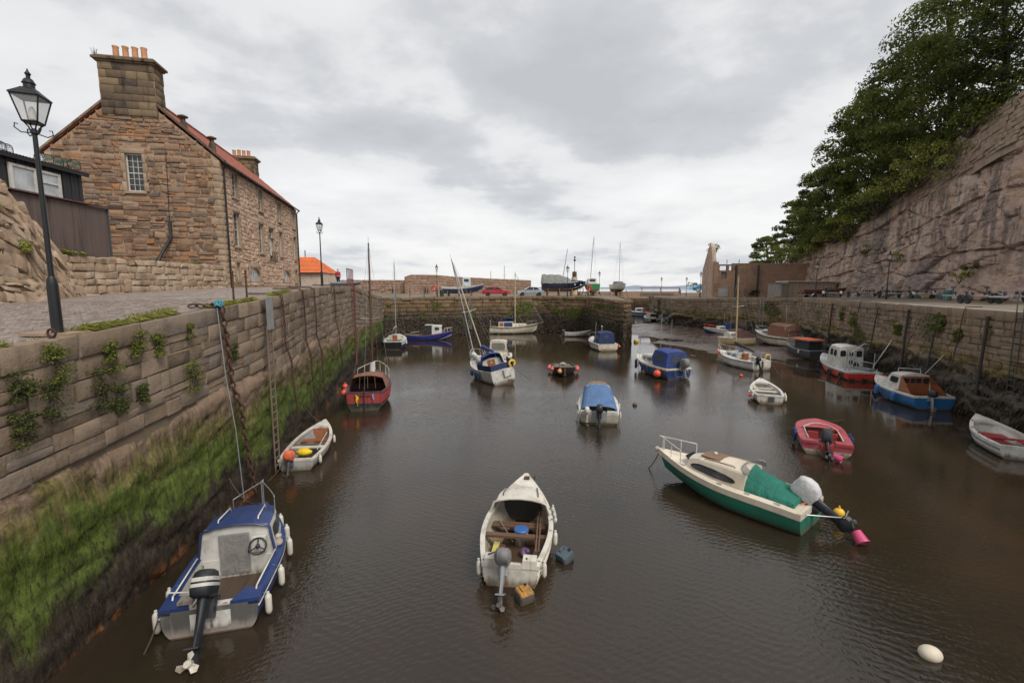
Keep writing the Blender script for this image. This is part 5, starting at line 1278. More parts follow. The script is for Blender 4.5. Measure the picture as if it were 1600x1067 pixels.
for sd in (-1, 1): MB().add([(sd*.6, b5.Y(.44), .62), (sd*.6, b5.Y(.60), .62), (sd*.6, b5.Y(.60), 1.84), (sd*.6, b5.Y(.50), 1.84)], [(0,1,2,3)]).build('side_curtain', can_dkgrey, b5.root)
b5.pulpit(.84, .45, white, .02); b5.tube('white_pole', [b5.sheer(.1, -1, 0, .15), b5.sheer(.3, -1, -.3, .35)], .03, white); b5.fender(.5, -1, fend, .06, .3)

# 6 --- heeled white sailing yacht with blue canvas
b6 = Boat('sailing_yacht', 'leaning white sailing yacht with blue canvas dodger and yellow lifebuoy', at(789, 601), 24, 5.9, 2.35, .95, .9, 1.15, .45, .72, 2.2, .5, heel=-11, cat='yacht', dz=.12)
b6.hull([white, DKBOOT, navy], .02, .06); b6.gunwale(white, .30, .02, .05, name='side_deck'); b6.inner(white, offwhite, 0, .42, .45, .32); b6.deck(white, .4, 1, .08)
st = [(b6.Y(.36), .80, .68, .9, 1.36), (b6.Y(.56), .78, .6, .92, 1.34), (b6.Y(.76), .48, .36, .98, 1.15)]; cb_ = b6.cabin(st, white, cam=.1); b6.spane(st, b6.Y(.42), b6.Y(.7), .35, .75, gdark, cb_)
st = [(b6.Y(.30), .86, .66, .92, 1.72), (b6.Y(.40), .84, .6, .95, 1.74), (b6.Y(.48), .76, .5, 1.2, 1.42)]; b6.cabin(st, can_bright, 'spray_hood', .1, caps=(False, True))
MB().box((0, b6.Y(.355), 1.05), (.55, .03, .6)).build('companionway', varn, b6.root); ring_torus(MB(), (0, b6.Y(.35), 1.15), .06, .018).build('port_light', white, b6.root)
for sd in (-1, 1): drape([[b6.sheer(lerp(.0, .34, i/6), sd, -.03, .02 + .42*j) for i in range(7)] for j in range(2)], can_blue, 'dodger', b6.root, .01)
drape([[(lerp(-.82, .82, i/6), -b6.L/2 + .03, .95 + .42*j) for i in range(7)] for j in range(2)], can_blue, 'stern_dodger', b6.root, .01)
MB().prism([(.05, -b6.L/2 - .03, .42), (.62, -b6.L/2 - .03, .5), (.66, -b6.L/2 - .05, 1.0), (.0, -b6.L/2 - .05, .95)], (0,0,0), (0,-.12,0)).build('boarding_step', white, b6.root)
hb_ = ring_torus(MB(), (.72, -b6.L/2 - .1, 1.22), .2, .075, n=16, m=8, a0=-50, a1=230); hb_.build('lifebuoy', yellowb, b6.root, 60)
b6.mast(b6.Y(.58), 1.34, 7.4, .055, paint('pale_mast', (.5, .45, .36), .5, .3), (-1.0, .1), boom=(2.1, .7, .05), cover=can_bright, spread=.48, furl=can_white)
b6.pulpit(.82, .55, white, .016)
MB().loft([[V((-.35 + .22*math.cos(a)*math.sin(.3 + k*.45) + rnd(-.05, .05), b6.Y(.80) + .5*math.sin(a)*math.sin(.3 + k*.45), 1.1 + .1*k + rnd(-.03, .03))) for a in [2*math.pi*j/9 for j in range(9)]] for k in range(6)]).build('bagged_sail', can_white, b6.root, 60)
for t_ in (.25, .36, .5): b6.fender(t_, -1, can_blue, .13, .42, .1)
b6.tube('mooring_warp', [b6.sheer(.0, 1, -.1), V((1.6, -b6.L/2 - .9, -.2))], .015, rope_d)
for k in range(3): b6.fender(.62 - .05*k, 1, fend, .08, .4, -.3)

# 7 --- cream cuddy boat behind the yacht
b7 = Boat('cabin_motorboat', 'cream cabin motorboat with tall windscreen just behind the leaning yacht', V((-1.15, 37.3, 0)), 176, 5.2, 2.15, .8, .8, 1.1, .25, .85, 2.4, .4, cat='motorboat', centre=True)
b7.hull([white, BLBOOT, white], .06); b7.gunwale(white, .2, .03, .05, name='side_deck'); b7.inner(white, greyp, 0, .45, .25, .2); b7.deck(offwhite, .42, 1, .08)
st = [(b7.Y(.55), .85, .74, .8, 1.25), (b7.Y(.84), .4, .34, .95, 1.12)]; b7.cabin(st, offwhite, 'cabin', .08)
st = [(b7.Y(.36), .78, .70, .8, 2.15), (b7.Y(.50), .78, .68, .8, 2.12), (b7.Y(.56), .80, .66, 1.2, 1.3)]; cb_ = b7.cabin([st[0], st[1]], offwhite, 'wheelhouse', .06); b7.epane(st[:2], -1, -.56, .56, .42, .9, gpale, cb_, 'windscreen', frame=white); b7.spane(st[:2], b7.Y(.38), b7.Y(.48), .45, .88, gdark, cb_)
b7.pulpit(.68, .5); b7.tube('aerial', [(0, b7.Y(.4), 2.15), (0, b7.Y(.4), 2.9)], .01, white)

# 8 --- cream yacht alongside the back quay
b8 = Boat('motor_sailer', 'cream yacht with bowsprit and blue wheelhouse curtains below the parked cars', at(765, 521), -88, 7.0, 2.4, 1.1, .95, 1.4, .4, .7, 2.3, .6, cat='yacht')
b8.hull([offwhite, DKBOOT, offwhite], .12); b8.rub(darkwood, .03, -.16); b8.gunwale(teak, .2, .03, .05, name='toe_rail'); b8.deck(offwhite, .0, 1, .06, name='deck')
st = [(b8.Y(.20), .75, .68, 1.0, 1.75), (b8.Y(.52), .75, .66, 1.0, 1.78)]; cb_ = b8.cabin(st, white, 'wheelhouse', .06, roofmat=can_blue); b8.spane(st, b8.Y(.32), b8.Y(.50), .05, .85, can_blue, cb_, rnd_=.05, name='curtain'); b8.spane(st, b8.Y(.22), b8.Y(.31), .1, .8, varn, cb_, rnd_=.05, name='wood_panel')
st = [(b8.Y(.52), .72, .62, 1.0, 1.4), (b8.Y(.78), .4, .34, 1.15, 1.4)]; cb_ = b8.cabin(st, offwhite, 'coachroof', .05)
for k in range(3): b8.spane(st, b8.Y(.56 + .07*k), b8.Y(.585 + .07*k), .35, .75, gdark, cb_)
b8.mast(b8.Y(.56), 1.35, 7.3, .075, paint('cream_mast', (.55, .45, .28), .5, .3), (0, 0), boom=(2.5, .8, -.1), cover=can_blue, stays=True, fore=False)
e = V((0, b8.L/2 + .75, 1.55)); b8.tube('bowsprit', [(0, b8.L/2 - .5, 1.4), e], .06, teak, 8); b8.tube('forestay', [e, (0, b8.Y(.56), 8.5)], .035, can_grey); b8.pulpit(.8, .5)
for k in range(3): b8.tube('mooring_line', [b8.sheer(.75 + .08*k, 1, -.1, .1), V((1.2, b8.Y(.62) + 1.0*k, 2.6)), V((2.8, b8.Y(.9), 3.9))], .018, rope_w, 4)
b8.tube('davit', [b8.sheer(.02, -1, -.1), b8.sheer(.02, -1, -.1, .9), V((-.3, -b8.L/2 - .6, 1.9))], .03, white); b8.tube('davit', [b8.sheer(.02, 1, -.1), b8.sheer(.02, 1, -.1, .9), V((.3, -b8.L/2 - .6, 1.9))], .03, white)
b8.tube('flagstaff', [(0, b8.Y(.1), 1.1), (0, b8.Y(.08), 2.4)], .02, white)

# 9 --- white tender at the back wall
b9 = Boat('dinghy', 'plain white dinghy with small outboard lying along the back wall', V((7.1, 61.3, 0)), -88, 3.7, 1.5, .55, .5, .85, .12, .8, 2.3, .35, cat='dinghy')
b9.hull([white, white]); b9.gunwale(offwhite, .07); b9.inner(white, greyp, 0, .95, .1); b9.thwart(.3, .25, .35, white); b9.thwart(.6, .25, .35, white); b9.outboard(0, 25, darkgrey, .8); b9.rub(offwhite, .02, -.12)

# 10 --- motorboat with blue canopy off the pier head
b10 = Boat('motorboat', 'cream motorboat under a dark blue canopy off the pier head', at(950, 549), 9, 5.0, 2.3, .72, .75, 1.05, .25, .92, 2.4, .4, cat='motorboat')
b10.hull([offwhite, DKBOOT, white], .06, .15); b10.rub(black, .03, -.16); b10.gunwale(white, .2, .04, .06, name='side_deck'); b10.deck(white, .42, 1, .08)
st = [(-2.1, .88, .78, .7, 1.82), (-1.2, .9, .78, .72, 1.95), (b10.Y(.44), .86, .7, .78, 1.85), (b10.Y(.5), .8, .6, .8, 1.2)]; cv = b10.cabin(st, can_blue, 'canopy', .08)
b10.epane(st, 0, -.35, .2, .55, .85, gpale, cv, 'canopy_window'); b10.spane(st, -1.9, -.4, .35, .8, gpale, cv, name='canopy_window')
b10.pulpit(.55, .5); b10.tube('aerial', [b10.sheer(.3, -1, -.2), b10.sheer(.36, -1, -.4, 2.2)], .012, white); b10.tube('light_post', [(0, b10.Y(.42), 1.9), (0, b10.Y(.42), 2.4)], .02, white); MB().ball((0, b10.Y(.42), 2.42), .09, 8).build('lamp', white, b10.root, 60)
MB().box((0, -2.52, .35), (1.4, .05, .25)).build('name_board', fabric('pale_board', (.5, .42, .3)), b10.root); b10.fender(.02, 1, orangeb, .14, .4, .1, 'ball')

# 11 --- dark wooden rowing boat ringed with red buoys, bow to the camera
b11 = Boat('rowing_boat', 'dark clinker rowing boat ringed with pink and orange ball fenders', at(882, 566), 176, 4.2, 1.8, .55, .5, .85, .15, .7, 2.1, .4, cat='rowing boat')
b11.root.location = b11.M.translation = V((3.95, 34.3, 0))
DKH = paint('dark_brown_hull', (.045, .03, .026), .5, .4); b11.hull([DKH, REDBOOT]); b11.clinker(DKH); b11.gunwale(darkwood, .06, .03, .06); b11.inner(greywood, darkwood, 0, .92, .1); b11.thwart(.3, .25, .38, greywood); b11.thwart(.58, .25, .4, greywood); b11.thwart(.1, .3, .38, greywood, 'stern_seat'); b11.deck(darkwood, .9, 1, .02)
b11.tube('stem_post', [b11.pt(1, .0, 1) + V((0, .03, 0)), b11.pt(1, .5, 1) + V((0, .04, 0)), b11.pt(1, 1, 1) + V((0, .03, .05))], .04, greywood)
palepink = paint('pink_ball_fender', (.75, .14, .13), .45, .2); peach = paint('peach_ball_fender', (.8, .32, .13), .45, .2)
for t_, sd, mt in ((.30, 1, palepink), (.42, 1, palepink), (.36, -1, palepink), (.48, -1, palepink), (.62, -1, palepink), (.70, 1, palepink)): b11.fender(t_, sd, mt, .15, .32, .0, 'ball', rope_w)
b11.fender(.95, 1, peach, .17, .36, .12, 'ball', rope_w)
MB().loft([[V((.3*math.cos(a)*f, b11.Y(.12) + .25*math.sin(a)*f, .42 + .2*k/4)) for a in [2*math.pi*j/8 for j in range(8)]] for k, f in enumerate((.8, 1, .9, .6, .2))]).build('net_heap', fabric('net_heap', (.3, .26, .2)), b11.root, 60)
for x in (-.15, .2): b11.tube('oar', [(x, b11.Y(.1), .45), (x + .05, b11.Y(.8), .5)], .025, greywood)

# 12 --- white boat under a sloping blue tarpaulin
b12 = Boat('motorboat', 'white boat under a ribbed pale blue tarpaulin with two outboards', at(936, 664), -9, 4.6, 1.95, .55, .62, .9, .2, .92, 2.6, .35, cat='motorboat')
BG = paint('beige_gelcoat', (.42, .38, .31), .45, .4); b12.hull([BG, GRBOOT, white], .10, .0); b12.gunwale(white, .14, .03, .07); b12.inner(white, greyp, 0, .5, .2, .15); b12.deck(white, .5, 1, .08)
rows = []
for j in range(15):
    f = j/14; t_ = lerp(.05, .80, f); w_ = lerp(.86, .72, f); zc = lerp(.86, 1.42, min(1, f*1.35)) - .1*max(0, f - .8)*5; zb = lerp(.60, 1.02, f); y = b12.Y(t_)
    rows.append([V((q*w_*1.05, y, lerp(zc, zb, abs(q)**5) - (.16 if abs(q) == 1 else 0) + .012*math.sin(i*9)*(j % 2))) for i, q in enumerate([-1, -.97, -.8, -.55, -.3, -.1, .1, .3, .55, .8, .97, 1])])
drape(rows, can_lblue, 'tarpaulin', b12.root, .006)
st = [(b12.Y(.62), .68, .62, .74, 1.36), (b12.Y(.82), .6, .5, .8, 1.32), (b12.Y(.90), .4, .3, .85, 1.1)]; cb_ = b12.cabin(st, white, cam=.08, roofmat=teak); b12.spane(st, b12.Y(.66), b12.Y(.8), .4, .8, gdark, cb_)
for sd in (-1, 1): MB().box((sd*.62, -2.17, .60), (.5, .3, .10)).build('stern_locker', white, b12.root)
MB().prism([(-.36, -2.33, .2), (.36, -2.33, .2), (.28, -2.0, .2), (-.28, -2.0, .2)], (0,0,0), (0,0,.42)).build('motor_well', greyp, b12.root)
b12.outboard(.0, 10, blackplast, .95, .62); b12.outboard(-.58, 8, teak, .62, .6, legmat=offwhite, cover=white)
for t_, sd in ((.05, -1), (.4, -1), (.08, 1), (.42, 1)): b12.fender(t_, sd, fend, .06, .3, .02, line=rope_d)

# 13 --- blue and white cruiser with blue canopy and red ball fender
b13 = Boat('cabin_cruiser', 'dark blue hulled white cruiser with bright blue canopy and red ball fender', at(1060, 593), 17, 5.4, 2.25, .78, .8, 1.15, .28, .9, 2.4, .45, cat='motorboat')
TEAL = paint('slate_blue_hull', (.03, .085, .15), .35, .25); b13.hull([TEAL, DKBOOT, white, navy], .10, .0); b13.rub(white, .018, u=.36, name='white_line'); b13.gunwale(offwhite, .26, .05, .10, name='side_deck'); b13.inner(white, greyp, 0, .45, .3, .26); b13.deck(white, .42, 1, .08)
st = [(b13.Y(.40), .82, .7, .82, 1.42), (b13.Y(.62), .76, .6, .88, 1.40), (b13.Y(.80), .42, .3, 1.0, 1.25)]; cb_ = b13.cabin(st, white, cam=.08); b13.spane(st, b13.Y(.46), b13.Y(.58), .35, .85, gdark, cb_, frame=white); b13.spane(st, b13.Y(.62), b13.Y(.72), .3, .8, gpale, cb_)
st = [(-2.45, .92, .80, .80, 1.88), (-1.8, .94, .82, .80, 2.0), (b13.Y(.36), .92, .78, .84, 1.98), (b13.Y(.42), .86, .66, 1.3, 1.8)]; cv = b13.cabin(st, can_bright, 'canopy', .09)
b13.epane(st, 0, -.5, .55, .25, .88, gpale, cv, 'canopy_window'); b13.spane(st, -2.1, -.9, .3, .8, gpale, cv, (-1, 1), 'canopy_window')
MB().box((.1, b13.Y(.44), 1.88), (1.0, .35, .08)).build('roof_locker', yellowb, b13.root); b13.pulpit(.5, .5, steel, .013)
b13.tube('aerial', [(-.1, b13.Y(.42), 1.9), (-.08, b13.Y(.42), 4.6)], .014, greyp); b13.tube('aerial', [(.55, b13.Y(.36), 1.9), (.6, b13.Y(.36), 4.2)], .01, alu)
b13.outboard(.28, 5, can_grey, 1.2, .95, cover=can_grey, legmat=greyp)
b13.tube('stern_ladder', [(-.45, -2.72, .75), (-.35, -2.95, .25), (.75, -2.95, .25), (.65, -2.72, .75)], .02, steel)
b13.fender(.12, -1, orangeb, .27, .6, .12, 'ball', rope_w)
for t_ in (.42, .55): b13.fender(t_, -1, navy, .09, .5, .12)
b13.fender(.8, -1, navy, .12, .7, .1); b13.fender(.70, -1, fend, .08, .4, .1)

# 14 --- green and cream cabin cruiser
b14 = Boat('cabin_cruiser', 'cream cabin cruiser with sea green hull and green cockpit cover', V((8.15, 11.75, 0)), 39, 4.75, 1.85, .62, .68, .92, .22, .88, 2.2, .5, cat='motorboat')
CRM = paint('warm_cream_gelcoat', (.66, .58, .46), .3, .25, (.3, .22, .14)); b14.hull([greenp, paint('brown_antifoul', (.08, .03, .02), .7, .4), greenp], .05, nst=44); b14.gunwale(CRM, .24, .035, .16, name='side_deck'); b14.deck(CRM, .0, 1, .03, name='deck', dz=-.03); b14.rub(white, .018, -.16)
Y = b14.Y
st = [(Y(.36), .66, .56, .64, 1.16), (Y(.52), .66, .52, .68, 1.19), (Y(.68), .58, .44, .74, 1.15), (Y(.76), .50, .36, .78, 1.03)]; cb_ = b14.cabin(st, CRM, cam=.07)
b14.spane(st, Y(.42), Y(.73), .24, .60, glass('smoked_glass', (.05, .05, .055), .1), cb_, rnd_=.45, f1b=.80, frame=blackplast)
MB().box((0, Y(.62), 1.235), (.62, .62, .03)).build('hatch', teak, b14.root); MB().lathe([(.05, 0), (.07, .02), (.05, .06)], (.12, Y(.63), 1.25), 10).build('hatch_vent', white, b14.root)
for sd in (-1, 1): b14.tube('roof_handrail', [(sd*.43, Y(.44), 1.2), (sd*.42, Y(.45), 1.24), (sd*.38, Y(.64), 1.21), (sd*.38, Y(.65), 1.17)], .014, teak)
MB().box((0, Y(.78), .99), (.5, .03, .2), Matrix.Rotation(R(-40), 3, 'X')).build('front_window', gdark, b14.root)
sc_rows = []
for j in range(2):
    sc_rows.append([V((math.sin(R(a))*(.58 - .07*j), Y(.34) + math.cos(R(a))*(.50 - .26*j), 1.13 + .27*j*(1 - .35*abs(a)/95))) for a in range(-95, 96, 10)])
MB().grid(sc_rows).build('windscreen', gpale, b14.root, 60); MB().tube(sc_rows[1], .012, 6).build('windscreen_frame', steel, b14.root)
rows = []
for j in range(18):
    f = j/17; t_ = lerp(.36, .06, f); w_ = lerp(.60, .60, f); zc = lerp(1.30, .80, f**.8); zb = .66 + .02*math.sin(j*1.7); y = Y(t_)
    rows.append([V((q*w_*(1 if abs(q) < 1 else 1.04), y + .015*math.sin(7*q), lerp(zc, zb + .1, abs(q)**2.2) - (.09 if abs(q) == 1 else 0) + .02*math.sin(q*6 + j*.9)*(1-abs(q)))) for q in [-1, -.98, -.85, -.65, -.4, -.2, 0, .2, .4, .65, .85, .98, 1]])
rows.append([p - V((0, .02, .12)) for p in rows[-1]])
drape(rows, can_green, 'cockpit_cover', b14.root, .012)
b14.outboard(.08, 55, blackplast, 1.05, .66, .14, cover=can_white, legmat=blackplast, ch=1.2)
b14.pulpit(.80, .46, white, .018, .99, 3, inset=-.06)
b14.tube('transom_bracket', [(-.5, -2.4, .55), (.1, -3.1, .55), (.15, -3.15, .75)], .018, alu); MB().ball(b14.pt(1, .9, 1) + V((0, .1, .02)), .09, 8).build('bow_fender', fend, b14.root, 60)
for t_ in (.14, .32, .5, .78): cleat(b14, b14.sheer(t_, -1, -.1, .01))
for k in range(3): b14.tube('fuel_hose', [(-.2 + .1*k, Y(.05), .66), (.05, Y(.01) - .05, .72 - .02*k), (.15, -2.5, .62)], .012, orangeb, 4)
MB().box((-.79, Y(.10), .40), (.02, .05, .14)).build('registration_mark', black, b14.root)
def bucket(p, rot, label, mat=pinkb):
    mb = MB(); mb.lathe([(.115, 0), (.16, .30), (.172, .30), (.172, .275), (.158, .27), (.158, .30), (.15, .295), (.105, .015)], (0,0,0), 16); mb.v = [tuple(V(p) + rot @ V(q)) for q in mb.v]
    o = mb.build('bucket', mat, None, 40); tag(o, label, 'bucket', 'pink buckets over propellers'); return o
bucket(b14.world((.12, -3.35, .28)), rotm(.3, 2.3, .2), 'pink bucket hung on the outboard of the green cruiser')
o = MB().ball(b14.world((.95, -2.75, .28)), .13, 12, sq=(1.15, 1, 1)).lathe([(.04, 0), (.02, .1)], b14.world((.95, -2.75, .38)), 6).build('mooring_buoy', yellowb, None, 60); tag(o, 'yellow mooring buoy behind the green cruiser', 'buoy')

# 15 --- white open dinghy in the foreground
b15 = Boat('open_boat', 'weathered white open boat with cuddy shelter in the centre foreground', at(797, 918), -7, 3.95, 1.70, .52, .58, .95, .2, .70, 2.1, .3, cat='boat')
b15.hull([dirty_white, DKBOOT, dirty_white], .02, nst=40); b15.clinker(dirty_white, (.5, .62, .73, .83), .014); b15.gunwale(dirty_white, .08, .035, .07); Y = b15.Y
BILGE = paint('wet_brown_bilge', (.035, .022, .016), .25, .5, (.08, .05, .03)); b15.inner(paint('stained_inner_white', (.45, .41, .33), .6, .7, (.15, .1, .06)), BILGE, 0, .80, .06, .05); b15.deck(dirty_white, .84, 1, .03)
st = [(Y(.56), .80, .66, .58, .98), (Y(.64), .76, .61, .60, 1.03), (Y(.73), .66, .50, .66, 1.01), (Y(.80), .52, .38, .72, .86)]
b15.cabin(st, dirty_white, 'cuddy', .08, caps=(False, True)); 
arch = [(-.81, Y(.56) - .01, .56), (-.68, Y(.56) - .02, .93), (-.55, Y(.56) - .03, .99), (-.3, Y(.56) - .03, 1.04), (0, Y(.56) - .03, 1.06), (.3, Y(.56) - .03, 1.04), (.55, Y(.56) - .03, .99), (.68, Y(.56) - .02, .93), (.81, Y(.56) - .01, .56)]
MB().tube(arch, .035, 7).build('cuddy_rim', dirty_white, b15.root, 60)
MB().box((0, Y(.74), .48), (1.0, .03, .8)).build('cuddy_bulkhead', paint('cuddy_painted_shade', (.03, .03, .03), .8, .4), b15.root)  # near-black colour paints in the shade seen through the open back of the cuddy
for sd in (-1, 1): b15.tube('roof_handrail', [(sd*.46, Y(.60), 1.04), (sd*.46, Y(.61), 1.10), (sd*.40, Y(.71), 1.09), (sd*.40, Y(.72), 1.02)], .014, rust)
b15.thwart(.54, .24, .36, thwartw, inset=.08); b15.thwart(.38, .16, .40, thwartw, inset=.06, th=.06)
for sd in (-1, 1): MB().box((sd*.42, Y(.02) + .05, .56), (.34, .28, .18), taper=.88).build('stern_locker', dirty_white, b15.root)
for k, (x, mt) in enumerate(((-.50, paint('yellow_board', (.5, .45, .12), .7, .5)), (-.36, paint('maroon_board', (.14, .03, .035), .6, .4)))): MB().box((x, Y(.26), .14 + .08*(1 - k)), (.14, .95, .03), rotm(0, 0, .25)).build('bottom_board', mt, b15.root)
for x in (.50, .57): b15.tube('oar', [(x, Y(.2), .42), (x - .05, Y(.72), .52)], .022, thwartw)
b15.outboard(-.14, 32, darkgrey, .92, .60, .05, cover=fabric('grey_plastic_cover', (.17, .165, .16), .5), legmat=greyp, prop=darkgrey, ch=.62)
b15.tube('boathook', [(-.55, Y(.55), .48), (-.1, Y(.36), .3)], .012, alu)
for t_, sd in ((.03, -1), (.05, 1), (.38, 1)): b15.fender(t_, sd, fend, .065, .32, .02, line=rope_d)
for k in range(3): b15.fender(.50 + .06*k, 1, fend, .06, .12, -.1)
b15.tube('rope', [(.36, Y(.02), .68), (.34, -1.92, .6), (.33, -1.94, .2), (.34, -1.95, .0)], .02, rope_d); b15.tube('rope', [(-.5, Y(.03), .68), (-.3, -1.75, .70), (-.28, -1.92, .5)], .018, rope_d)
MB().box((.03, Y(.96), .90), (.16, .3, .06)).build('anchor_chock', rust, b15.root)
p = b15.world((.08, Y(.44), .07)); tb = thing('tub', p, 0, 'white tub with blue lid standing in the open boat', 'tub')
MB().lathe([(.15, 0), (.17, .32), (.18, .33), (.18, .36), (.10, .36)], (0,0,0), 16).build('body', white, tb, 40); MB().lathe([(.185, .35), (.19, .40), (.17, .42), (.05, .425)], (0,0,0), 16).build('lid', paint('blue_lid', (.04, .13, .36), .5, .3), tb, 40)
p = b15.world((.22, Y(.30), .09)); o = MB().ball(p + V((0,0,.09)), .12, 10, sq=(1, 1.25, .8)).ball(p + V((.06, -.08, .15)), .07, 8).build('bundle', paint('purple_bundle', (.09, .045, .13), .5, .4, (.4, .35, .45)), None, 60); tag(o, 'purple bundle on the floor of the open boat', 'bundle')
def jerry(p, rz, mats, label, tilt=.15):
    o = thing('jerrycan_float', p, rz, label, 'float', rx=tilt); mb = MB(); rings = []
    for z, e in ((-.12, .9), (-.09, 1), (.09, 1), (.12, .9)): rings.append([V((x*e, y*e, z)) for x, y in ((-.14, -.17), (.14, -.17), (.17, -.13), (.17, .13), (.14, .17), (-.14, .17), (-.17, .13), (-.17, -.13))])
    mb.loft(rings); mb.build('body', mats[0], o, 30)
    if len(mats) > 1: MB().loft([[V((x*e, y*e, z)) for x, y in ((-.13, -.16), (.13, -.16), (.16, -.12), (.16, .12), (.13, .16), (-.13, .16), (-.16, .12), (-.16, -.12))] for z, e in ((.12, 1.0), (.15, .9))]).build('top', mats[1], o, 30)
    MB().tube([(-.06, -.05, .12), (-.06, -.05, .18), (-.06, .1, .18), (-.06, .1, .12)], .018, 6).build('handle', mats[-1], o, 60); MB().lathe([(.035, 0), (.035, .05)], (.08, .12, .11), 10).build('cap', black, o)
    return o
jerry(at(882, 874) + V((0,0,.1)), -.9, [paint('blue_grey_can', (.06, .11, .15), .5, .2)], 'blue grey jerrycan floating to the right of the open boat', .3)
jerry(at(819, 936) + V((0,0,.08)), .5, [darkgrey, paint('amber_can', (.55, .26, .04), .5, .4)], 'amber topped jerrycan floating behind the open boat', .1)

# 16 --- pink red speedboat
b16 = Boat('speedboat', 'faded pink red speedboat with dark covered outboard and blue fenders', at(1291, 712), -27, 3.35, 1.75, .48, .5, .62, .14, .95, 5.0, .3, cat='motorboat')
b16.hull([pinkred, offwhite, pinkred], .16, .0); b16.gunwale(pinkred, .30, .02, .10, name='side_deck'); b16.deck(pinkred, .60, 1, .08); b16.inner(paint('dark_red_lining', (.16, .03, .03), .6, .3), REDBOOT, .10, .64, .12, .30); Y = b16.Y
MB().tube([b16.sheer(lerp(.12, .62, k/10), -1, -.28, .05) for k in range(11)] + [V((-.3, Y(.70), .66)), V((0, Y(.72), .68)), V((.3, Y(.70), .66))] + [b16.sheer(lerp(.62, .12, k/10), 1, -.28, .05) for k in range(11)], .022, 6).build('cockpit_rim', white, b16.root, 60)
for sd in (-1, 1):
    MB().box((sd*.34, Y(.34), .22), (.4, .4, .14)).build('seat', redp, b16.root); MB().box((sd*.34, Y(.40), .40), (.42, .10, .36), taper=.85).build('seat_back', redp, b16.root, 40)
    MB().box((sd*.55, -1.55, .50), (.55, .34, .10)).build('stern_deck', pinkred, b16.root); cleat(b16, (sd*.6, -1.4, .55)); cleat(b16, (sd*.62, Y(.25), .52))
    for k in range(2): b16.fender(.35 + .14*k, sd, navy, .075, .4, -.05)
MB().prism([(-.2, -1.76, .15), (.2, -1.76, .15), (.2, -1.4, .15), (-.2, -1.4, .15)], (0,0,0), (0,0,.28)).build('motor_well', redp, b16.root)
MB().box((.45, Y(.60), .52), (.35, .1, .12)).build('dashboard', redp, b16.root); ring_torus(MB(), (.38, Y(.56), .52), .14, .014).build('steering_wheel', blackplast, b16.root)
b16.outboard(.0, 52, blackplast, .95, .42, .20, cover=can_dkgrey, ch=1.1); bucket(b16.world((.14, -2.25, .22)), rotm(.4, 2.0, -.6), 'pink bucket over the propeller of the red speedboat')

# 17 --- white rowing boat mid right
b17 = Boat('rowing_boat', 'white rowing boat with dark transom patch midway to the pier channel', at(1203, 632), -21, 4.0, 1.62, .5, .48, .78, .15, .8, 2.1, .3, cat='rowing boat')
b17.hull([dirty_white, paint('pinkish_boot', (.35, .25, .22), .6, .4)], .04); b17.gunwale(white, .10, .03, .06); b17.inner(dirty_white, greyp, 0, .86, .1); b17.deck(white, .80, 1, .05, face=.12); b17.thwart(.5, .3, .36, white); b17.thwart(.2, .32, .36, white, 'stern_seat'); b17.thwart(.30, .08, .34, teak, 'thwart_edge'); b17.thwart(.68, .25, .38, white)
MB().box((.05, -2.02, .30), (.3, .03, .3)).build('outboard_pad', darkgrey, b17.root)
for t_, sd, mt in ((.15, 1, fend), (.3, 1, fend), (.12, -1, fend), (.34, -1, fend)): b17.fender(t_, sd, mt, .08, .34, .02)
b17.fender(.22, -1, orangeb, .1, .3, .1, 'ball'); b17.tube('bow_post', [(0, b17.Y(.96), .75), (0, b17.Y(.96), .95)], .03, darkgrey)

# 18 --- white sailing boat on the edge of the mud
b18 = Boat('sailing_boat', 'white sailing boat with cream mast grounded at the edge of the mud', at(1190, 579), 12, 5.4, 2.15, .72, .72, 1.0, .3, .78, 2.2, .45, cat='sailing boat', heel=-2)
b18.hull([white, DKBOOT, white], .02); b18.rub(black, .012, -.12); b18.gunwale(white, .28, .03, .05, name='side_deck'); b18.inner(white, varn, 0, .40, .3, .3); b18.deck(white, .38, 1, .08); Y = b18.Y
st = [(Y(.38), .70, .6, .72, 1.15), (Y(.60), .66, .5, .78, 1.14), (Y(.76), .4, .3, .86, 1.0)]; cb_ = b18.cabin(st, white, cam=.08); b18.spane(st, Y(.44), Y(.54), .3, .75, can_lblue, cb_, name='curtain'); b18.spane(st, Y(.58), Y(.68), .3, .75, gdark, cb_)
MB().box((0, Y(.37), .82), (.6, .05, .55)).build('companionway', varn, b18.root); b18.thwart(.2, .5, .42, varn, 'cockpit_seat', inset=.34)
b18.mast(Y(.60), 1.1, 6.4, .06, paint('buff_mast', (.5, .36, .2), .5, .3), (0, -.1), boom=(2.2, .65, -.35), cover=can_dkgrey, spread=.6, furl=None)
b18.pulpit(.72, .5, white, .018); b18.fender(.78, -1, orangeb, .14, .35, -.25, 'ball'); b18.outboard(-.45, 20, blackplast, .8, .75); MB().box((.05, -2.76, .3), (.05, .12, .9)).build('rudder', teak, b18.root)
ring_torus(MB(), (.62, -2.6, .98), .24, .05, a0=-30, a1=210).build('lifebuoy', yellowb, b18.root, 60)
b18.tube('stern_rail', [b18.sheer(.0, 1, -.05), b18.sheer(.0, 1, -.05, .5), b18.sheer(.25, 1, -.05, .5), b18.sheer(.25, 1, -.05)], .016, white)
drape([[(-.5 + .14*i, Y(.42), 1.5 - .14*j - .06*i) for i in range(5)] for j in range(4)], can_lblue, 'blue_cloth', b18.root, .03)

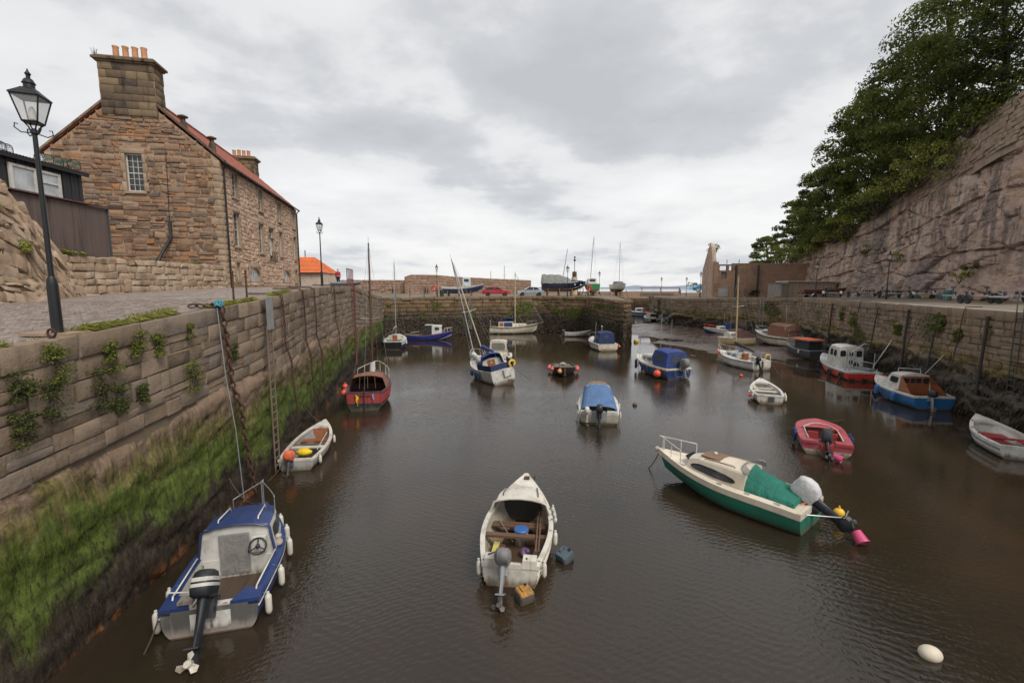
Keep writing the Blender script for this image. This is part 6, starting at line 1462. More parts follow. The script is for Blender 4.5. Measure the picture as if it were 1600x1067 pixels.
# 19 --- yellowish boat with maroon cover
b19 = Boat('motorboat', 'yellowed white boat with maroon cover leaning on the mud', V((24.4, 49.8, .22)), 112, 4.6, 2.1, .72, .75, 1.05, .3, .85, 2.3, .4, cat='motorboat', centre=True, heel=4)
b19.hull([paint('yellowed_gelcoat', (.5, .38, .22), .4, .35), DKBOOT, offwhite], .05, .15); b19.gunwale(offwhite, .2, .04, .08, name='side_deck'); b19.deck(offwhite, .5, 1, .08)
st = [(-2.1, .85, .72, .7, 1.25), (-.6, .88, .66, .75, 1.75), (b19.Y(.56), .8, .55, .8, 1.7), (b19.Y(.68), .68, .45, .85, 1.2)]; b19.cabin(st, can_maroon, 'cover', .12); st = [(b19.Y(.60), .72, .6, .8, 1.5), (b19.Y(.74), .5, .4, .9, 1.4)]; cb_ = b19.cabin(st, white, 'windscreen_cabin', .05); b19.spane(st, b19.Y(.62), b19.Y(.72), .4, .85, gpale, cb_)
# 20 --- little blue cruiser
b20 = Boat('motorboat', 'small dark blue and white cruiser with blue canopy by the far weedy wall', V((27.9, 60.6, .22)), 80, 4.4, 1.9, .75, .78, 1.1, .3, .85, 2.3, .4, cat='motorboat', centre=True)
b20.hull([navy, DKBOOT, white], .05, .3); b20.gunwale(white, .2, .03, .06, name='side_deck'); b20.deck(white, .0, 1, .05, name='deck')
st = [(b20.Y(.42), .7, .6, .75, 1.25), (b20.Y(.66), .5, .4, .85, 1.2)]; cb_ = b20.cabin(st, white, 'cabin', .06); b20.spane(st, b20.Y(.46), b20.Y(.60), .35, .8, gdark, cb_); st = [(-1.2, .72, .62, .75, 1.65), (b20.Y(.44), .7, .58, .75, 1.6)]; b20.cabin(st, can_blue, 'canopy', .08)
b20.pulpit(.72, .4, brightred, .03); b20.fender(.25, 1, fend, .09, .4, .05); b20.fender(.25, -1, fend, .09, .4, .05); b20.tube('aerial', [(0, -.4, 1.7), (0, -.4, 3.0)], .012, white)
# 21 --- cream cruiser with tan canopy on the mud
b21 = Boat('cabin_cruiser', 'cream cruiser under a tan brown canopy stranded on the mud', at(1243, 541, .45), 16, 5.4, 2.5, .95, .95, 1.3, .35, .9, 2.4, .5, cat='motorboat', heel=-3)
b21.hull([offwhite, DKBOOT, white], .12, .0); b21.rub(black, .05, -.18); b21.gunwale(white, .2, .04, .07, name='side_deck'); b21.deck(white, .0, 1, .05, name='deck')
st = [(-2.5, .98, .84, .95, 1.55), (-2.2, 1.0, .86, .95, 2.1), (-.2, 1.0, .84, .98, 2.2), (.2, .95, .75, 1.0, 1.6)]; cv = b21.cabin(st, can_brown, 'canopy', .1); b21.tube('canopy_hoop', [(-.88, -2.2, 1.2), (-.88, -2.2, 2.08), (0, -2.2, 2.24), (.88, -2.2, 2.08), (.88, -2.2, 1.2)], .03, offwhite)
st = [(.1, .85, .7, .98, 1.5), (1.3, .6, .45, 1.1, 1.4)]; cb_ = b21.cabin(st, white, 'cabin', .08); b21.spane(st, .3, 1.1, .35, .8, gdark, cb_); b21.pulpit(.5, .5, white, .02)
for x in (-.9, 0, .9): b21.tube('rail_post', [(x, -2.66, .97), (x, -2.66, 1.25)], .018, white)
b21.tube('stern_rail', [(-1, -2.66, 1.25), (1, -2.66, 1.25)], .018, white); b21.tube('aerial', [(.5, -1, 2.2), (.52, -1, 4.2)], .012, white)
# 22 --- dark grey boat with orange topped shelter
b22 = Boat('workboat', 'dark grey workboat with orange topped shelter beside the red wheelhouse boat', at(1277, 561, .1), 4, 4.2, 1.75, .75, .75, 1.0, .25, .85, 2.3, .35, cat='boat')
b22.hull([darkgrey, DKBOOT]); b22.gunwale(greyp, .14, .03, .06); b22.deck(darkgrey, .0, 1, .04, name='deck', dz=-.02)
st = [(-1.7, .66, .6, .72, 1.55), (.1, .66, .58, .75, 1.6)]; b22.cabin(st, can_dkgrey, 'shelter', .03); MB().box((0, -.8, 1.68), (1.6, 2.3, .07)).build('orange_roof', can_orange, b22.root); MB().box((0, -.8, 1.60), (1.5, 2.2, .05)).build('roof_beam', offwhite, b22.root); b22.fender(.3, -1, fend, .1, .3, .05)

# 23 --- red and white wheelhouse boat
b23 = Boat('wheelhouse_boat', 'white wheelhouse fishing boat with bright red hull and stern gantry', at(1350, 596), -11, 6.2, 2.3, .62, .62, 1.15, .3, .95, 2.6, .5, cat='fishing boat')
ORR = paint('orange_red_hull', (.72, .09, .045), .35, .2); b23.hull([ORR, DKBOOT, ORR, brightred], .12); b23.gunwale(paint('pale_grey_deck', (.5, .5, .5), .5, .4), .22, .06, .09, name='side_deck'); b23.rub(black, .03, -.10); b23.deck(MATS['pale_grey_deck'], .0, 1, .04, name='deck', dz=-.05); Y = b23.Y
st = [(Y(.34), .86, .78, .6, 2.15), (Y(.58), .84, .72, .62, 2.2), (Y(.66), .74, .6, .7, 1.95)]; cb_ = b23.cabin(st, white, 'wheelhouse', .09)
b23.epane(st, 0, -.70, -.36, .56, .84, gdark, cb_, frame=black); b23.epane(st, 0, .36, .70, .56, .84, gdark, cb_, frame=black)
dr = MB().box((0, Y(.34) - .02, 1.33), (.46, .03, 1.35)).build('door', white, b23.root); MB().tube([(-.24, Y(.34) - .03, .66), (-.24, Y(.34) - .03, 2.02), (.24, Y(.34) - .03, 2.02), (.24, Y(.34) - .03, .66)], .012, 5).build('door_frame', greyp, dr)
for z in (1.05, 1.66): MB().box((0, Y(.34) - .04, z), (.24, .02, .28)).build('door_window', gdark, dr)
b23.spane(st, Y(.40), Y(.47), .55, .85, gdark, cb_); b23.spane(st, Y(.50), Y(.57), .55, .85, gdark, cb_); b23.epane(st, -1, -.45, .45, .5, .85, gdark, cb_)
g = MB()
for x in (-.55, .95): g.tube([(x, -2.3, .6), (x, -2.3, 1.9)], .035, 7)
g.tube([(-.55, -2.3, 1.9), (.25, -2.2, 2.55), (.6, -2.2, 2.5)], .03, 7); g.tube([(.95, -2.3, 1.0), (1.75, -2.6, 2.9)], .035, 7); g.build('gantry', alu, b23.root, 60)
g = MB(); g.tube([(.3, -1.4, .65), (.3, -1.4, 1.25), (.95, -2.2, 1.15), (.95, -2.2, .65)], .022, 6); g.build('guard_rail', white, b23.root); MB().box((.58, -1.8, .72), (.5, 1.3, .14), rotm(.35)).build('hatch_cover', greyp, b23.root); MB().ball((.35, -1.0, .85), .28, 10).build('net_bag', rubber, b23.root, 60)
for t_ in (.1, .36, .75): b23.fender(t_, -1, rubber, .11, .4, .12, 'tyre', rope_d)
for x in (-.8, 0, .7): b23.tube('tyre', [(x - .14, -3.16, .2), (x, -3.2, .12), (x + .14, -3.16, .2)], .06, rubber)
b23.fender(.0, 1, orangeb, .14, .4, .12, 'ball')
for x in (-.7, -.45): MB().lathe([(.06, 0), (.06, .03)], (x, -2.0, .62), 10).build('deck_cap', darkgrey, b23.root)

# 24 --- blue boat with brown cabin
b24 = Boat('cabin_motorboat', 'bright blue motorboat with brown wooden cabin back below the right wall', at(1461, 641), -6, 4.7, 2.25, .72, .72, 1.05, .22, .95, 2.5, .4, cat='motorboat')
BLU = paint('strong_blue_hull', (.02, .13, .33), .35, .2); b24.hull([BLU, DKBOOT, white], .10); b24.rub(white, .02, u=.38, name='white_line'); b24.gunwale(white, .16, .04, .08, name='side_deck'); b24.inner(varn, teak, 0, .42, .3, .18); b24.deck(white, .4, 1, .06); Y = b24.Y
st = [(Y(.36), .86, .72, .72, 1.62), (Y(.56), .84, .68, .76, 1.6), (Y(.68), .72, .52, .82, 1.2)]; cb_ = b24.cabin(st, white, cam=.07)
MB().box((0, Y(.36) - .02, 1.05), (1.46, .03, .98)).build('cabin_back', varn, b24.root); MB().box((0, Y(.36) - .0, .5), (1.6, .02, .4)).build('cabin_lower_back', varn, b24.root)
for x, w_ in ((-.48, .3), (-.13, .24), (.17, .26)): MB().box((x, Y(.36) - .04, 1.30), (w_, .015, .26)).build('back_window', gdark, b24.root)
MB().lathe([(.17, 0), (.17, .015)], (.55, Y(.36) - .035, 1.30), 14, rot=Matrix.Rotation(R(90), 3, 'X')).build('round_window', gdark, b24.root); b24.spane(st, Y(.40), Y(.54), .45, .85, gdark, cb_)
for sd in (-1, 1): MB().add([(sd*.86, Y(.36), .72), (sd*.72, Y(.36), 1.6), (sd*.90, Y(.12), .74)], [(0,1,2)]).build('side_coaming', varn, b24.root)
b24.outboard(-.35, 3, blackplast, .85, .74, legmat=alu); b24.tube('roof_rail', [(-.5, Y(.5), 1.66), (-.5, Y(.5), 1.9), (.5, Y(.44), 1.9), (.5, Y(.44), 1.66)], .016, white); b24.tube('aerial', [(.6, Y(.40), 1.65), (1.5, Y(.40), 2.8)], .012, white)
b24.tube('pulpit_post', [b24.sheer(.72, -1, -.05), b24.sheer(.72, -1, -.05, .6)], .018, white); b24.tube('pulpit_post', [b24.sheer(.85, -1, -.05), b24.sheer(.85, -1, -.05, .6)], .018, white); b24.fender(.3, -1, blue, .12, .5, .05); b24.fender(.62, -1, blue, .13, .55, .0)
# 25 --- white rowing boat with red inside at the right edge
b25 = Boat('rowing_boat', 'white rowing boat with red painted inside at the right edge of the picture', at(1598, 720), -27, 4.1, 1.65, .5, .5, .8, .15, .8, 2.1, .35, cat='rowing boat')
b25.hull([white, paint('beige_boot', (.4, .33, .25), .6, .4)], .03, nst=40); b25.rub(navy, .016, -.16); b25.gunwale(white, .10, .03, .09); b25.inner(white, paint('red_floor', (.30, .02, .025), .5, .25), 0, .86, .16); b25.deck(white, .82, 1, .05, face=.12); b25.clinker(white, (.55, .7), .012)
RD = paint('red_seat', (.33, .02, .025), .45, .2); b25.thwart(.66, .55, .26, RD, 'bow_seat'); b25.thwart(.44, .22, .38, RD); b25.thwart(.12, .32, .36, RD, 'stern_seat')
for sd in (-1, 1): MB().box((sd*.52, b25.Y(.28), .36), (.2, 1.1, .04)).build('side_bench', RD, b25.root)
for k in range(4): cleat(b25, b25.sheer(.2 + .2*k, -1, -.04, .01))
# 26 --- boats in the channel
b26 = Boat('motorboat', 'pale grey motorboat moored at the corner of the channel', at(1026, 505), 6, 5.2, 2.5, .85, .85, 1.2, .25, .95, 2.4, .4, cat='motorboat')
b26.hull([paint('pale_grey_hull', (.45, .45, .46), .4, .3), DKBOOT, white, black], .12); b26.gunwale(white, .2, .04, .08, name='side_deck'); b26.deck(white, .0, 1, .05, name='deck'); st = [(-1.2, .9, .8, .9, 1.75), (.9, .8, .6, .95, 1.7)]; cb_ = b26.cabin(st, white, 'cabin', .06, roofmat=can_orange); b26.epane(st, 0, -.65, .65, .3, .8, gdark, cb_); b26.tube('aerial', [(.2, 0, 1.7), (.2, 0, 3.4)], .02, white); b26.fender(.02, 1, brightred, .2, .5, .1)
b27 = Boat('motorboat', 'white motorboat with blue patch just visible past the pier head', V((29.6, 106, 0)), 60, 5.0, 2.2, .9, .9, 1.2, .25, .9, 2.4, .4, cat='motorboat', centre=True); b27.hull([white, DKBOOT, blue], .1, .3); b27.gunwale(white); b27.deck(white, .0, 1, .06, name='deck'); st = [(-1.0, .8, .7, .9, 1.9), (.8, .7, .5, .95, 1.8)]; cb_ = b27.cabin(st, white, 'cabin', .06); b27.spane(st, -.7, .5, .45, .85, gdark, cb_)
b28 = Boat('motorboat', 'cream motorboat with orange cover deepest in the channel', V((31.3, 110.5, 0)), 20, 4.8, 2.2, .9, .9, 1.2, .25, .9, 2.4, .4, cat='motorboat', centre=True); b28.hull([offwhite, REDBOOT, white], .1, .2); b28.gunwale(white); b28.deck(white, .0, 1, .06, name='deck'); st = [(-1.8, .8, .7, .9, 1.6), (.3, .8, .6, .95, 1.7)]; b28.cabin(st, can_orange, 'cover', .1)

# floats and buoys on the water
def buoy(u, v, r, mat, label, sq=(1, 1, 1), dz=0.0):
    p = at(u, v); o = MB().ball((0, 0, 0), r, 18, sq=sq).build('buoy', mat, None, 60, loc=None); o.location = p + V((0, 0, r*.35 + dz)); tag(o, label, 'buoy'); return o
buoy(992, 633, .13, paint('faded_brown_buoy', (.3, .16, .09), .6, .5), 'small faded brown buoy right of the blue tarpaulin boat')
buoy(994, 535, .3, yellowb, 'orange yellow buoy at the foot of the pier head')
buoy(1453, 1025, .155, paint('dirty_white_buoy', (.62, .55, .43), .6, .3, streak=False), 'dirty white oval buoy in the bottom right corner', (1.2, 1, .85))
buoy(1158, 588, .13, orangeb, 'small red buoy left of the grounded sailing boat')
buoy(1008, 582, .2, yellowb, 'yellow buoy under the bow of the blue canopied cruiser')

# mooring lines
for a, b_, sg, lb in ((b1.world(b1.sheer(.97, -1, 0, .05)), LP.pt(dsp(12.2), 1.2, .3), .25, 'dark bow rope of the blue cabin motorboat'), (b1.world(b1.sheer(.02, -1, 0, 0)), at(170, 1062) + V((0,0,-.05)), .35, 'slack stern rope of the blue cabin motorboat'),
        (b2.world((-.4, -1.8, .42)), at(418, 752), .1, 'stern rope of the rowing boat with the orange cover'), (b2.world(b2.sheer(.98, 1)), LP.pt(dsp(19.0), 1.6, .25), .3, 'bow rope of the rowing boat with the orange cover'),
        (b3.world(b3.sheer(.95, -1)), LP.pt(dsp(33), 4.5, .1), .5, 'bow rope of the red sailing boat'), (b3.world(b3.sheer(.05, -1)), LP.pt(dsp(20), 3.0, .2), .5, 'stern rope of the red sailing boat'),
        (b15.world(b15.sheer(.99, 1)), at(838, 735) + V((0,0,-.1)), .15, 'bow rope of the white open boat'), (b14.world(b14.sheer(.99, 1)), at(1010, 730) + V((0,0,-.1)), .12, 'bow rope of the green hulled cruiser'),
        (b24.world(b24.sheer(.02, 1)), RP.pt(dR(21.3), 1.0, .6), .35, 'stern rope of the bright blue motorboat'), (b25.world(b25.sheer(.99, 1)), RP.pt(dR(23.2), 1.6, .5), .3, 'bow rope of the red lined rowing boat'),
        (b23.world(b23.sheer(.98, 1)), RP.pt(dR(44), 4.9, .1), .7, 'bow rope of the red wheelhouse boat'), (b23.world(b23.sheer(.02, 1)), RP.pt(dR(28), 4.9, .1), .6, 'stern rope of the red wheelhouse boat'), (b21.world(b21.sheer(.9, 1)), RP.pt(dR(52), 5.2, .1), .5, 'bow rope of the tan canopied cruiser'),
        (b5.world(b5.sheer(.95, -1)), PP.pt(9.5, 5.2, .1), .5, 'bow rope of the royal blue fishing boat'), (b4.world(b4.sheer(.95, -1)), LP.pt(dsp(57), 5.2, .1), .4, 'bow rope of the yacht in the back corner'), (b10.world(b10.sheer(.98, 1)), PP.pt(PP.c[3] + .5, 4.9, .1), .6, 'bow rope of the blue canopied motorboat at the pier head'),
        (b16.world(b16.sheer(.98, 1)), at(1330, 650) + V((0,0,-.1)), .1, 'bow rope of the pink red speedboat'), (b13.world(b13.sheer(.98, -1)), at(1000, 586) + V((0,0,-.1)), .2, 'bow rope of the blue canopied cruiser'), (b18.world(b18.sheer(.0, 1)), at(1225, 590) + V((0,0,-.1)), .15, 'stern rope of the grounded sailing boat')):
    mooring(a, b_, sg, .016, rope_d, lb, group='mooring ropes')
# ------------------------------------------------------------------ street lamps
LPROTO = None
def lamp(p, label, rz=0.0):
    global LPROTO
    if LPROTO is not None:
        o = copy_tree(LPROTO); o.location = p; o.rotation_euler.z = rz; o['label'] = label; return o
    o = thing('street_lamp', p, rz, label, 'street lamp', 'lantern street lamps round the harbour')
    MB().lathe([(.13, 0), (.13, .03), (.085, .06), (.082, .9), (.07, 1.0), (.045, 1.06)], (0,0,0), 16).build('base', black, o, 30)
    MB().lathe([(.042, 1.04), (.038, 2.2), (.034, 3.5), (.058, 3.52), (.058, 3.56), (.03, 3.6)], (0,0,0), 14).build('pole', black, o, 30)
    br = MB()
    for k in range(4):
        a = R(45 + 90*k); d = V((math.cos(a), math.sin(a), 0))
        br.tube([V((0,0,3.5)) + d*.03, V((0,0,3.62)) + d*.07, V((0,0,3.70)) + d*.14], .011, 6)
        br.tube([V((0,0,3.52)) + d*.06, V((0,0,3.50)) + d*.17, V((0,0,3.56)) + d*.25, V((0,0,3.63)) + d*.24, V((0,0,3.62)) + d*.20], .010, 5)
    br.build('bracket', black, o, 60)
    a_, b_ = .105, .19; z0, z1 = 3.70, 4.12
    fr = MB(); cn = [(-1,-1), (1,-1), (1,1), (-1,1)]
    for x, y in cn: fr.tube([(x*a_, y*a_, z0), (x*b_, y*b_, z1)], .013, 5)
    for i in range(4):
        (x, y), (u, v) = cn[i], cn[(i+1) % 4]
        fr.tube([(x*a_, y*a_, z0), (u*a_, v*a_, z0)], .016, 5); fr.tube([(x*b_, y*b_, z1), (u*b_, v*b_, z1)], .020, 5)
    fr.box((0,0,z0), (.2, .2, .02)); fr.build('lantern_frame', black, o)
    for i in range(4):
        (x, y), (u, v) = cn[i], cn[(i+1) % 4]
        MB().add([(x*a_, y*a_, z0), (u*a_, v*a_, z0), (u*b_, v*b_, z1), (x*b_, y*b_, z1)], [(0,1,2,3)]).build('pane', glamp, o)
    rf = MB(); rf.loft([[V((x*q, y*q, z)) for x, y in cn] for q, z in ((b_ + .02, z1), (b_ + .012, z1 + .02), (.10, z1 + .12), (.085, z1 + .14))])
    rf.lathe([(.08, z1 + .13), (.075, z1 + .21), (.095, z1 + .22), (.06, z1 + .29), (.03, z1 + .31), (.028, z1 + .35), (.045, z1 + .38), (.02, z1 + .42), (.004, z1 + .47)], (0,0,0), 12); rf.build('roof', black, o, 35)
    MB().lathe([(.05, z0 + .05), (.05, z0 + .2), (.02, z0 + .26)], (0,0,0), 10).build('burner', white, o, 40)
    LPROTO = o; return o
lamp((-8.32, 8.3, LZ(8.3)), 'tall black lantern lamp post on the near left quay', .35)
p = atY(503.5, 446, 31); lamp((p.x, 31, LZ(31) - .03), 'black lantern lamp post near the orange roofed house', .2)
for (u, Y_, z_, lb) in ((683, 63.6, 5.24, 'lamp post on the back quay left of the blue boat on stands'), (886.5, 66.5, 5.25, 'lamp post in front of the tarpaulin covered blue boat'), (936, 90, 5.25, 'lamp post between the green boat and the far white yacht'),
        (1033, 110, 4.6, 'lamp post farthest off, beside the red topped shelter'), (1072, 109, 4.6, 'lamp post just right of the dark walker on the far quay'), (1094, 80, 4.85, 'lamp post in front of the ruined gable'), (1274, 58, 5.25, 'lamp post beside the wooden shed by the cliff'), (1385, 43, 5.42, 'lamp post among the boat trailers below the cliff')):
    p = atY(u, 460, Y_); lamp((p.x, Y_, z_), lb, rnd(0, 1))
sg = MB().box((-.02, 0, 0), (1, 1, 1))
# ------------------------------------------------------------------ left quay fittings
def wallpt(Y_, z, dep=.12): return LP.pt(dsp(Y_), z, dep)
def ladder(name, P, d, z0, z1, w_, mat, label, cat='ladder', lean=0.0, r=.025, rung=.3, dep=.22, top=None):
    p0 = P.pt(d, z0, dep + lean); p1 = P.pt(d, z1, dep); n = P.nrm(d); tg = V((-n.y, n.x, 0))
    o = thing(name, p0, 0, label, cat); 
    for s_ in (-1, 1):
        pts = [p0 + tg*s_*w_/2, p1 + tg*s_*w_/2]
        if top: pts += [p1 + tg*s_*w_/2 + V((0,0,top)), p1 + tg*s_*w_/2 + V((0,0,top + .15)) - n*.25, p1 + tg*s_*w_/2 - n*.55 + V((0,0,top))  , p1 + tg*s_*w_/2 - n*.6]
        MB().tube(pts, r, 6).build('rail', mat, o, 60, world=True)
    k = int((z1 - z0)/rung)
    for i in range(1, k):
        c = p0.lerp(p1, i/k); MB().tube([c - tg*w_/2, c + tg*w_/2], r*.7, 5).build('rung', mat, o, None, world=True)
    return o
ladder('ladder', LP, dsp(15.4), .05, LZ(15.4) - .9, .40, paint('rusty_pale_steel', (.19, .14, .10), .7, .6, (.07, .04, .025)), 'long rusty steel ladder down the left quay wall', r=.028, rung=.27)
q = LP.pt(dsp(15.4), 0, .25); tg = V((-LP.nrm(dsp(15.4)).y, LP.nrm(dsp(15.4)).x, 0))
fp = MB().prism([q + tg*.24 + V((0,0,LZ(15.4) - 1.0)), q - tg*.24 + V((0,0,LZ(15.4) - 1.0)), q - tg*.24 + V((0,0,LZ(15.4) + .08)), q + tg*.24 + V((0,0,LZ(15.4) + .08))], (0,0,0), (.05,0,0)).build('backing_plate', galv); tag(fp, 'flat grey steel plate at the head of the long ladder', 'plate')
for k, (u, v, lb) in enumerate(((371, 470, 'left rusty iron post on the quay edge above the ladder'), (383, 468, 'right rusty iron post on the quay edge above the ladder'))):
    Yp = (14.2, 15.0)[k]; x = edgeX(LP, Yp) - .30; o = MB().tube([(0, 0, -.1), (.01, 0, .95)], .03, 8).lathe([(.04, .93), (.045, .97), (.02, 1.0)], (0.01,0,0), 8).build('iron_post', rust, None, 60); o.location = (x, Yp, LZ(Yp)); tag(o, lb, 'post', 'pair of iron posts by the ladder')
def chain(Y_, z1, z0, r, label, name='mooring_chain', sway=.3, mat=None, over=.8):
    P0 = wallpt(Y_, LZ(Y_) + .06, -over); pts = [P0, wallpt(Y_, LZ(Y_) + .06, .0), wallpt(Y_, LZ(Y_) - .05, .16)]
    for k in range(1, 9): pts.append(wallpt(Y_ + sway*(k/8), lerp(LZ(Y_) - .05, z0, k/8), .14 + .20*(k/8 > .45) + .04*math.sin(k)))
    mb = MB(); tot = 0; path = []
    for a, b_ in zip(pts, pts[1:]):
        n = max(1, int((b_ - a).length/(r*2.6)))
        for i in range(n): path.append((a.lerp(b_, i/n), (b_ - a).normalized()))
    for i, (c, d) in enumerate(path):
        a = d.orthogonal().normalized(); b_ = d.cross(a)
        if i % 2: a, b_ = b_, a
        L_ = r*2.1; W_ = r*1.15; ring = [c + d*L_*math.cos(q) + a*W_*math.sin(q) for q in [2*math.pi*k/7 for k in range(8)]]
        mb.tube(ring, r*.42, 4, caps=False)
    o = mb.build(name, mat or rust, None, 70); tag(o, label, 'chain', 'chains hanging down the left quay wall'); return o
chain(12.7, 0, .1, .06, 'thick rusty chain with blue rope knot hanging over the left quay', sway=.7, over=.6)
o = MB().tube([wallpt(12.55, LZ(12.5) + .02, .12), wallpt(12.58, 4, .2), wallpt(12.62, 2.5, .34), wallpt(12.65, .3, .42)], .014, 6).build('pale_hose', galv); tag(o, 'thin pale pipe hanging beside the thick rusty chain', 'pipe')
kn = MB()
for k in range(7): ring_torus(kn, wallpt(12.7, LZ(12.7) + .08, .05) + V((rnd(-.06, .06), rnd(-.06, .06), rnd(-.04, .06))), .08, .022, n=10, m=5, rot=rotm(rnd(0, 6), rnd(0, 3)))
tag(kn.build('rope_knot', fabric('turquoise_rope', (.06, .28, .36)), None, 60), 'turquoise rope knot at the head of the thick chain', 'rope')
for k, (Y_, z0, lb) in enumerate(((17.2, 1.2, 'thin chain just beyond the long ladder'), (20.3, .4, 'rusty chain above the stern of the red boat, nearest of three'), (22.4, .4, 'rusty chain above the red boat, middle of three'), (27.5, 1.0, 'rusty chain close before the red cage ladder'))): chain(Y_, 0, z0, .035, lb, sway=.5, over=1.0)
rg = ring_torus(MB(), (0, 0, .07), .07, .018, n=14); rg.lathe([(.05, 0), (.03, .03)], (0,0,-.02), 8); o = rg.build('mooring_ring', rust, None, 60); o.location = (-8.03, 7.9, LZ(7.9) + .03); tag(o, 'rusty mooring ring on the quay edge at the lamp foot', 'ring')
sl_ = MB().box((0,0,0), (.9, .5, .05)).build('lamp_plinth', ASHLAR); sl_.location = (-8.4, 8.35, LZ(8.35) + .012); tag(sl_, 'flat stone slab under the near lamp post', 'slab')
# red oxide ladder with a cage where the quay ends
rl = ladder('cage_ladder', LP, dsp(35.0), .6, LZ(35) + .05, .5, redox, 'red painted steel ladder with guard cage at the quay end', r=.035)
cg = MB(); c0 = LP.pt(dsp(35.0), LZ(35), .0); nn = LP.nrm(dsp(35.0)); tg = V((-nn.y, nn.x, 0))
for i in range(6):
    b_ = c0 + tg*lerp(-1.6, 1.2, i/5); cg.tube([b_, b_ + V((0,0,1.25))], .03, 5)
for z in (0.05, .5, 1.25): cg.tube([c0 - tg*1.6 + V((0,0,z)), c0 + tg*1.2 + V((0,0,z))], .032, 5)
cg.build('cage', redox, rl, None, world=True)
# ------------------------------------------------------------------ right quay fittings
ladder('ladder', RP, dR(20.6), .3, ztopR(dR(20.6)), .42, darkgrey, 'dark steel ladder with hooped handrails on the right quay', top=.85, rung=.28, dep=.15)
ladder('ladder', PP, 11.6, .6, 5.2, .4, galv, 'grey ladder in the back wall behind the leaning yacht', rung=.32)
ladder('ladder', RP, dR(57), .8, 5.9, .5, galv, 'pale ladder at the far weedy wall behind the sailing boats', rung=.34)
for k, (Y_, lb, lz) in enumerate(((22.5, 'nearest dark timber fender post on the right wall', .5), (26.4, 'second dark timber fender post along the right wall', .7), (29.5, 'third dark timber fender post along the right wall', .6), (33.5, 'fourth dark timber fender post along the right wall', .8), (42.0, 'farthest dark timber fender post on the right wall', .8))):
    d = dR(Y_); o = thing('fender_post', RP.pt(d, lz, .2), 0, lb, 'post', 'timber fender posts on the right wall')
    MB().tube([RP.pt(d, lz, .55 if k % 2 else .3), RP.pt(d, 5.1, .16)], .07 if k % 2 == 0 else .045, 7).build('post', darkwood, o, 60, world=True)
    MB().box(RP.pt(d, 4.6, .12), (.2, .2, .08)).build('iron_strap', rust, o, None, world=True)
for k, Y_ in enumerate((24.3, 36.5)):
    d = dR(Y_); chain_o = MB().tube([RP.pt(d, 5.5, -.6), RP.pt(d, 5.48, .1), RP.pt(d, 5.2, .16), RP.pt(d + .2, 2.5, .3), RP.pt(d + .3, .3, .9)], .03, 5).build('mooring_rope', rope_d); tag(chain_o, ['dark rope hanging down the right wall behind the blue boat', 'dark rope hanging down the right wall behind the red wheelhouse boat'][k], 'rope')
# ------------------------------------------------------------------ trailers below the cliff
def trailer(p, th, L_, axles, label, guard=None, post=False):
    o = thing('boat_trailer', p, R(th), label, 'trailer', 'boat trailers below the cliff'); fr = MB()
    for s_ in (-1, 1): fr.tube([(s_*.55, -L_/2, .5), (s_*.55, L_*.2, .5), (0, L_*.48, .5)], .045, 6)
    for k in range(4): y = lerp(-L_/2 + .2, L_*.2, k/3); fr.box((0, y, .48), (1.1, .07, .07))
    fr.tube([(0, L_*.2, .5), (0, L_/2, .5)], .05, 6); fr.tube([(0, L_*.42, .5), (0, L_*.42, .05)], .03, 6)
    fr.build('frame', galv, o, 60)
    rl_ = MB()
    for k in range(3):
        for s_ in (-1, 1): y = lerp(-L_/2 + .25, L_*.15, k/2); rl_.tube([(s_*.3, y, .52), (s_*.34, y, .68)], .03, 6); rl_.lathe([(.09, -.06), (.09, .06)], (s_*.34, y, .72), 10, rot=Matrix.Rotation(R(90), 3, 'Y'))
    rl_.build('roller', blackplast, o, 40)
    wp = MB(); wp.tube([(0, L_*.3, .5), (0, L_*.3, 1.1)], .04, 6); wp.box((0, L_*.3, 1.1), (.2, .25, .14)); wp.build('winch_post', darkgrey, o)
    for k in range(axles):
        for s_ in (-1, 1):
            y = -L_*.18 + (k - (axles-1)/2)*.7; ry = Matrix.Rotation(R(90), 3, 'Y')
            w_ = MB().lathe([(.17, -.09), (.29, -.09), (.31, -.05), (.31, .05), (.29, .09), (.17, .09)], (s_*.85, y, .31), 18, rot=ry).build('wheel', rubber, o, 40); MB().lathe([(.17, -.07), (.06, -.05), (.05, .09), (.17, .075)], (s_*.85, y, .31), 14, rot=ry).build('rim', galv, w_, 40)
            if guard: MB().grid([[V((s_*.85 + dx, y + .40*math.cos(a), .33 + .38*math.sin(a))) for dx in (-.12, .12)] for a in [R(10 + 160*i/8) for i in range(9)]]).build('mudguard', guard, o, 60)
    return o
def onq(u, v): return at(u, v, 5.42)
trailer(onq(1432, 466.5) + V((0,0,.02)), -18, 5.5, 1, 'trailer with white mudguards left of the painted drums', white)
trailer(onq(1513, 474) + V((0,0,.02)), -16, 6.0, 2, 'twin axle trailer in the middle of the row below the cliff')
trailer(onq(1378, 464) + V((-.5,2.2,.02)), -20, 4.6, 1, 'small trailer beside the cliff lamp post', greyp)
trailer(onq(1338, 465) + V((-.8,3.0,.02)), -30, 4.6, 1, 'trailer nearest the person with the dog', white)
trailer(V((37.6, 30.2, 5.44)), -14, 5.5, 1, 'dark trailer at the right edge below the cliff', black)
def drum(p, rz, mat, label, lay=True):
    o = thing('drum', p, rz, label, 'drum'); rt = Matrix.Rotation(R(90), 3, 'Y') if lay else None
    MB().lathe([(.02, 0), (.29, 0), (.3, .03), (.285, .05), (.285, .28), (.3, .30), (.285, .32), (.285, .55), (.3, .58), (.3, .85), (.29, .88), (.02, .88)], (0, 0, .3 if lay else 0), 18, rot=rt).build('body', mat, o, 35); return o
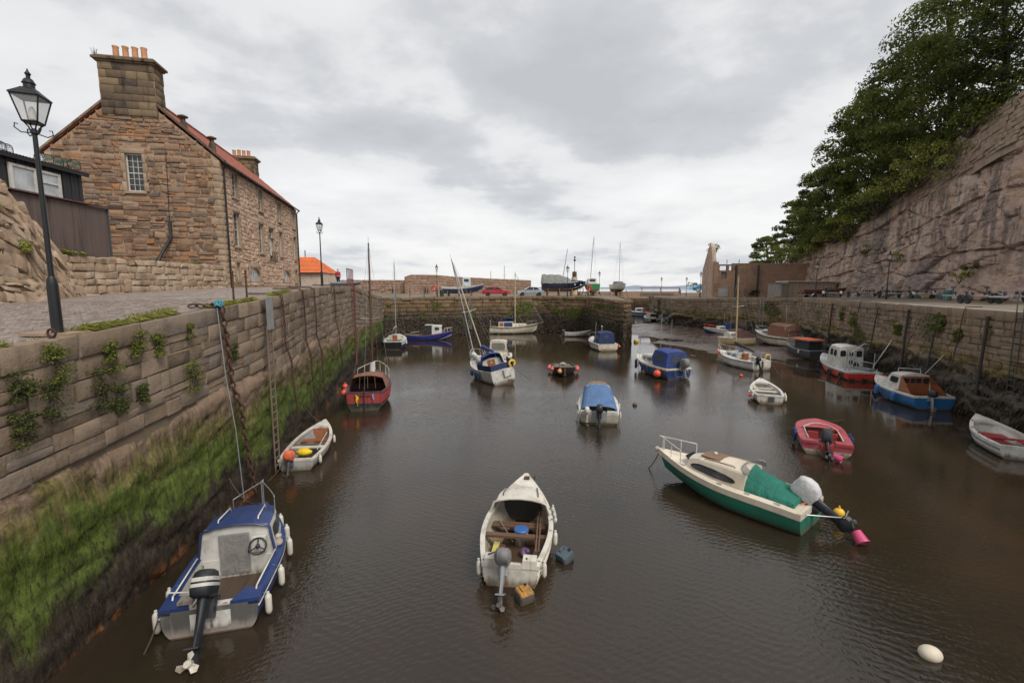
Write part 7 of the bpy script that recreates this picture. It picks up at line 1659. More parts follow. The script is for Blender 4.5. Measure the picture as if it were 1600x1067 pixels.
drum(V((38.9, 38.2, 5.42)), .3, paint('peeling_orange', (.55, .26, .12), .6, .5), 'orange peeling drum lying below the cliff'); drum(V((39.0, 36.9, 5.42)), .1, paint('pinkish_drum', (.5, .2, .14), .6, .5), 'pinkish drum lying beside the orange one'); drum(V((38.0, 39.9, 5.42)), 0, paint('green_drum', (.03, .16, .13), .5, .4), 'green drum standing behind the trailers', False); drum(V((39.9, 35.2, 5.42)), 0, darkgrey, 'dark drum standing behind the twin axle trailer', False)
trailer(V((40.5, 49.5, 5.44)), -24, 4.8, 1, 'trailer half hidden left of the cliff lamp post', black)
trailer(V((36.0, 33.6, 5.44)), -13, 5.0, 1, 'trailer between the twin axle one and the drums', greyp)
CRATE = None
def crate(p, rz, mat, lb):
    o = thing('fish_box', p, rz, lb, 'fish box', 'fish boxes below the cliff'); mb = MB()
    for (c, d) in (((0, .2, .13), (.7, .03, .26)), ((0, -.2, .13), (.7, .03, .26)), ((.335, 0, .13), (.03, .37, .26)), ((-.335, 0, .13), (.03, .37, .26))): mb.box(c, d)
    mb.build('sides', mat, o); MB().box((0, 0, .015), (.64, .37, .03)).build('bottom', mat, o)
    for y in (-.225, .225): MB().box((0, y, .24), (.74, .03, .05)).build('rim', mat, o)
    return o
bc = [paint('blue_box', (.04, .12, .3), .5, .4), paint('grey_box', (.3, .31, .31), .5, .4), paint('yellow_box', (.5, .36, .05), .5, .4)]
for k, (x, y, z, m_, lb) in enumerate(((41.6, 44.2, 0, 0, 'blue fish box below the cliff right of the lamp, lower'), (41.7, 44.3, .28, 1, 'grey fish box stacked on the blue one'), (42.0, 46.2, 0, 2, 'yellow fish box at the cliff foot by the lamp'), (39.9, 33.2, 0, 1, 'grey fish box behind the twin axle trailer'), (39.8, 32.1, 0, 0, 'blue fish box near the right edge below the cliff'))): crate((x, y, 5.43 + z), rnd(0, 2), bc[m_], lb)
netmat = fabric('heaped_net', (.07, .10, .09))
for k, (x, y, r_, lb) in enumerate(((42.2, 48.0, .55, 'green heap of nets under the cliff'), (40.6, 40.8, .6, 'dark heap of nets left of the green drum'), (38.4, 29.0, .6, 'heap of nets at the right edge below the cliff'))):
    mb = MB(); mb.loft([[V((x + r_*f*math.cos(a)*(1 + .2*noise.noise(V((a, j, k)))), y + r_*f*math.sin(a), 5.42 + r_*.8*h_ + .06*noise.noise(V((a*2, j, k))))) for a in [2*math.pi*i/14 for i in range(14)]] for j, (f, h_) in enumerate(((1.1, 0), (1.05, .3), (.85, .6), (.5, .9), (.15, 1.0)))])
    tag(mb.build('net_heap', netmat, None, 60), lb, 'nets')
# ------------------------------------------------------------------ sheds and ruined boathouse
m, t, b = newmat('old_brick'); pos = nd(t, 'ShaderNodeNewGeometry').outputs['Position']
bk = nd(t, 'ShaderNodeTexBrick', {'Vector': nd(t, 'ShaderNodeMapping', {'Vector': pos, 'Rotation': (R(90), 0, 0)}).outputs[0], 'Color1': (.33, .19, .125, 1), 'Color2': (.43, .27, .18, 1), 'Mortar': (.3, .22, .16, 1), 'Scale': 1.0, 'Mortar Size': .012, 'Brick Width': .42, 'Row Height': .16})
n1 = noise_(t, pos, .45, 6, .65, .4); n2 = noise_(t, pos, 2.2, 6, .6)
cb = mixc(t, mrange(t, n1, .45, .68, 0, .7), bk.outputs['Color'], (.22, .14, .10)); cb = mixc(t, mrange(t, n2, .55, .75, 0, .6), cb, (.42, .28, .19)); setc(t, b, 'Base Color', cb); b.inputs['Roughness'].default_value = .95; bump(t, b, math_(t, 'ADD', bk.outputs['Fac'], n2), .5, .05); BRICK = m
PINKST = stone('pinkish_gable_stone', [(.42, .30, .23), (.48, .35, .27), (.54, .40, .31)], .95, stain_amt=.3)
bh = thing('ruined_boathouse', (40, 86, 4.8), 0, 'roofless brick boathouse with ivy topped stone gable below the cliff', 'building')
A, B_ = V((36.5, 84, 0)), V((38.3, 92.5, 0)); P_ = Path([(A.x, A.y), (B_.x, B_.y)], -1)
gt = lambda s: interp(s/P_.L, [(0, 11.4), (.08, 12.4), (.14, 13.9), (.3, 14.8), (.62, 12.6), (1, 10.0)]) + .25*noise.noise(V((s*1.7, 0, 0)))
bl = courses(lambda d, z, q: P_.pt(d, z, q), 0, P_.L, lambda s: 4.6, gt, (.35, .5), (.5, 1.1), (0, .05), .02, .03); emit(bl, bh, PINKST, 60)
K = 24; mb = MB(); mb.grid([[P_.pt(P_.L*k/K, 4.4, -.02) for k in range(K+1)], [P_.pt(P_.L*k/K, gt(P_.L*k/K) - .02, -.02) for k in range(K+1)], [P_.pt(P_.L*k/K, gt(P_.L*k/K) - .02, -.7) for k in range(K+1)], [P_.pt(P_.L*k/K, 4.4, -.7) for k in range(K+1)]]); 
mb.add([P_.pt(0, 4.4, -.02), P_.pt(0, gt(0), -.02), P_.pt(0, gt(0), -.7), P_.pt(0, 4.4, -.7)], [(0,1,2,3)]); mb.build('gable_core', PINKST, bh, world=True)
MB().box((37.15, 83.9, 7.9), (.7, .6, 6.6)).build('pier', BRICK, bh, world=True)
fx0, fx1 = 37.5, atY(1148, 440, 84).x
def brickwall(x0, x1, y, z0, z1, ops, th, parent, name):
    xs = sorted(set([x0, x1] + [o[0] for o in ops] + [o[1] for o in ops])); zs = sorted(set([z0, z1] + [o[2] for o in ops] + [o[3] for o in ops])); mb = MB()
    for a, b2_ in zip(xs, xs[1:]):
        for c, d in zip(zs, zs[1:]):
            if any(o[0] < (a+b2_)/2 < o[1] and o[2] < (c+d)/2 < o[3] for o in ops): continue
            mb.box(((a+b2_)/2, y + th/2, (c+d)/2), (b2_-a, th, d-c))
    return mb.build(name, BRICK, parent, world=True)
zf = atY(1130, 413, 84).z; dz0, dz1 = 4.7, atY(1130, 448.5, 84).z; dx0, dx1 = atY(1122, 450, 84).x, atY(1138.5, 450, 84).x; wx0, wx1 = atY(1127, 430, 84).x, atY(1135.5, 430, 84).x; wz0, wz1 = atY(1130, 436, 84).z, atY(1130, 425, 84).z
brickwall(fx0, fx1, 84, 4.5, zf - 1.1, [(dx0, dx1, dz0, dz1), (wx0, wx1, wz0, wz1)], .5, bh, 'front_wall'); MB().box(((fx0+fx1)/2, 84.2, zf - .15), (fx1-fx0, .5, .3)).build('lintel_beam', greywood, bh, world=True)
for x in (fx0 + .2, fx0 + 1.9, fx1 - .4): MB().box((x, 84.2, zf - .7), (.35, .5, .82)).build('wall_stub', BRICK, bh, world=True)
for k in range(2): MB().box((lerp(dx0, dx1, .25 + .5*k), 84.15, (dz0+dz1)/2), ((dx1-dx0)/2 - .03, .08, dz1-dz0 - .04)).build('garage_door', paint('pale_grey_door', (.42, .42, .38), .6, .3), bh, world=True)
MB().box(((wx0+wx1)/2, 84.3, (wz0+wz1)/2), (wx1-wx0, .05, wz1-wz0)).build('boarded_window', greywood, bh, world=True)
x9 = atY(1277, 440, 85.2).x; zb_ = atY(1200, 412.5, 85.2).z
brickwall(fx1, x9, 85, 4.5, zb_, [], .6, bh, 'long_wall'); MB().box(((fx1+x9)/2, 85.3, zb_ + .06), (x9-fx1, .75, .12)).build('coping', PINKST, bh, world=True)
for u in (1144, 1149.5, 1184, 1272.5): x = atY(u, 440, 84.9).x; MB().box((x, 84.86, 7.5), (.28, .25, zb_ - 4.6)).build('iron_column', darkgrey, bh, world=True)
for u in (1137, 1156): x = atY(u, 412, 85).x; MB().tube([(x, 85.3, zb_), (x, 85.3, zb_ + .8)], .06, 5).build('post_stub', rust, bh, world=True)
ws = thing('wooden_shed', (46, 72, 5), 0, 'long weathered board shed with pale flat roof beside the cliff', 'shed')
sx0, sxm, sx1 = atY(1211, 455, 71).x, atY(1231, 455, 71).x, atY(1306, 455, 71).x; sz0 = RZ(71); sz1 = atY(1260, 440.5, 71).z
MB().box(((sxm+sx1)/2, 72.6, (sz0+sz1)/2), (sx1-sxm-.04, 2.9, sz1-sz0)).build('wall', greywood, ws, world=True)
n = 34
for k in range(n): x = lerp(sxm, sx1, (k+.5)/n); MB().box((x, 71.12 - (.015 if k % 2 else 0), (sz0+sz1)/2 - .02), ((sx1-sxm)/n - .015, .04, sz1-sz0-.06)).build('board', wood('grey_tan_board', (.38, .29, .22), (.22, .165, .125), .85, 2, .5), ws, world=True)
MB().box(((sxm+sx1)/2 + .05, 72.4, sz1 + .07), (sx1-sxm+.5, 3.4, .12)).build('roof', paint('pale_roof_felt', (.65, .62, .56), .8, .3), ws, world=True)
zq = sz1 - .35; MB().box(((sx0+sxm)/2, 72.0, (sz0+zq)/2), (sxm-sx0, 2.2, zq-sz0)).build('side_store', greywood, ws, world=True); MB().box(((sx0+sxm)/2 - .55, 70.87, (sz0+zq)/2), ((sxm-sx0)*.45, .04, zq-sz0-.1)).build('store_door', paint('faded_white_board', (.45, .43, .4), .8, .4), ws, world=True); MB().box(((sx0+sxm)/2, 72, zq + .05), (sxm-sx0+.2, 2.5, .08)).build('store_roof', greyp, ws, world=True)
# ------------------------------------------------------------------ boats ashore
def stands(bt, ys, h, mat=None):
    for y in ys:
        for sd in (-1, 1): bt.tube('prop', [(sd*(bt.B*.42), y, .1), (sd*bt.B*.62, y, -h)], .05, mat or teak)
        MB().box((0, y, -h/2 - bt.draft/2), (.5, .3, h - bt.draft)).build('keel_block', teak, bt.root)
h1 = Boat('boat_ashore', 'blue and white open boat propped on blocks beside the red car', V((-7.3, 68.5, 5.98)), -90, 6.2, 2.1, .75, .7, 1.1, .3, .85, 2.4, .5, cat='boat', centre=True)
h1.hull([navy, white, white], .05, .25); h1.gunwale(white, .1); h1.deck(white, .0, 1, .05, name='deck', dz=-.05); st = [(.0, .7, .62, .8, 2.1), (1.1, .62, .5, .85, 2.0)]; cb_ = h1.cabin(st, paint('pale_blue_white', (.5, .55, .6), .4, .2), 'wheelhouse', .05); h1.spane(st, .2, .9, .5, .85, gdark, cb_); stands(h1, (-2.2, -.6, 1.2), .73)
h2 = Boat('boat_ashore', 'large navy blue boat half covered by a grey tarpaulin on the pier', V((8.2, 72.5, 6.35)), -90, 7.0, 2.5, .95, .9, 1.25, .4, .85, 2.5, .5, cat='boat', centre=True)
h2.hull([paint('black_navy', (.012, .017, .05), .4, .3), REDBOOT, white], .0, .08); h2.rub(white, .03, u=.42, name='white_line'); h2.gunwale(white); h2.deck(white, .0, 1, .06, name='deck'); stands(h2, (-2.6, -.8, 1.2, 2.4), 1.05)
rows = []
for j in range(12):
    y = lerp(-3.5, 1.0, j/11); hh = lerp(2.25, 1.6, max(0, (j-6)/5)**1.2) if j > 6 else 2.25; rows.append([V((q*1.35*(1 if abs(q) > .6 else 1), y, lerp(hh, .85, abs(q)**2.4) + .05*math.sin(j*2 + q*5))) for q in [-1, -.9, -.6, -.25, 0, .25, .6, .9, 1]])
rows.insert(0, [V((p.x, -3.55, .8)) for p in rows[0]]); drape(rows, can_grey, 'tarpaulin', h2.root, .05)
h2.tube('mast', [(0, -.2, 1.5), (.0, .5, 6.2)], [.07, .05], alu); drape([[V((q*.9, lerp(1.2, 3.0, j/4), 1.2 + .3*(1-abs(q))*(1 - j/5))) for q in (-1, -.5, 0, .5, 1)] for j in range(5)], can_bright, 'blue_cover', h2.root, .03)
for y in (1.6, 2.5): MB().lathe([(.12, 0), (.12, .02)], (-1.12, y, .68), 12, rot=Matrix.Rotation(R(90), 3, 'Y')).build('porthole', white, h2.root); MB().lathe([(.12, 0), (.12, .02)], (1.10, y, .68), 12, rot=Matrix.Rotation(R(90), 3, 'Y')).build('porthole', white, h2.root)
tw = thing('harbour_beacon', (10.6, 78, 5.25), 0, 'cream beacon tower with mast behind the covered blue boat', 'beacon'); MB().lathe([(.6, 0), (.5, 3.0), (.5, 3.1)], (0,0,0), 12).build('tower', paint('cream_tower', (.6, .48, .3), .8, .3), tw, 40); MB().lathe([(.38, 3.1), (.38, 3.9), (.3, 4.0)], (0,0,0), 10).build('lantern', rust, tw, 40); MB().tube([(0,0,4), (0,0,6.3)], .05, 6).ball((0,0,5.9), .2, 8).ball((0, 0, 6.4), .16, 8).build('mast', black, tw)
h3 = Boat('boat_ashore', 'small green hulled yacht propped ashore behind the life ring', V((12.4, 72.2, 6.25)), 5, 5.0, 2.0, .9, .9, 1.15, .35, .8, 2.3, .4, cat='yacht', centre=True); h3.hull([paint('leaf_green_hull', (.02, .2, .06), .4, .2), REDBOOT, white], .0, .1); h3.gunwale(white); h3.deck(white, .0, 1, .05, name='deck'); st = [(-1.0, .7, .6, .9, 1.7), (.6, .6, .5, .95, 1.6)]; cb_ = h3.cabin(st, white, 'cabin', .06); h3.epane(st, 0, -.45, .45, .4, .85, gdark, cb_); h3.mast(.3, 1.6, 6.6, .05, greyp, (.45, 0)); stands(h3, (-1.4, 1.0), 1.0, redox)
h4 = Boat('boat_ashore', 'far white yacht ashore with tall thin mast near the pier end', V((24.1, 103, 0)), 185, 5.5, 2.4, 1.0, .95, 1.2, .4, .8, 2.3, .5, cat='yacht', centre=True, dz=6.2); h4.hull([white, REDBOOT]); h4.gunwale(white); h4.deck(white, .0, 1, .05, name='deck'); st = [(-1.0, .8, .7, .95, 1.5), (.9, .6, .5, 1.0, 1.45)]; cb_ = h4.cabin(st, can_grey, 'cabin', .06); h4.mast(.2, 1.5, 6.9, .05, alu, (0, 0), spread=.5); stands(h4, (-1.4, 1.0), 1.5)
h4.root.location.x = 19.0 + .2; h4.root.location = V((atY(967, 450, 100).x - 4.0, 83.0, 6.15))
h5 = Boat('skiff_ashore', 'long maroon rowing skiff on a trailer behind the dark walker', V((45.4, 66.5, 5.75)), -88, 6.6, 1.6, .55, .5, .8, .12, .5, 2.2, .4, cat='rowing boat', centre=True); h5.hull([paint('maroon_hull', (.16, .03, .03), .45, .3), REDBOOT]); h5.gunwale(teak); h5.inner(teak, darkwood, 0, .9, .1); h5.thwart(.3, .2, .4, teak); h5.thwart(.55, .2, .4, teak)
trailer(V((43.6, 65.3, RZ(65) + .02)), -88, 5.5, 1, 'low trailer under the long maroon skiff', white)
hb2 = Boat('dinghy', 'small blue grey covered dinghy on the quay by the red jacketed walker', V((-17.0, 47.0, 6.74)), -70, 3.0, 1.2, .25, .24, .36, .1, .85, 2.2, .3, cat='dinghy', centre=True); hb2.hull([paint('pale_blue_hull', (.12, .20, .26), .5, .4), navy]); hb2.deck(can_grey, .0, 1, .12, name='cover', dz=.02); hb2.gunwale(can_lblue)
# ------------------------------------------------------------------ cars
def car(p, rz, paint_, label, hatch=True):
    o = thing('parked_car', p, rz, label, 'car'); L_, W_ = 4.25, 1.7
    prof = [(-2.12, .32), (-2.12, .62), (-2.02, .86), (-1.0, .93) if hatch else (-1.45, .94), (.75, .95), (1.75, .80), (2.08, .62), (2.12, .32)] if True else []
    def sect(pr, ws):
        rings = []
        for x, f in ws: rings.append([V((y, x, z)) if False else V((x, y, z)) for y, z in [(a, b_*1.0) for a, b_ in pr]])
        return rings
    mb = MB(); pr = [(-y, z) for y, z in prof]
    rings = []
    for x, e in ((-W_/2, .96), (-W_/2 + .05, 1.0), (W_/2 - .05, 1.0), (W_/2, .96)): rings.append([V((x, y*e, .32 + (z - .32)*(e if z > .6 else 1))) for y, z in prof])
    mb.loft(rings); mb.build('body', paint_, o, 40)
    if hatch: gp = [(-1.95, .90), (-1.35, 1.36), (-.6, 1.43), (.15, 1.40), (.95, .93)]
    else: gp = [(-1.45, .93), (-.95, 1.34), (-.4, 1.42), (.2, 1.39), (1.0, .93)]
    gh = MB().loft([[V((x, y*e, z)) for y, z in [(a, .9 + (b_-.9)) for a, b_ in gp]] for x, e in ((-W_/2 + .06, 1), (W_/2 - .06, 1))]); 
    for i, v in enumerate(gh.v):
        if v[2] > 1.2: gh.v[i] = (v[0]*.86, v[1], v[2])
    gh.build('cabin', paint_, o, 40)
    for sd in (-1, 1):
        for (y0, y1, a, b_) in ((gp[0][0] + .42, -.42, .42, .0), (-.32, gp[-1][0] - .22, .0, .55)):
            zt = 1.34; P4 = [(y0 - (.0 if a == 0 else .28), .96), (y1 + (0 if b_ == 0 else .12), .96), (y1 - (b_ if b_ else 0), zt), (y0 + (a*.35 if a else 0), zt)]
            MB().add([V((sd*lerp(W_/2 - .055, (W_/2 - .06)*.86 + .006, (z - .93)/.47) + sd*.004, y, z)) for y, z in P4], [(0,1,2,3)]).build('side_window', gdark, o)
        for y in (-1.3, 1.32):
            ry = Matrix.Rotation(R(90), 3, 'Y'); wv = MB().lathe([(.19, -.1), (.29, -.1), (.31, -.07), (.31, .07), (.29, .1), (.19, .1)], (sd*(W_/2 - .07), y, .31), 20, rot=ry).build('wheel', rubber, o, 40); MB().lathe([(.19, -.085), (.05, -.075), (.05, .085), (.19, .095)], (sd*(W_/2 - .07), y, .31), 16, rot=ry).build('rim', alu, wv, 40)
        MB().box((sd*.6, 2.08, .62), (.3, .06, .14)).build('headlight', gpale, o); MB().box((sd*.68, -2.11, .74), (.24, .04, .2)).build('tail_light', brightred, o); MB().box((sd*.9, .72, .98), (.12, .12, .1)).build('door_mirror', paint_, o)
        MB().box((sd*(W_/2 + .005), .0, .42), (.02, 2.2, .08)).build('sill_trim', black, o)
    for a, b_ in ((gp[3], gp[4]), (gp[1], gp[0])):
        y0, z0 = a; y1, z1 = b_; sg = 1 if y1 > y0 else -1
        MB().add([(-.58, lerp(y0, y1, .1) + sg*.015, lerp(z0, z1, .1) + .01), (.58, lerp(y0, y1, .1) + sg*.015, lerp(z0, z1, .1) + .01), (.70, lerp(y0, y1, .9) + sg*.015, lerp(z0, z1, .9) + .01), (-.70, lerp(y0, y1, .9) + sg*.015, lerp(z0, z1, .9) + .01)], [(0,1,2,3)]).build('windscreen', gdark, o)
    MB().box((0, 2.10, .40), (1.5, .06, .16)).build('bumper', black, o); MB().box((0, -2.12, .42), (1.5, .06, .2)).build('bumper', black, o)
    return o
car((-2.45, 71.0, 5.26), R(-83), paint('red_car_paint', (.42, .02, .03), .25, .1, streak=False), 'red hatchback parked on the back quay')
car((2.85, 71.2, 5.26), R(95), paint('silver_car_paint', (.33, .36, .39), .25, .1, metal=.3, streak=False), 'silver saloon parked on the back quay', False)
# small things on the far quays
lr = thing('life_ring_post', (11.4, 67.6, 5.25), 0, 'red life ring post on the pier in front of the green yacht', 'life ring'); MB().tube([(0,0,0), (0,0,1.5)], .05, 6).build('post', white, lr); ring_torus(MB(), (0, -.1, 1.2), .34, .09).build('ring', brightred, lr, 60)
lr = thing('life_ring_post', (-10.9, 64.2, 5.25), 0, 'red life ring post beside the back quay lamp', 'life ring'); MB().tube([(0,0,0), (0,0,1.5)], .05, 6).build('post', white, lr); ring_torus(MB(), (0, -.1, 1.2), .34, .09).build('ring', brightred, lr, 60)
bn_ = thing('litter_bin', (-9.9, 64.6, 5.25), 0, 'dark green litter bin at the back quay lamp', 'bin'); MB().lathe([(.26, 0), (.3, .8), (.32, .82), (.28, .95), (.1, 1.0)], (0,0,0), 12).build('body', paint('bin_green', (.02, .05, .04), .5, .3), bn_, 40); MB().lathe([(.33, .78), (.33, .84)], (0,0,0), 12).build('rim', black, bn_)
for k, x in enumerate((-15.4, -13.6, -11.8)):
    o = MB().tube([(0,0,0), (0,0,1.0)], .05, 6).lathe([(.06, .98), (.08, 1.02), (.02, 1.1)], (0,0,0), 8).build('railing_post', rust, None, 60); o.location = (x, 60.3 + (x + 15.4)*.25 + .2, 5.24); tag(o, ['first', 'second', 'third'][k] + ' rusty railing post from the left on the back quay', 'post', 'railing posts on the back quay')
sh = thing('shelter_frame', (34.2, 106, 4.6), 0, 'low red topped open shelter on the far quay', 'shelter'); MB().box((0, 0, 1.95), (9.0, 1.6, .14)).build('roof', redp, sh); MB().box((0, .75, .35), (8.8, .1, .7)).build('bench_back', CREAM, sh)
for x in (-4.3, 0, 4.3): MB().box((x, -.6, .95), (.14, .14, 1.86)).build('post', greywood, sh)
tt = thing('market_parasol', (42.6, 104, 4.65), 0, 'bright blue awning by the ruined gable', 'awning'); MB().loft([[V((x*q, y*q, z)) for x, y in ((-1, -1), (1, -1), (1, 1), (-1, 1))] for q, z in ((1.9, 1.5), (1.2, 2.1), (.1, 2.5))]).build('canopy', fabric('sky_blue_cloth', (.08, .3, .6)), tt, 60); MB().tube([(0,0,0), (0,0,2.4)], .06, 6).build('pole', galv, tt)
for (u, Yv, h_, lb) in ((767, 125, 9, 'thin mast beyond the breakwater, left of the pair'), (788, 125, 10.5, 'thin mast beyond the breakwater, right of the pair'), (479.5, 62, 9.5, 'grey pole behind the orange roofed house')):
    p = atY(u, 450, Yv); o = thing('mast', (p.x, Yv, 2), 0, lb, 'mast'); MB().tube([(0,0,0), (0,0,h_)], .08, 6).build('pole', greyp, o, 60); MB().tube([(-.5,0,h_*.75), (.5,0,h_*.75)], .03, 5).build('spreader', greyp, o)
# ------------------------------------------------------------------ people and a dog
TS = bpy.data.scenes.new('scratch')
def skin(name, nodes, edges, mat, parent, root=0, sub=2, scale=1.0):
    me = bpy.data.meshes.new(name); me.from_pydata([V(n[0])*scale for n in nodes], edges, [])
    o = bpy.data.objects.new(name, me); TS.collection.objects.link(o)
    o.modifiers.new('skin', 'SKIN'); 
    for i, n in enumerate(nodes):
        me.skin_vertices[0].data[i].radius = (n[1]*scale, (n[2] if len(n) > 2 else n[1])*scale)
    me.skin_vertices[0].data[root].use_root = True
    sb = o.modifiers.new('sub', 'SUBSURF'); sb.levels = sub; sb.render_levels = sub
    TS.view_layers[0].update(); dg = TS.view_layers[0].depsgraph; ev = o.evaluated_get(dg); m2 = bpy.data.meshes.new_from_object(ev)
    TS.collection.objects.unlink(o); col.objects.link(o)
    o.modifiers.clear(); o.data = m2; m2.materials.clear(); m2.materials.append(mat)
    m2.polygons.foreach_set('use_smooth', [True]*len(m2.polygons)); o.parent = parent
    return o
SKIN = paint('skin', (.45, .24, .16), .6, .1, streak=False)
def person(p, rz, h_, top, trousers, hair, label, step=.16, arm=.1):
    o = thing('person', p, rz, label, 'person'); k = h_/1.75
    hip, ns = .90, step
    def legs(r=1.0, foot=True):
        n = [((0, 0, .95), .13*r, .10*r), ((-.09, 0, .88), .10*r), ((-.10, ns*.5 + .03, .48), .065*r), ((-.10, ns*.6 - .04, .09), .045*r), ((-.10, ns*.6 + .12, .035), .04*r), ((.09, 0, .88), .10*r), ((.10, -ns*.4 + .05, .48), .065*r), ((.10, -ns*.9, .09), .045*r), ((.10, -ns*.9 + .15, .035), .04*r)]
        return n, [(0,1), (1,2), (2,3), (3,4), (0,5), (5,6), (6,7), (7,8)]
    def torso(r=1.0, hands=True):
        n = [((0, 0, .95), .14*r, .10*r), ((0, .0, 1.15), .15*r, .105*r), ((0, -.01, 1.36), .16*r, .105*r), ((0, .0, 1.47), .06, .06), ((-.18, 0, 1.40), .06*r), ((-.24, -arm*.3, 1.14), .048*r), ((-.24, arm, .90), .038*r), ((.18, 0, 1.40), .06*r), ((.24, -.02, 1.14), .048*r), ((.24, -arm, .90), .038*r)]
        return n, [(0,1), (1,2), (2,3), (2,4), (4,5), (5,6), (2,7), (7,8), (8,9)]
    # the body itself: one continuous figure
    ln, le = legs(.9); tn, te = torso(.9); nodes = ln + tn[1:]; e = le + [((0 if a == 0 else a + len(ln) - 1), b_ + len(ln) - 1) for a, b_ in te]
    nk = len(ln) + 2; nodes += [((0, .01, 1.56), .05), ((0, .02, 1.64), .085, .095), ((0, .02, 1.73), .06, .07)]; m0 = len(nodes) - 3; e += [(nk, m0), (m0, m0+1), (m0+1, m0+2)]
    for hnd in (len(ln) - 1 + 6, len(ln) - 1 + 9):
        q = V(nodes[hnd][0]); nodes.append((q + V((0, .01, -.09)), .035, .02)); e.append((hnd, len(nodes) - 1)); nodes.append((q + V((0, .02, -.17)), .02, .014)); e.append((len(nodes) - 2, len(nodes) - 1)); nodes.append((q + V((0, .05, -.11)), .014)); e.append((len(nodes) - 3, len(nodes) - 1))
    skin('body', nodes, e, SKIN, o, 0, 2, k)
    tn, te = torso(1.22); skin('jacket', tn, te, top, o, 0, 2, k); ln, le = legs(1.2); ln = [n for n in ln]; skin('trousers', ln[:4] + ln[5:8], [(0,1), (1,2), (2,3), (0,4), (4,5), (5,6)], trousers, o, 0, 2, k)
    skin('shoes', [((-.10, ns*.6 - .06, .05), .055), ((-.10, ns*.6 + .14, .04), .048)], [(0,1)], black, o, 0, 2, k); skin('shoes', [((.10, -ns*.9 - .02, .05), .055), ((.10, -ns*.9 + .17, .04), .048)], [(0,1)], black, o, 0, 2, k)
    skin('hair', [((0, -.01, 1.66), .09, .095), ((0, .0, 1.735), .075, .08)], [(0,1)], hair, o, 0, 2, k)
    fc = MB(); fc.ball(V((0, .125, 1.635))*k, .018*k, 6); fc.build('nose', SKIN, o, 60); ey = MB()
    for x in (-.035, .035): ey.ball(V((x, .108, 1.66))*k, .012*k, 6)
    ey.build('eyes', black, o, 60); ea = MB()
    for x in (-.092, .092): ea.ball(V((x, .02, 1.64))*k, .022*k, 6, sq=(.5, .8, 1.2))
    ea.build('ears', SKIN, o, 60)
    return o
cr = lambda n, c: fabric(n, c)
person((-18.55, 49.0, LZ2(49, 5) if 'LZ2' in globals() else 6.7), R(10), 1.76, cr('red_jacket', (.40, .03, .05)), cr('dark_trousers', (.02, .022, .03)), paint('grey_hair', (.25, .24, .23), .7, .1), 'person in red jacket and dark trousers walking away on the left quay')
p = atY(1289.5, 466, 63); person((p.x, 63, RZ(63)), R(75), 1.78, cr('navy_jacket', (.02, .022, .03)), cr('black_trousers', (.014, .014, .016)), paint('pale_hair', (.4, .37, .33), .7, .1), 'person in dark clothes standing in front of the maroon skiff')
p = atY(1325, 466, 62); person((p.x, 62, RZ(62)), R(-70), 1.74, cr('grey_green_jacket', (.17, .17, .14)), cr('charcoal_trousers', (.04, .042, .05)), MATS['pale_hair'], 'person in grey jacket walking a white dog below the cliff')
p = atY(1062, 460, 106); person((p.x, 106, 4.62), R(170), 1.75, MATS['navy_jacket'], MATS['black_trousers'], MATS['grey_hair'], 'dark clothed walker on the far quay beside the red topped shelter')
for u, Yv, mt, lb in ((664.5, 96, 'navy_jacket', 'left walker of the pair before the breakwater'), (668, 96.4, 'grey_green_jacket', 'right walker of the pair before the breakwater'), (613.5, 97, 'navy_jacket', 'lone dark walker before the low breakwater wall')):
    p = atY(u, 455, Yv); person((p.x, Yv, 5.26), R(100), 1.72, MATS[mt], MATS['dark_trousers'], MATS['grey_hair'], lb)
dg_ = thing('dog', (atY(1334, 466, 61.5).x, 61.5, RZ(61.5)), R(-75), 'white dog on a lead beside the grey jacketed walker', 'dog')
n = [((0, -.28, .46), .09, .10), ((0, 0, .47), .10, .12), ((0, .24, .49), .11, .13), ((0, .38, .60), .07), ((0, .46, .70), .065), ((0, .58, .68), .035), ((0, -.42, .55), .025), ((0, -.54, .66), .015)]
e = [(0,1), (1,2), (2,3), (3,4), (4,5), (0,6), (6,7)]
for s_ in (-1, 1):
    i = len(n); n += [((s_*.08, -.26, .36), .075), ((s_*.08, -.18, .25), .04), ((s_*.08, -.32, .15), .025), ((s_*.08, -.29, .02), .025), ((s_*.08, .24, .36), .055), ((s_*.08, .21, .2), .032), ((s_*.08, .24, .02), .025)]; e += [(0,i), (i,i+1), (i+1,i+2), (i+2,i+3), (2,i+4), (i+4,i+5), (i+5,i+6)]
skin('body', n, e, paint('white_fur', (.7, .68, .62), .9, .1), dg_, 1); ear = MB()
for s_ in (-1, 1): ear.add([V((s_*.04, .45, .75)), V((s_*.08, .44, .72)), V((s_*.075, .47, .64))], [(0,1,2)])
ear.build('ears', MATS['white_fur'], dg_)
bpy.data.scenes.remove(TS)
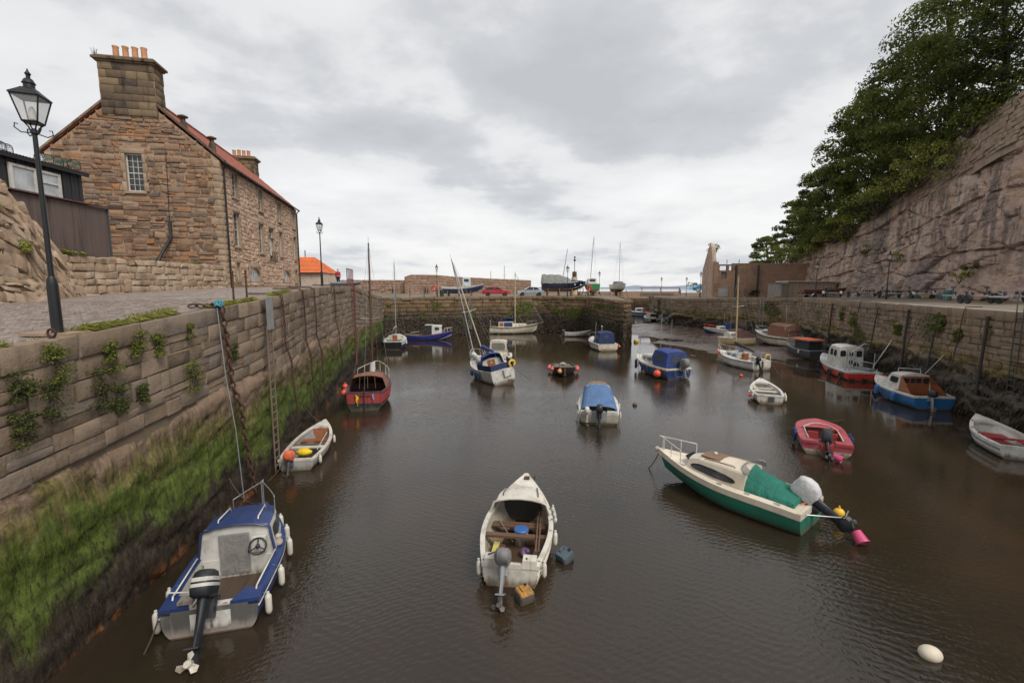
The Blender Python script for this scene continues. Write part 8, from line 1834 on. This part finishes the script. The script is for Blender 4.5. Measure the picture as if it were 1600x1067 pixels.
# ------------------------------------------------------------------ trees, bushes, wall plants
BARK = paint('bark', (.045, .035, .028), .95, .5, (.09, .09, .06), streak=False)
LF = [leafmat('leaf_dark', (.076, .095, .025), .6, .38), leafmat('leaf_mid', (.125, .145, .036), .6, .40), leafmat('leaf_light', (.25, .26, .075), .5, .4), leafmat('leaf_deep', (.038, .05, .017), .6, .3)]
def clump(mb, c, r, n, size, flat=.65, m=0):
    for _ in range(n):
        a = rnd(0, 6.283); zc = rnd(-.55, 1); rr = math.sqrt(max(0, 1 - zc*zc)); q = rnd(.55, 1.05)
        d = V((rr*math.cos(a), rr*math.sin(a), zc)); p = c + V((d.x*r*q, d.y*r*q, d.z*r*flat*q))
        nr = (d + V((rnd(-.7, .7), rnd(-.7, .7), rnd(-.3, .8)))).normalized(); t1 = nr.orthogonal().normalized(); t1 = (Matrix.Rotation(rnd(0, 6.28), 3, nr) @ t1); t2 = nr.cross(t1)
        s = size*rnd(.6, 1.35); w = s*.55
        mb.add([p - t1*s*.5, p + t2*w*.5 + nr*s*.05, p + t1*s*.5 - nr*s*.12, p - t2*w*.5 + nr*s*.05], [(0,1,2,3)], m)
def tree(p, h, rx, lean, label, mat, seed, cl=60, leaf=.42, trunk=.35, low=.06, group='trees on the cliff', nleaf=105):
    random.seed(seed); p = V(p); o = thing('tree', p, 0, label, 'tree', group); lean = V(lean)
    top = p + V((lean.x, lean.y, h)); tr = MB(); mid = p + V((lean.x*.3, lean.y*.3, h*.45))
    tr.tube([p - V((0,0,.5)), p + V((lean.x*.08, lean.y*.08, h*.2)), mid, p + V((lean.x*.7, lean.y*.7, h*.75)), top - V((0,0,h*.08))], [trunk*1.25, trunk, trunk*.75, trunk*.4, .06], 8)
    tr.build('trunk', BARK, o, 60, world=True); cr_ = MB(); li = MB()
    for k in range(cl):
        a = rnd(0, 6.283); f = low + (1 - low)*((k + rnd(0, 1))/cl); prof = math.sin(math.pi*min(1, (f - low)/(1 - low)*.80 + .20))**.7
        q = rnd(.35, 1.0)**.6*prof; c = p + V((lean.x*f + rx*q*math.cos(a), lean.y*f + rx*q*math.sin(a), h*f + rnd(-.04, .04)*h))
        r = rx*rnd(.17, .30)
        clump(cr_, c, r, int(nleaf*rnd(.7, 1.2)), leaf, rnd(.45, .7), random.choice((0, 0, 0, 1, 2)))
        if k % 3 == 0:
            b_ = p + V((lean.x*f*.6, lean.y*f*.6, h*max(.15, f - rnd(.15, .3)))); li.tube([b_, b_.lerp(c, .5) + V((0,0,-.2)), c], [trunk*.32, trunk*.2, .04], 5)
    li.build('limb', BARK, o, 60, world=True); k_ = LF.index(mat); cr_.build('crown', [mat, LF[(1, 0, 1, 0)[k_]], LF[(3, 0, 1, 3)[k_]]], o, None, world=True); return o
def hillz(Y_, dx): return cliffH(Y_) + interp(dx, [(0, 0), (1.5, .4), (6, 2.2), (14, 6), (30, 10)])
def cx(Y_, dx): return cliffX(Y_) + (cliffH(Y_) - 5)*.10 + dx
T = [ # Y, dx, height, radius, lean, mat, label
 (30, 4.5, 14, 6.5, (-1.5, 0), 3, 'dark sycamore filling the top right corner'), (37, 6.5, 16, 6.5, (-1, 0), 3, 'tall dark tree just inside the top right corner'), (36, 2, 8, 4.5, (-1, 0), 0, 'lower dark tree beneath the corner sycamore'),
 (44, 4, 14, 6.5, (-2.5, 0), 0, 'broad tree left of the dark corner sycamore'), (49, 4, 16.5, 6.8, (-2, 0), 1, 'tall rounded tree second from the corner along the cliff'), (54, 2.5, 19, 7.5, (-2.5, 0), 1, 'big rounded tree highest in the middle of the cliff'),
 (60, 3.5, 18, 7.2, (-2.5, 0), 0, 'large tree with dark heart left of the highest cliff tree'), (66, 2.0, 16, 6.8, (-3, 0), 1, 'broad leafy tree at the middle of the slope'), (72, 4, 15.5, 6.5, (-2, 0), 0, 'dark tree behind the middle of the slope'),
 (80, 1.5, 12, 5.8, (-2.5, 0), 1, 'leafy tree on the lower third of the slope'), (88, 3, 11, 5, (-1, 0), 0, 'dark tree low on the slope'), (96, 2.5, 12, 4.6, (-1, 0), 1, 'open crowned tree standing clear at the left of the slope'), (110, .5, 9, 4.2, (-1, 0), 1, 'small pale tree at the foot of the slope'), (126, 2.0, 6, 2.6, (0, 0), 2, 'tiny far tree behind the brick wall')]
for i, (Y_, dx, h_, rx, ln, mt, lb) in enumerate(T): tree((cx(Y_, dx), Y_, hillz(Y_, dx) - .3), h_, rx, ln, lb, LF[mt], 100 + i, cl=int(78*rx/6), leaf=.36 if Y_ < 60 else .46, nleaf=150)
def bush(p, r, label, mat, seed, n=7, leaf=.3, group='bushes along the cliff edge', stretch=(1, 1, 1), name='bush', nl=80, zr=(-.2, .9)):
    random.seed(seed); p = V(p); o = thing(name, p, 0, label, 'bush' if name == 'bush' else 'plant', group); mb = MB(); st_ = MB()
    for k in range(n):
        c = p + V((rnd(-1, 1)*r*stretch[0], rnd(-1, 1)*r*stretch[1], rnd(*zr)*r*stretch[2])); clump(mb, c, r*rnd(.28, .6), int(nl*rnd(.4, 1)), leaf, .8); st_.tube([p - V((0, 0, r*.3)), p.lerp(c, .6), c], [.03*r + .008, .02*r + .005, .004], 4)
    st_.build('stems', BARK, o, None, world=True); mb.build('foliage', mat, o, None, world=True); return o
BU = [(33.5, -.5, 0, 2.0, 0, 'round dark bush on the cliff wall at the right edge'), (47, -.3, .5, 1.8, 1, 'bush at the left end of the cliff masonry'), (50, -.8, -1.0, 2.0, 2, 'pale bush hanging over the cliff edge, nearest'), (53.5, -.9, -1.3, 2.2, 2, 'pale bush hanging over the cliff edge, second'), (57, -.8, -.8, 2.0, 1, 'green bush hanging over the cliff edge, third'), (61, -.9, -1.0, 2.3, 2, 'pale bush in the middle of the cliff edge'), (65, -.6, -.5, 2.2, 1, 'green bush left of the middle pale one'), (70, -.7, -.6, 2.3, 0, 'dark bush on the cliff edge below the slope trees'), (75, -.5, -.4, 2.4, 1, 'green bush above the wooden shed'), (80, -.4, 0, 2.4, 0, 'dark bush above the shed roof end'), (86, -.2, 0, 2.6, 1, 'green bush where the cliff meets the brick wall'), (93, 0, 0, 2.8, 2, 'pale bush above the brick wall, right'), (99, 0, 0, 3.0, 1, 'dense green bush above the brick wall, left')]
BU += [(45, .6, .8, 2.2, 1, 'leafy shrub behind the cliff masonry end'), (51.8, .2, .4, 2.4, 1, 'leafy shrub above the nearest pale bush'), (55.5, .3, .6, 2.6, 0, 'dark shrub above the second pale bush'), (63, .2, .3, 2.6, 1, 'leafy shrub above the middle pale bush'), (68, -.8, -1.2, 1.8, 2, 'pale bush low over the cliff edge past the middle'), (72.5, -.7, -1.2, 1.9, 2, 'pale bush low over the cliff above the skiff'), (78, .1, .4, 2.6, 1, 'leafy shrub above the shed'), (83, -.3, -.6, 2.0, 2, 'pale bush over the cliff end'), (90, -.2, -.3, 2.4, 2, 'pale bush at the corner of cliff and wall')]
for i, (Y_, dx, dz, r, mt, lb) in enumerate(BU): bush((cx(Y_, dx - .7), Y_, cliffH(Y_) + dz + r*.2), r*1.3, lb, LF[mt], 300 + i, 12, .30, stretch=(.6, 1.2, .8), nl=140)
for i, (u, v, Y_, r, mt, lb) in enumerate(((1500, 225, 45, .45, 2, 'small weed tuft high on the cliff masonry'), (1530, 222, 43, .55, 2, 'weed tuft on the masonry near the corner'), (1350, 395, 60, .8, 1, 'ivy patch halfway up the pink cliff'), (1400, 405, 55, .6, 2, 'yellowing plant on the cliff above the lamp'), (1500, 440, 42, .7, 2, 'trailing plant in the cliff crack by the drums'), (1512, 425, 41, .6, 1, 'upper plant in the cliff crack by the drums'))):
    d = ray(u, v); k = d.x/d.y; Yq = (cliffX(0)*1.0)/(k - .25) if k > .3 else Y_; Yq = (42 - .25*37)/(k - .25); z_ = CAM_H + d.z/d.y*Yq
    bush((cliffX(Yq) + (z_ - 5)*.1 - .3, Yq, z_), r, lb, LF[mt], 340 + i, 5, .22, 'plants growing on the cliff face', (.5, 1, 1.3), nl=60)
# plants growing out of the near left wall: (pixel, size, label)
WL = [leafmat('wall_plant_leaf', (.13, .15, .03), .6, .25), leafmat('wall_plant_dark', (.07, .085, .022), .6, .25)]
def wallplant(u, v, r, mt, lb, seed, st=(.22, .55, 2.3), nl=70, P=LP):
    d = ray(u, v); best = None
    for i in range(1, 2000):
        q = P.at(P.L*i/2000); e = abs(q.x - d.x/d.y*q.y)
        if q.y > 3 and (best is None or e < best[0]): best = (e, q, P.L*i/2000)
    q = best[1]; z_ = CAM_H + d.z/d.y*q.y; bush(P.pt(best[2], z_, .12), r, lb, WL[mt], seed, 16, .045 if P is LP else .14, 'plants growing on the quay walls', st, 'wall_plant', nl, (-.75, .25))
for i, (u, v, r, mt, lb) in enumerate(((18, 590, .20, 1, 'plant at the left picture edge low on the quay wall'), (75, 555, .24, 0, 'leafy plant hanging below the lamp'), (72, 610, .24, 1, 'dark trailing plant below the hanging one by the lamp'), (25, 655, .2, 1, 'bushy dark plant near the left picture edge'), (165, 545, .2, 0, 'bright plant right of the lamp foot'), (150, 590, .3, 1, 'dark ferny patch under the coping right of the lamp'), (205, 530, .2, 0, 'upright bright plant on the coping'), (240, 530, .17, 0, 'slim green plant right of the upright one'), (180, 615, .2, 1, 'dark plant low in the masonry joints'), (215, 610, .14, 1, 'small plant by the protruding block'), (295, 572, .3, 0, 'broad mossy cushion left of the thick chain'), (290, 512, .12, 0, 'small tuft left of the chain head'), (360, 545, .14, 1, 'small plant between chain and ladder'))): wallplant(u, v, r*1.25, mt, lb, 400 + i, nl=75)
wallplant(575, 452, .9, 0, 'bright green bush past the red cage ladder', 430)
for i, (u, v, r, lb) in enumerate(((1337, 494, .45, 'round green plant on the right wall behind the red wheelhouse boat'), (1318, 492, .28, 'small plant left of the round one on the right wall'), (1475, 500, .35, 'green plant on the right wall by the third post'), (1408, 508, .4, 'grassy patch on the right wall above the blue boat'), (1500, 520, .3, 'small plant above the brown cabin boat'))): wallplant(u, v, r, 0, lb, 440 + i, P=RP)
bush((37.9, 87.4, 13.2), 1.1, 'ivy bush growing on the ruined gable top', LF[1], 460, 8, .25, None, (.5, .9, 2.0)); bush((40.2, 99, 6.0), 1.6, 'green shrub behind the far lamp by the gable', LF[1], 461, 6, .3, None)
bush((44.2, 83.9, 5.4), .9, 'dark scrub at the foot of the brick wall', LF[3], 462, 6, .25, None, (1.6, .4, .7))
random.seed(5); o = MB()
for k in range(26): a = rnd(0, 6.28); q = mpG(HW/2 + 1.75, 19.3, -.5); o.tube([q, q + V((rnd(-.15, .15), rnd(-.15, .15), rnd(.2, .55)))], .008, 3)
w_ = o.build('dry_weed', fabric('dry_stem', (.12, .12, .07))); tag(w_, 'dry weed growing on top of the big chimney', 'weed')
for i, (Y_, x, r, lb) in enumerate(((18.6, -17.75, .28, 'grass clump at the foot of the plywood store'), (26.5, -18.2, .22, 'green weeds beside the soil pipe foot'))): bush((x, Y_, 7.85), r, lb, GRASSM, 470 + i, 6, .12, None, (.6, 1.6, .6))
for i, (Y_, z_, r, mt, lb) in enumerate(((15.6, 9.2, .45, 2, 'yellow green plant high on the crumbling wall'), (15.2, 7.6, .6, 3, 'dark brown bush on the crumbling wall'), (16.6, 7.9, .3, 2, 'small plant at the broken end of the crumbling wall'))): bush((-17.1 - (z_ - 5.8)*.12, Y_, z_), r, lb, LF[mt], 480 + i, 6, .10, 'plants on the crumbling wall', (.4, 1, 1.1), nl=90)
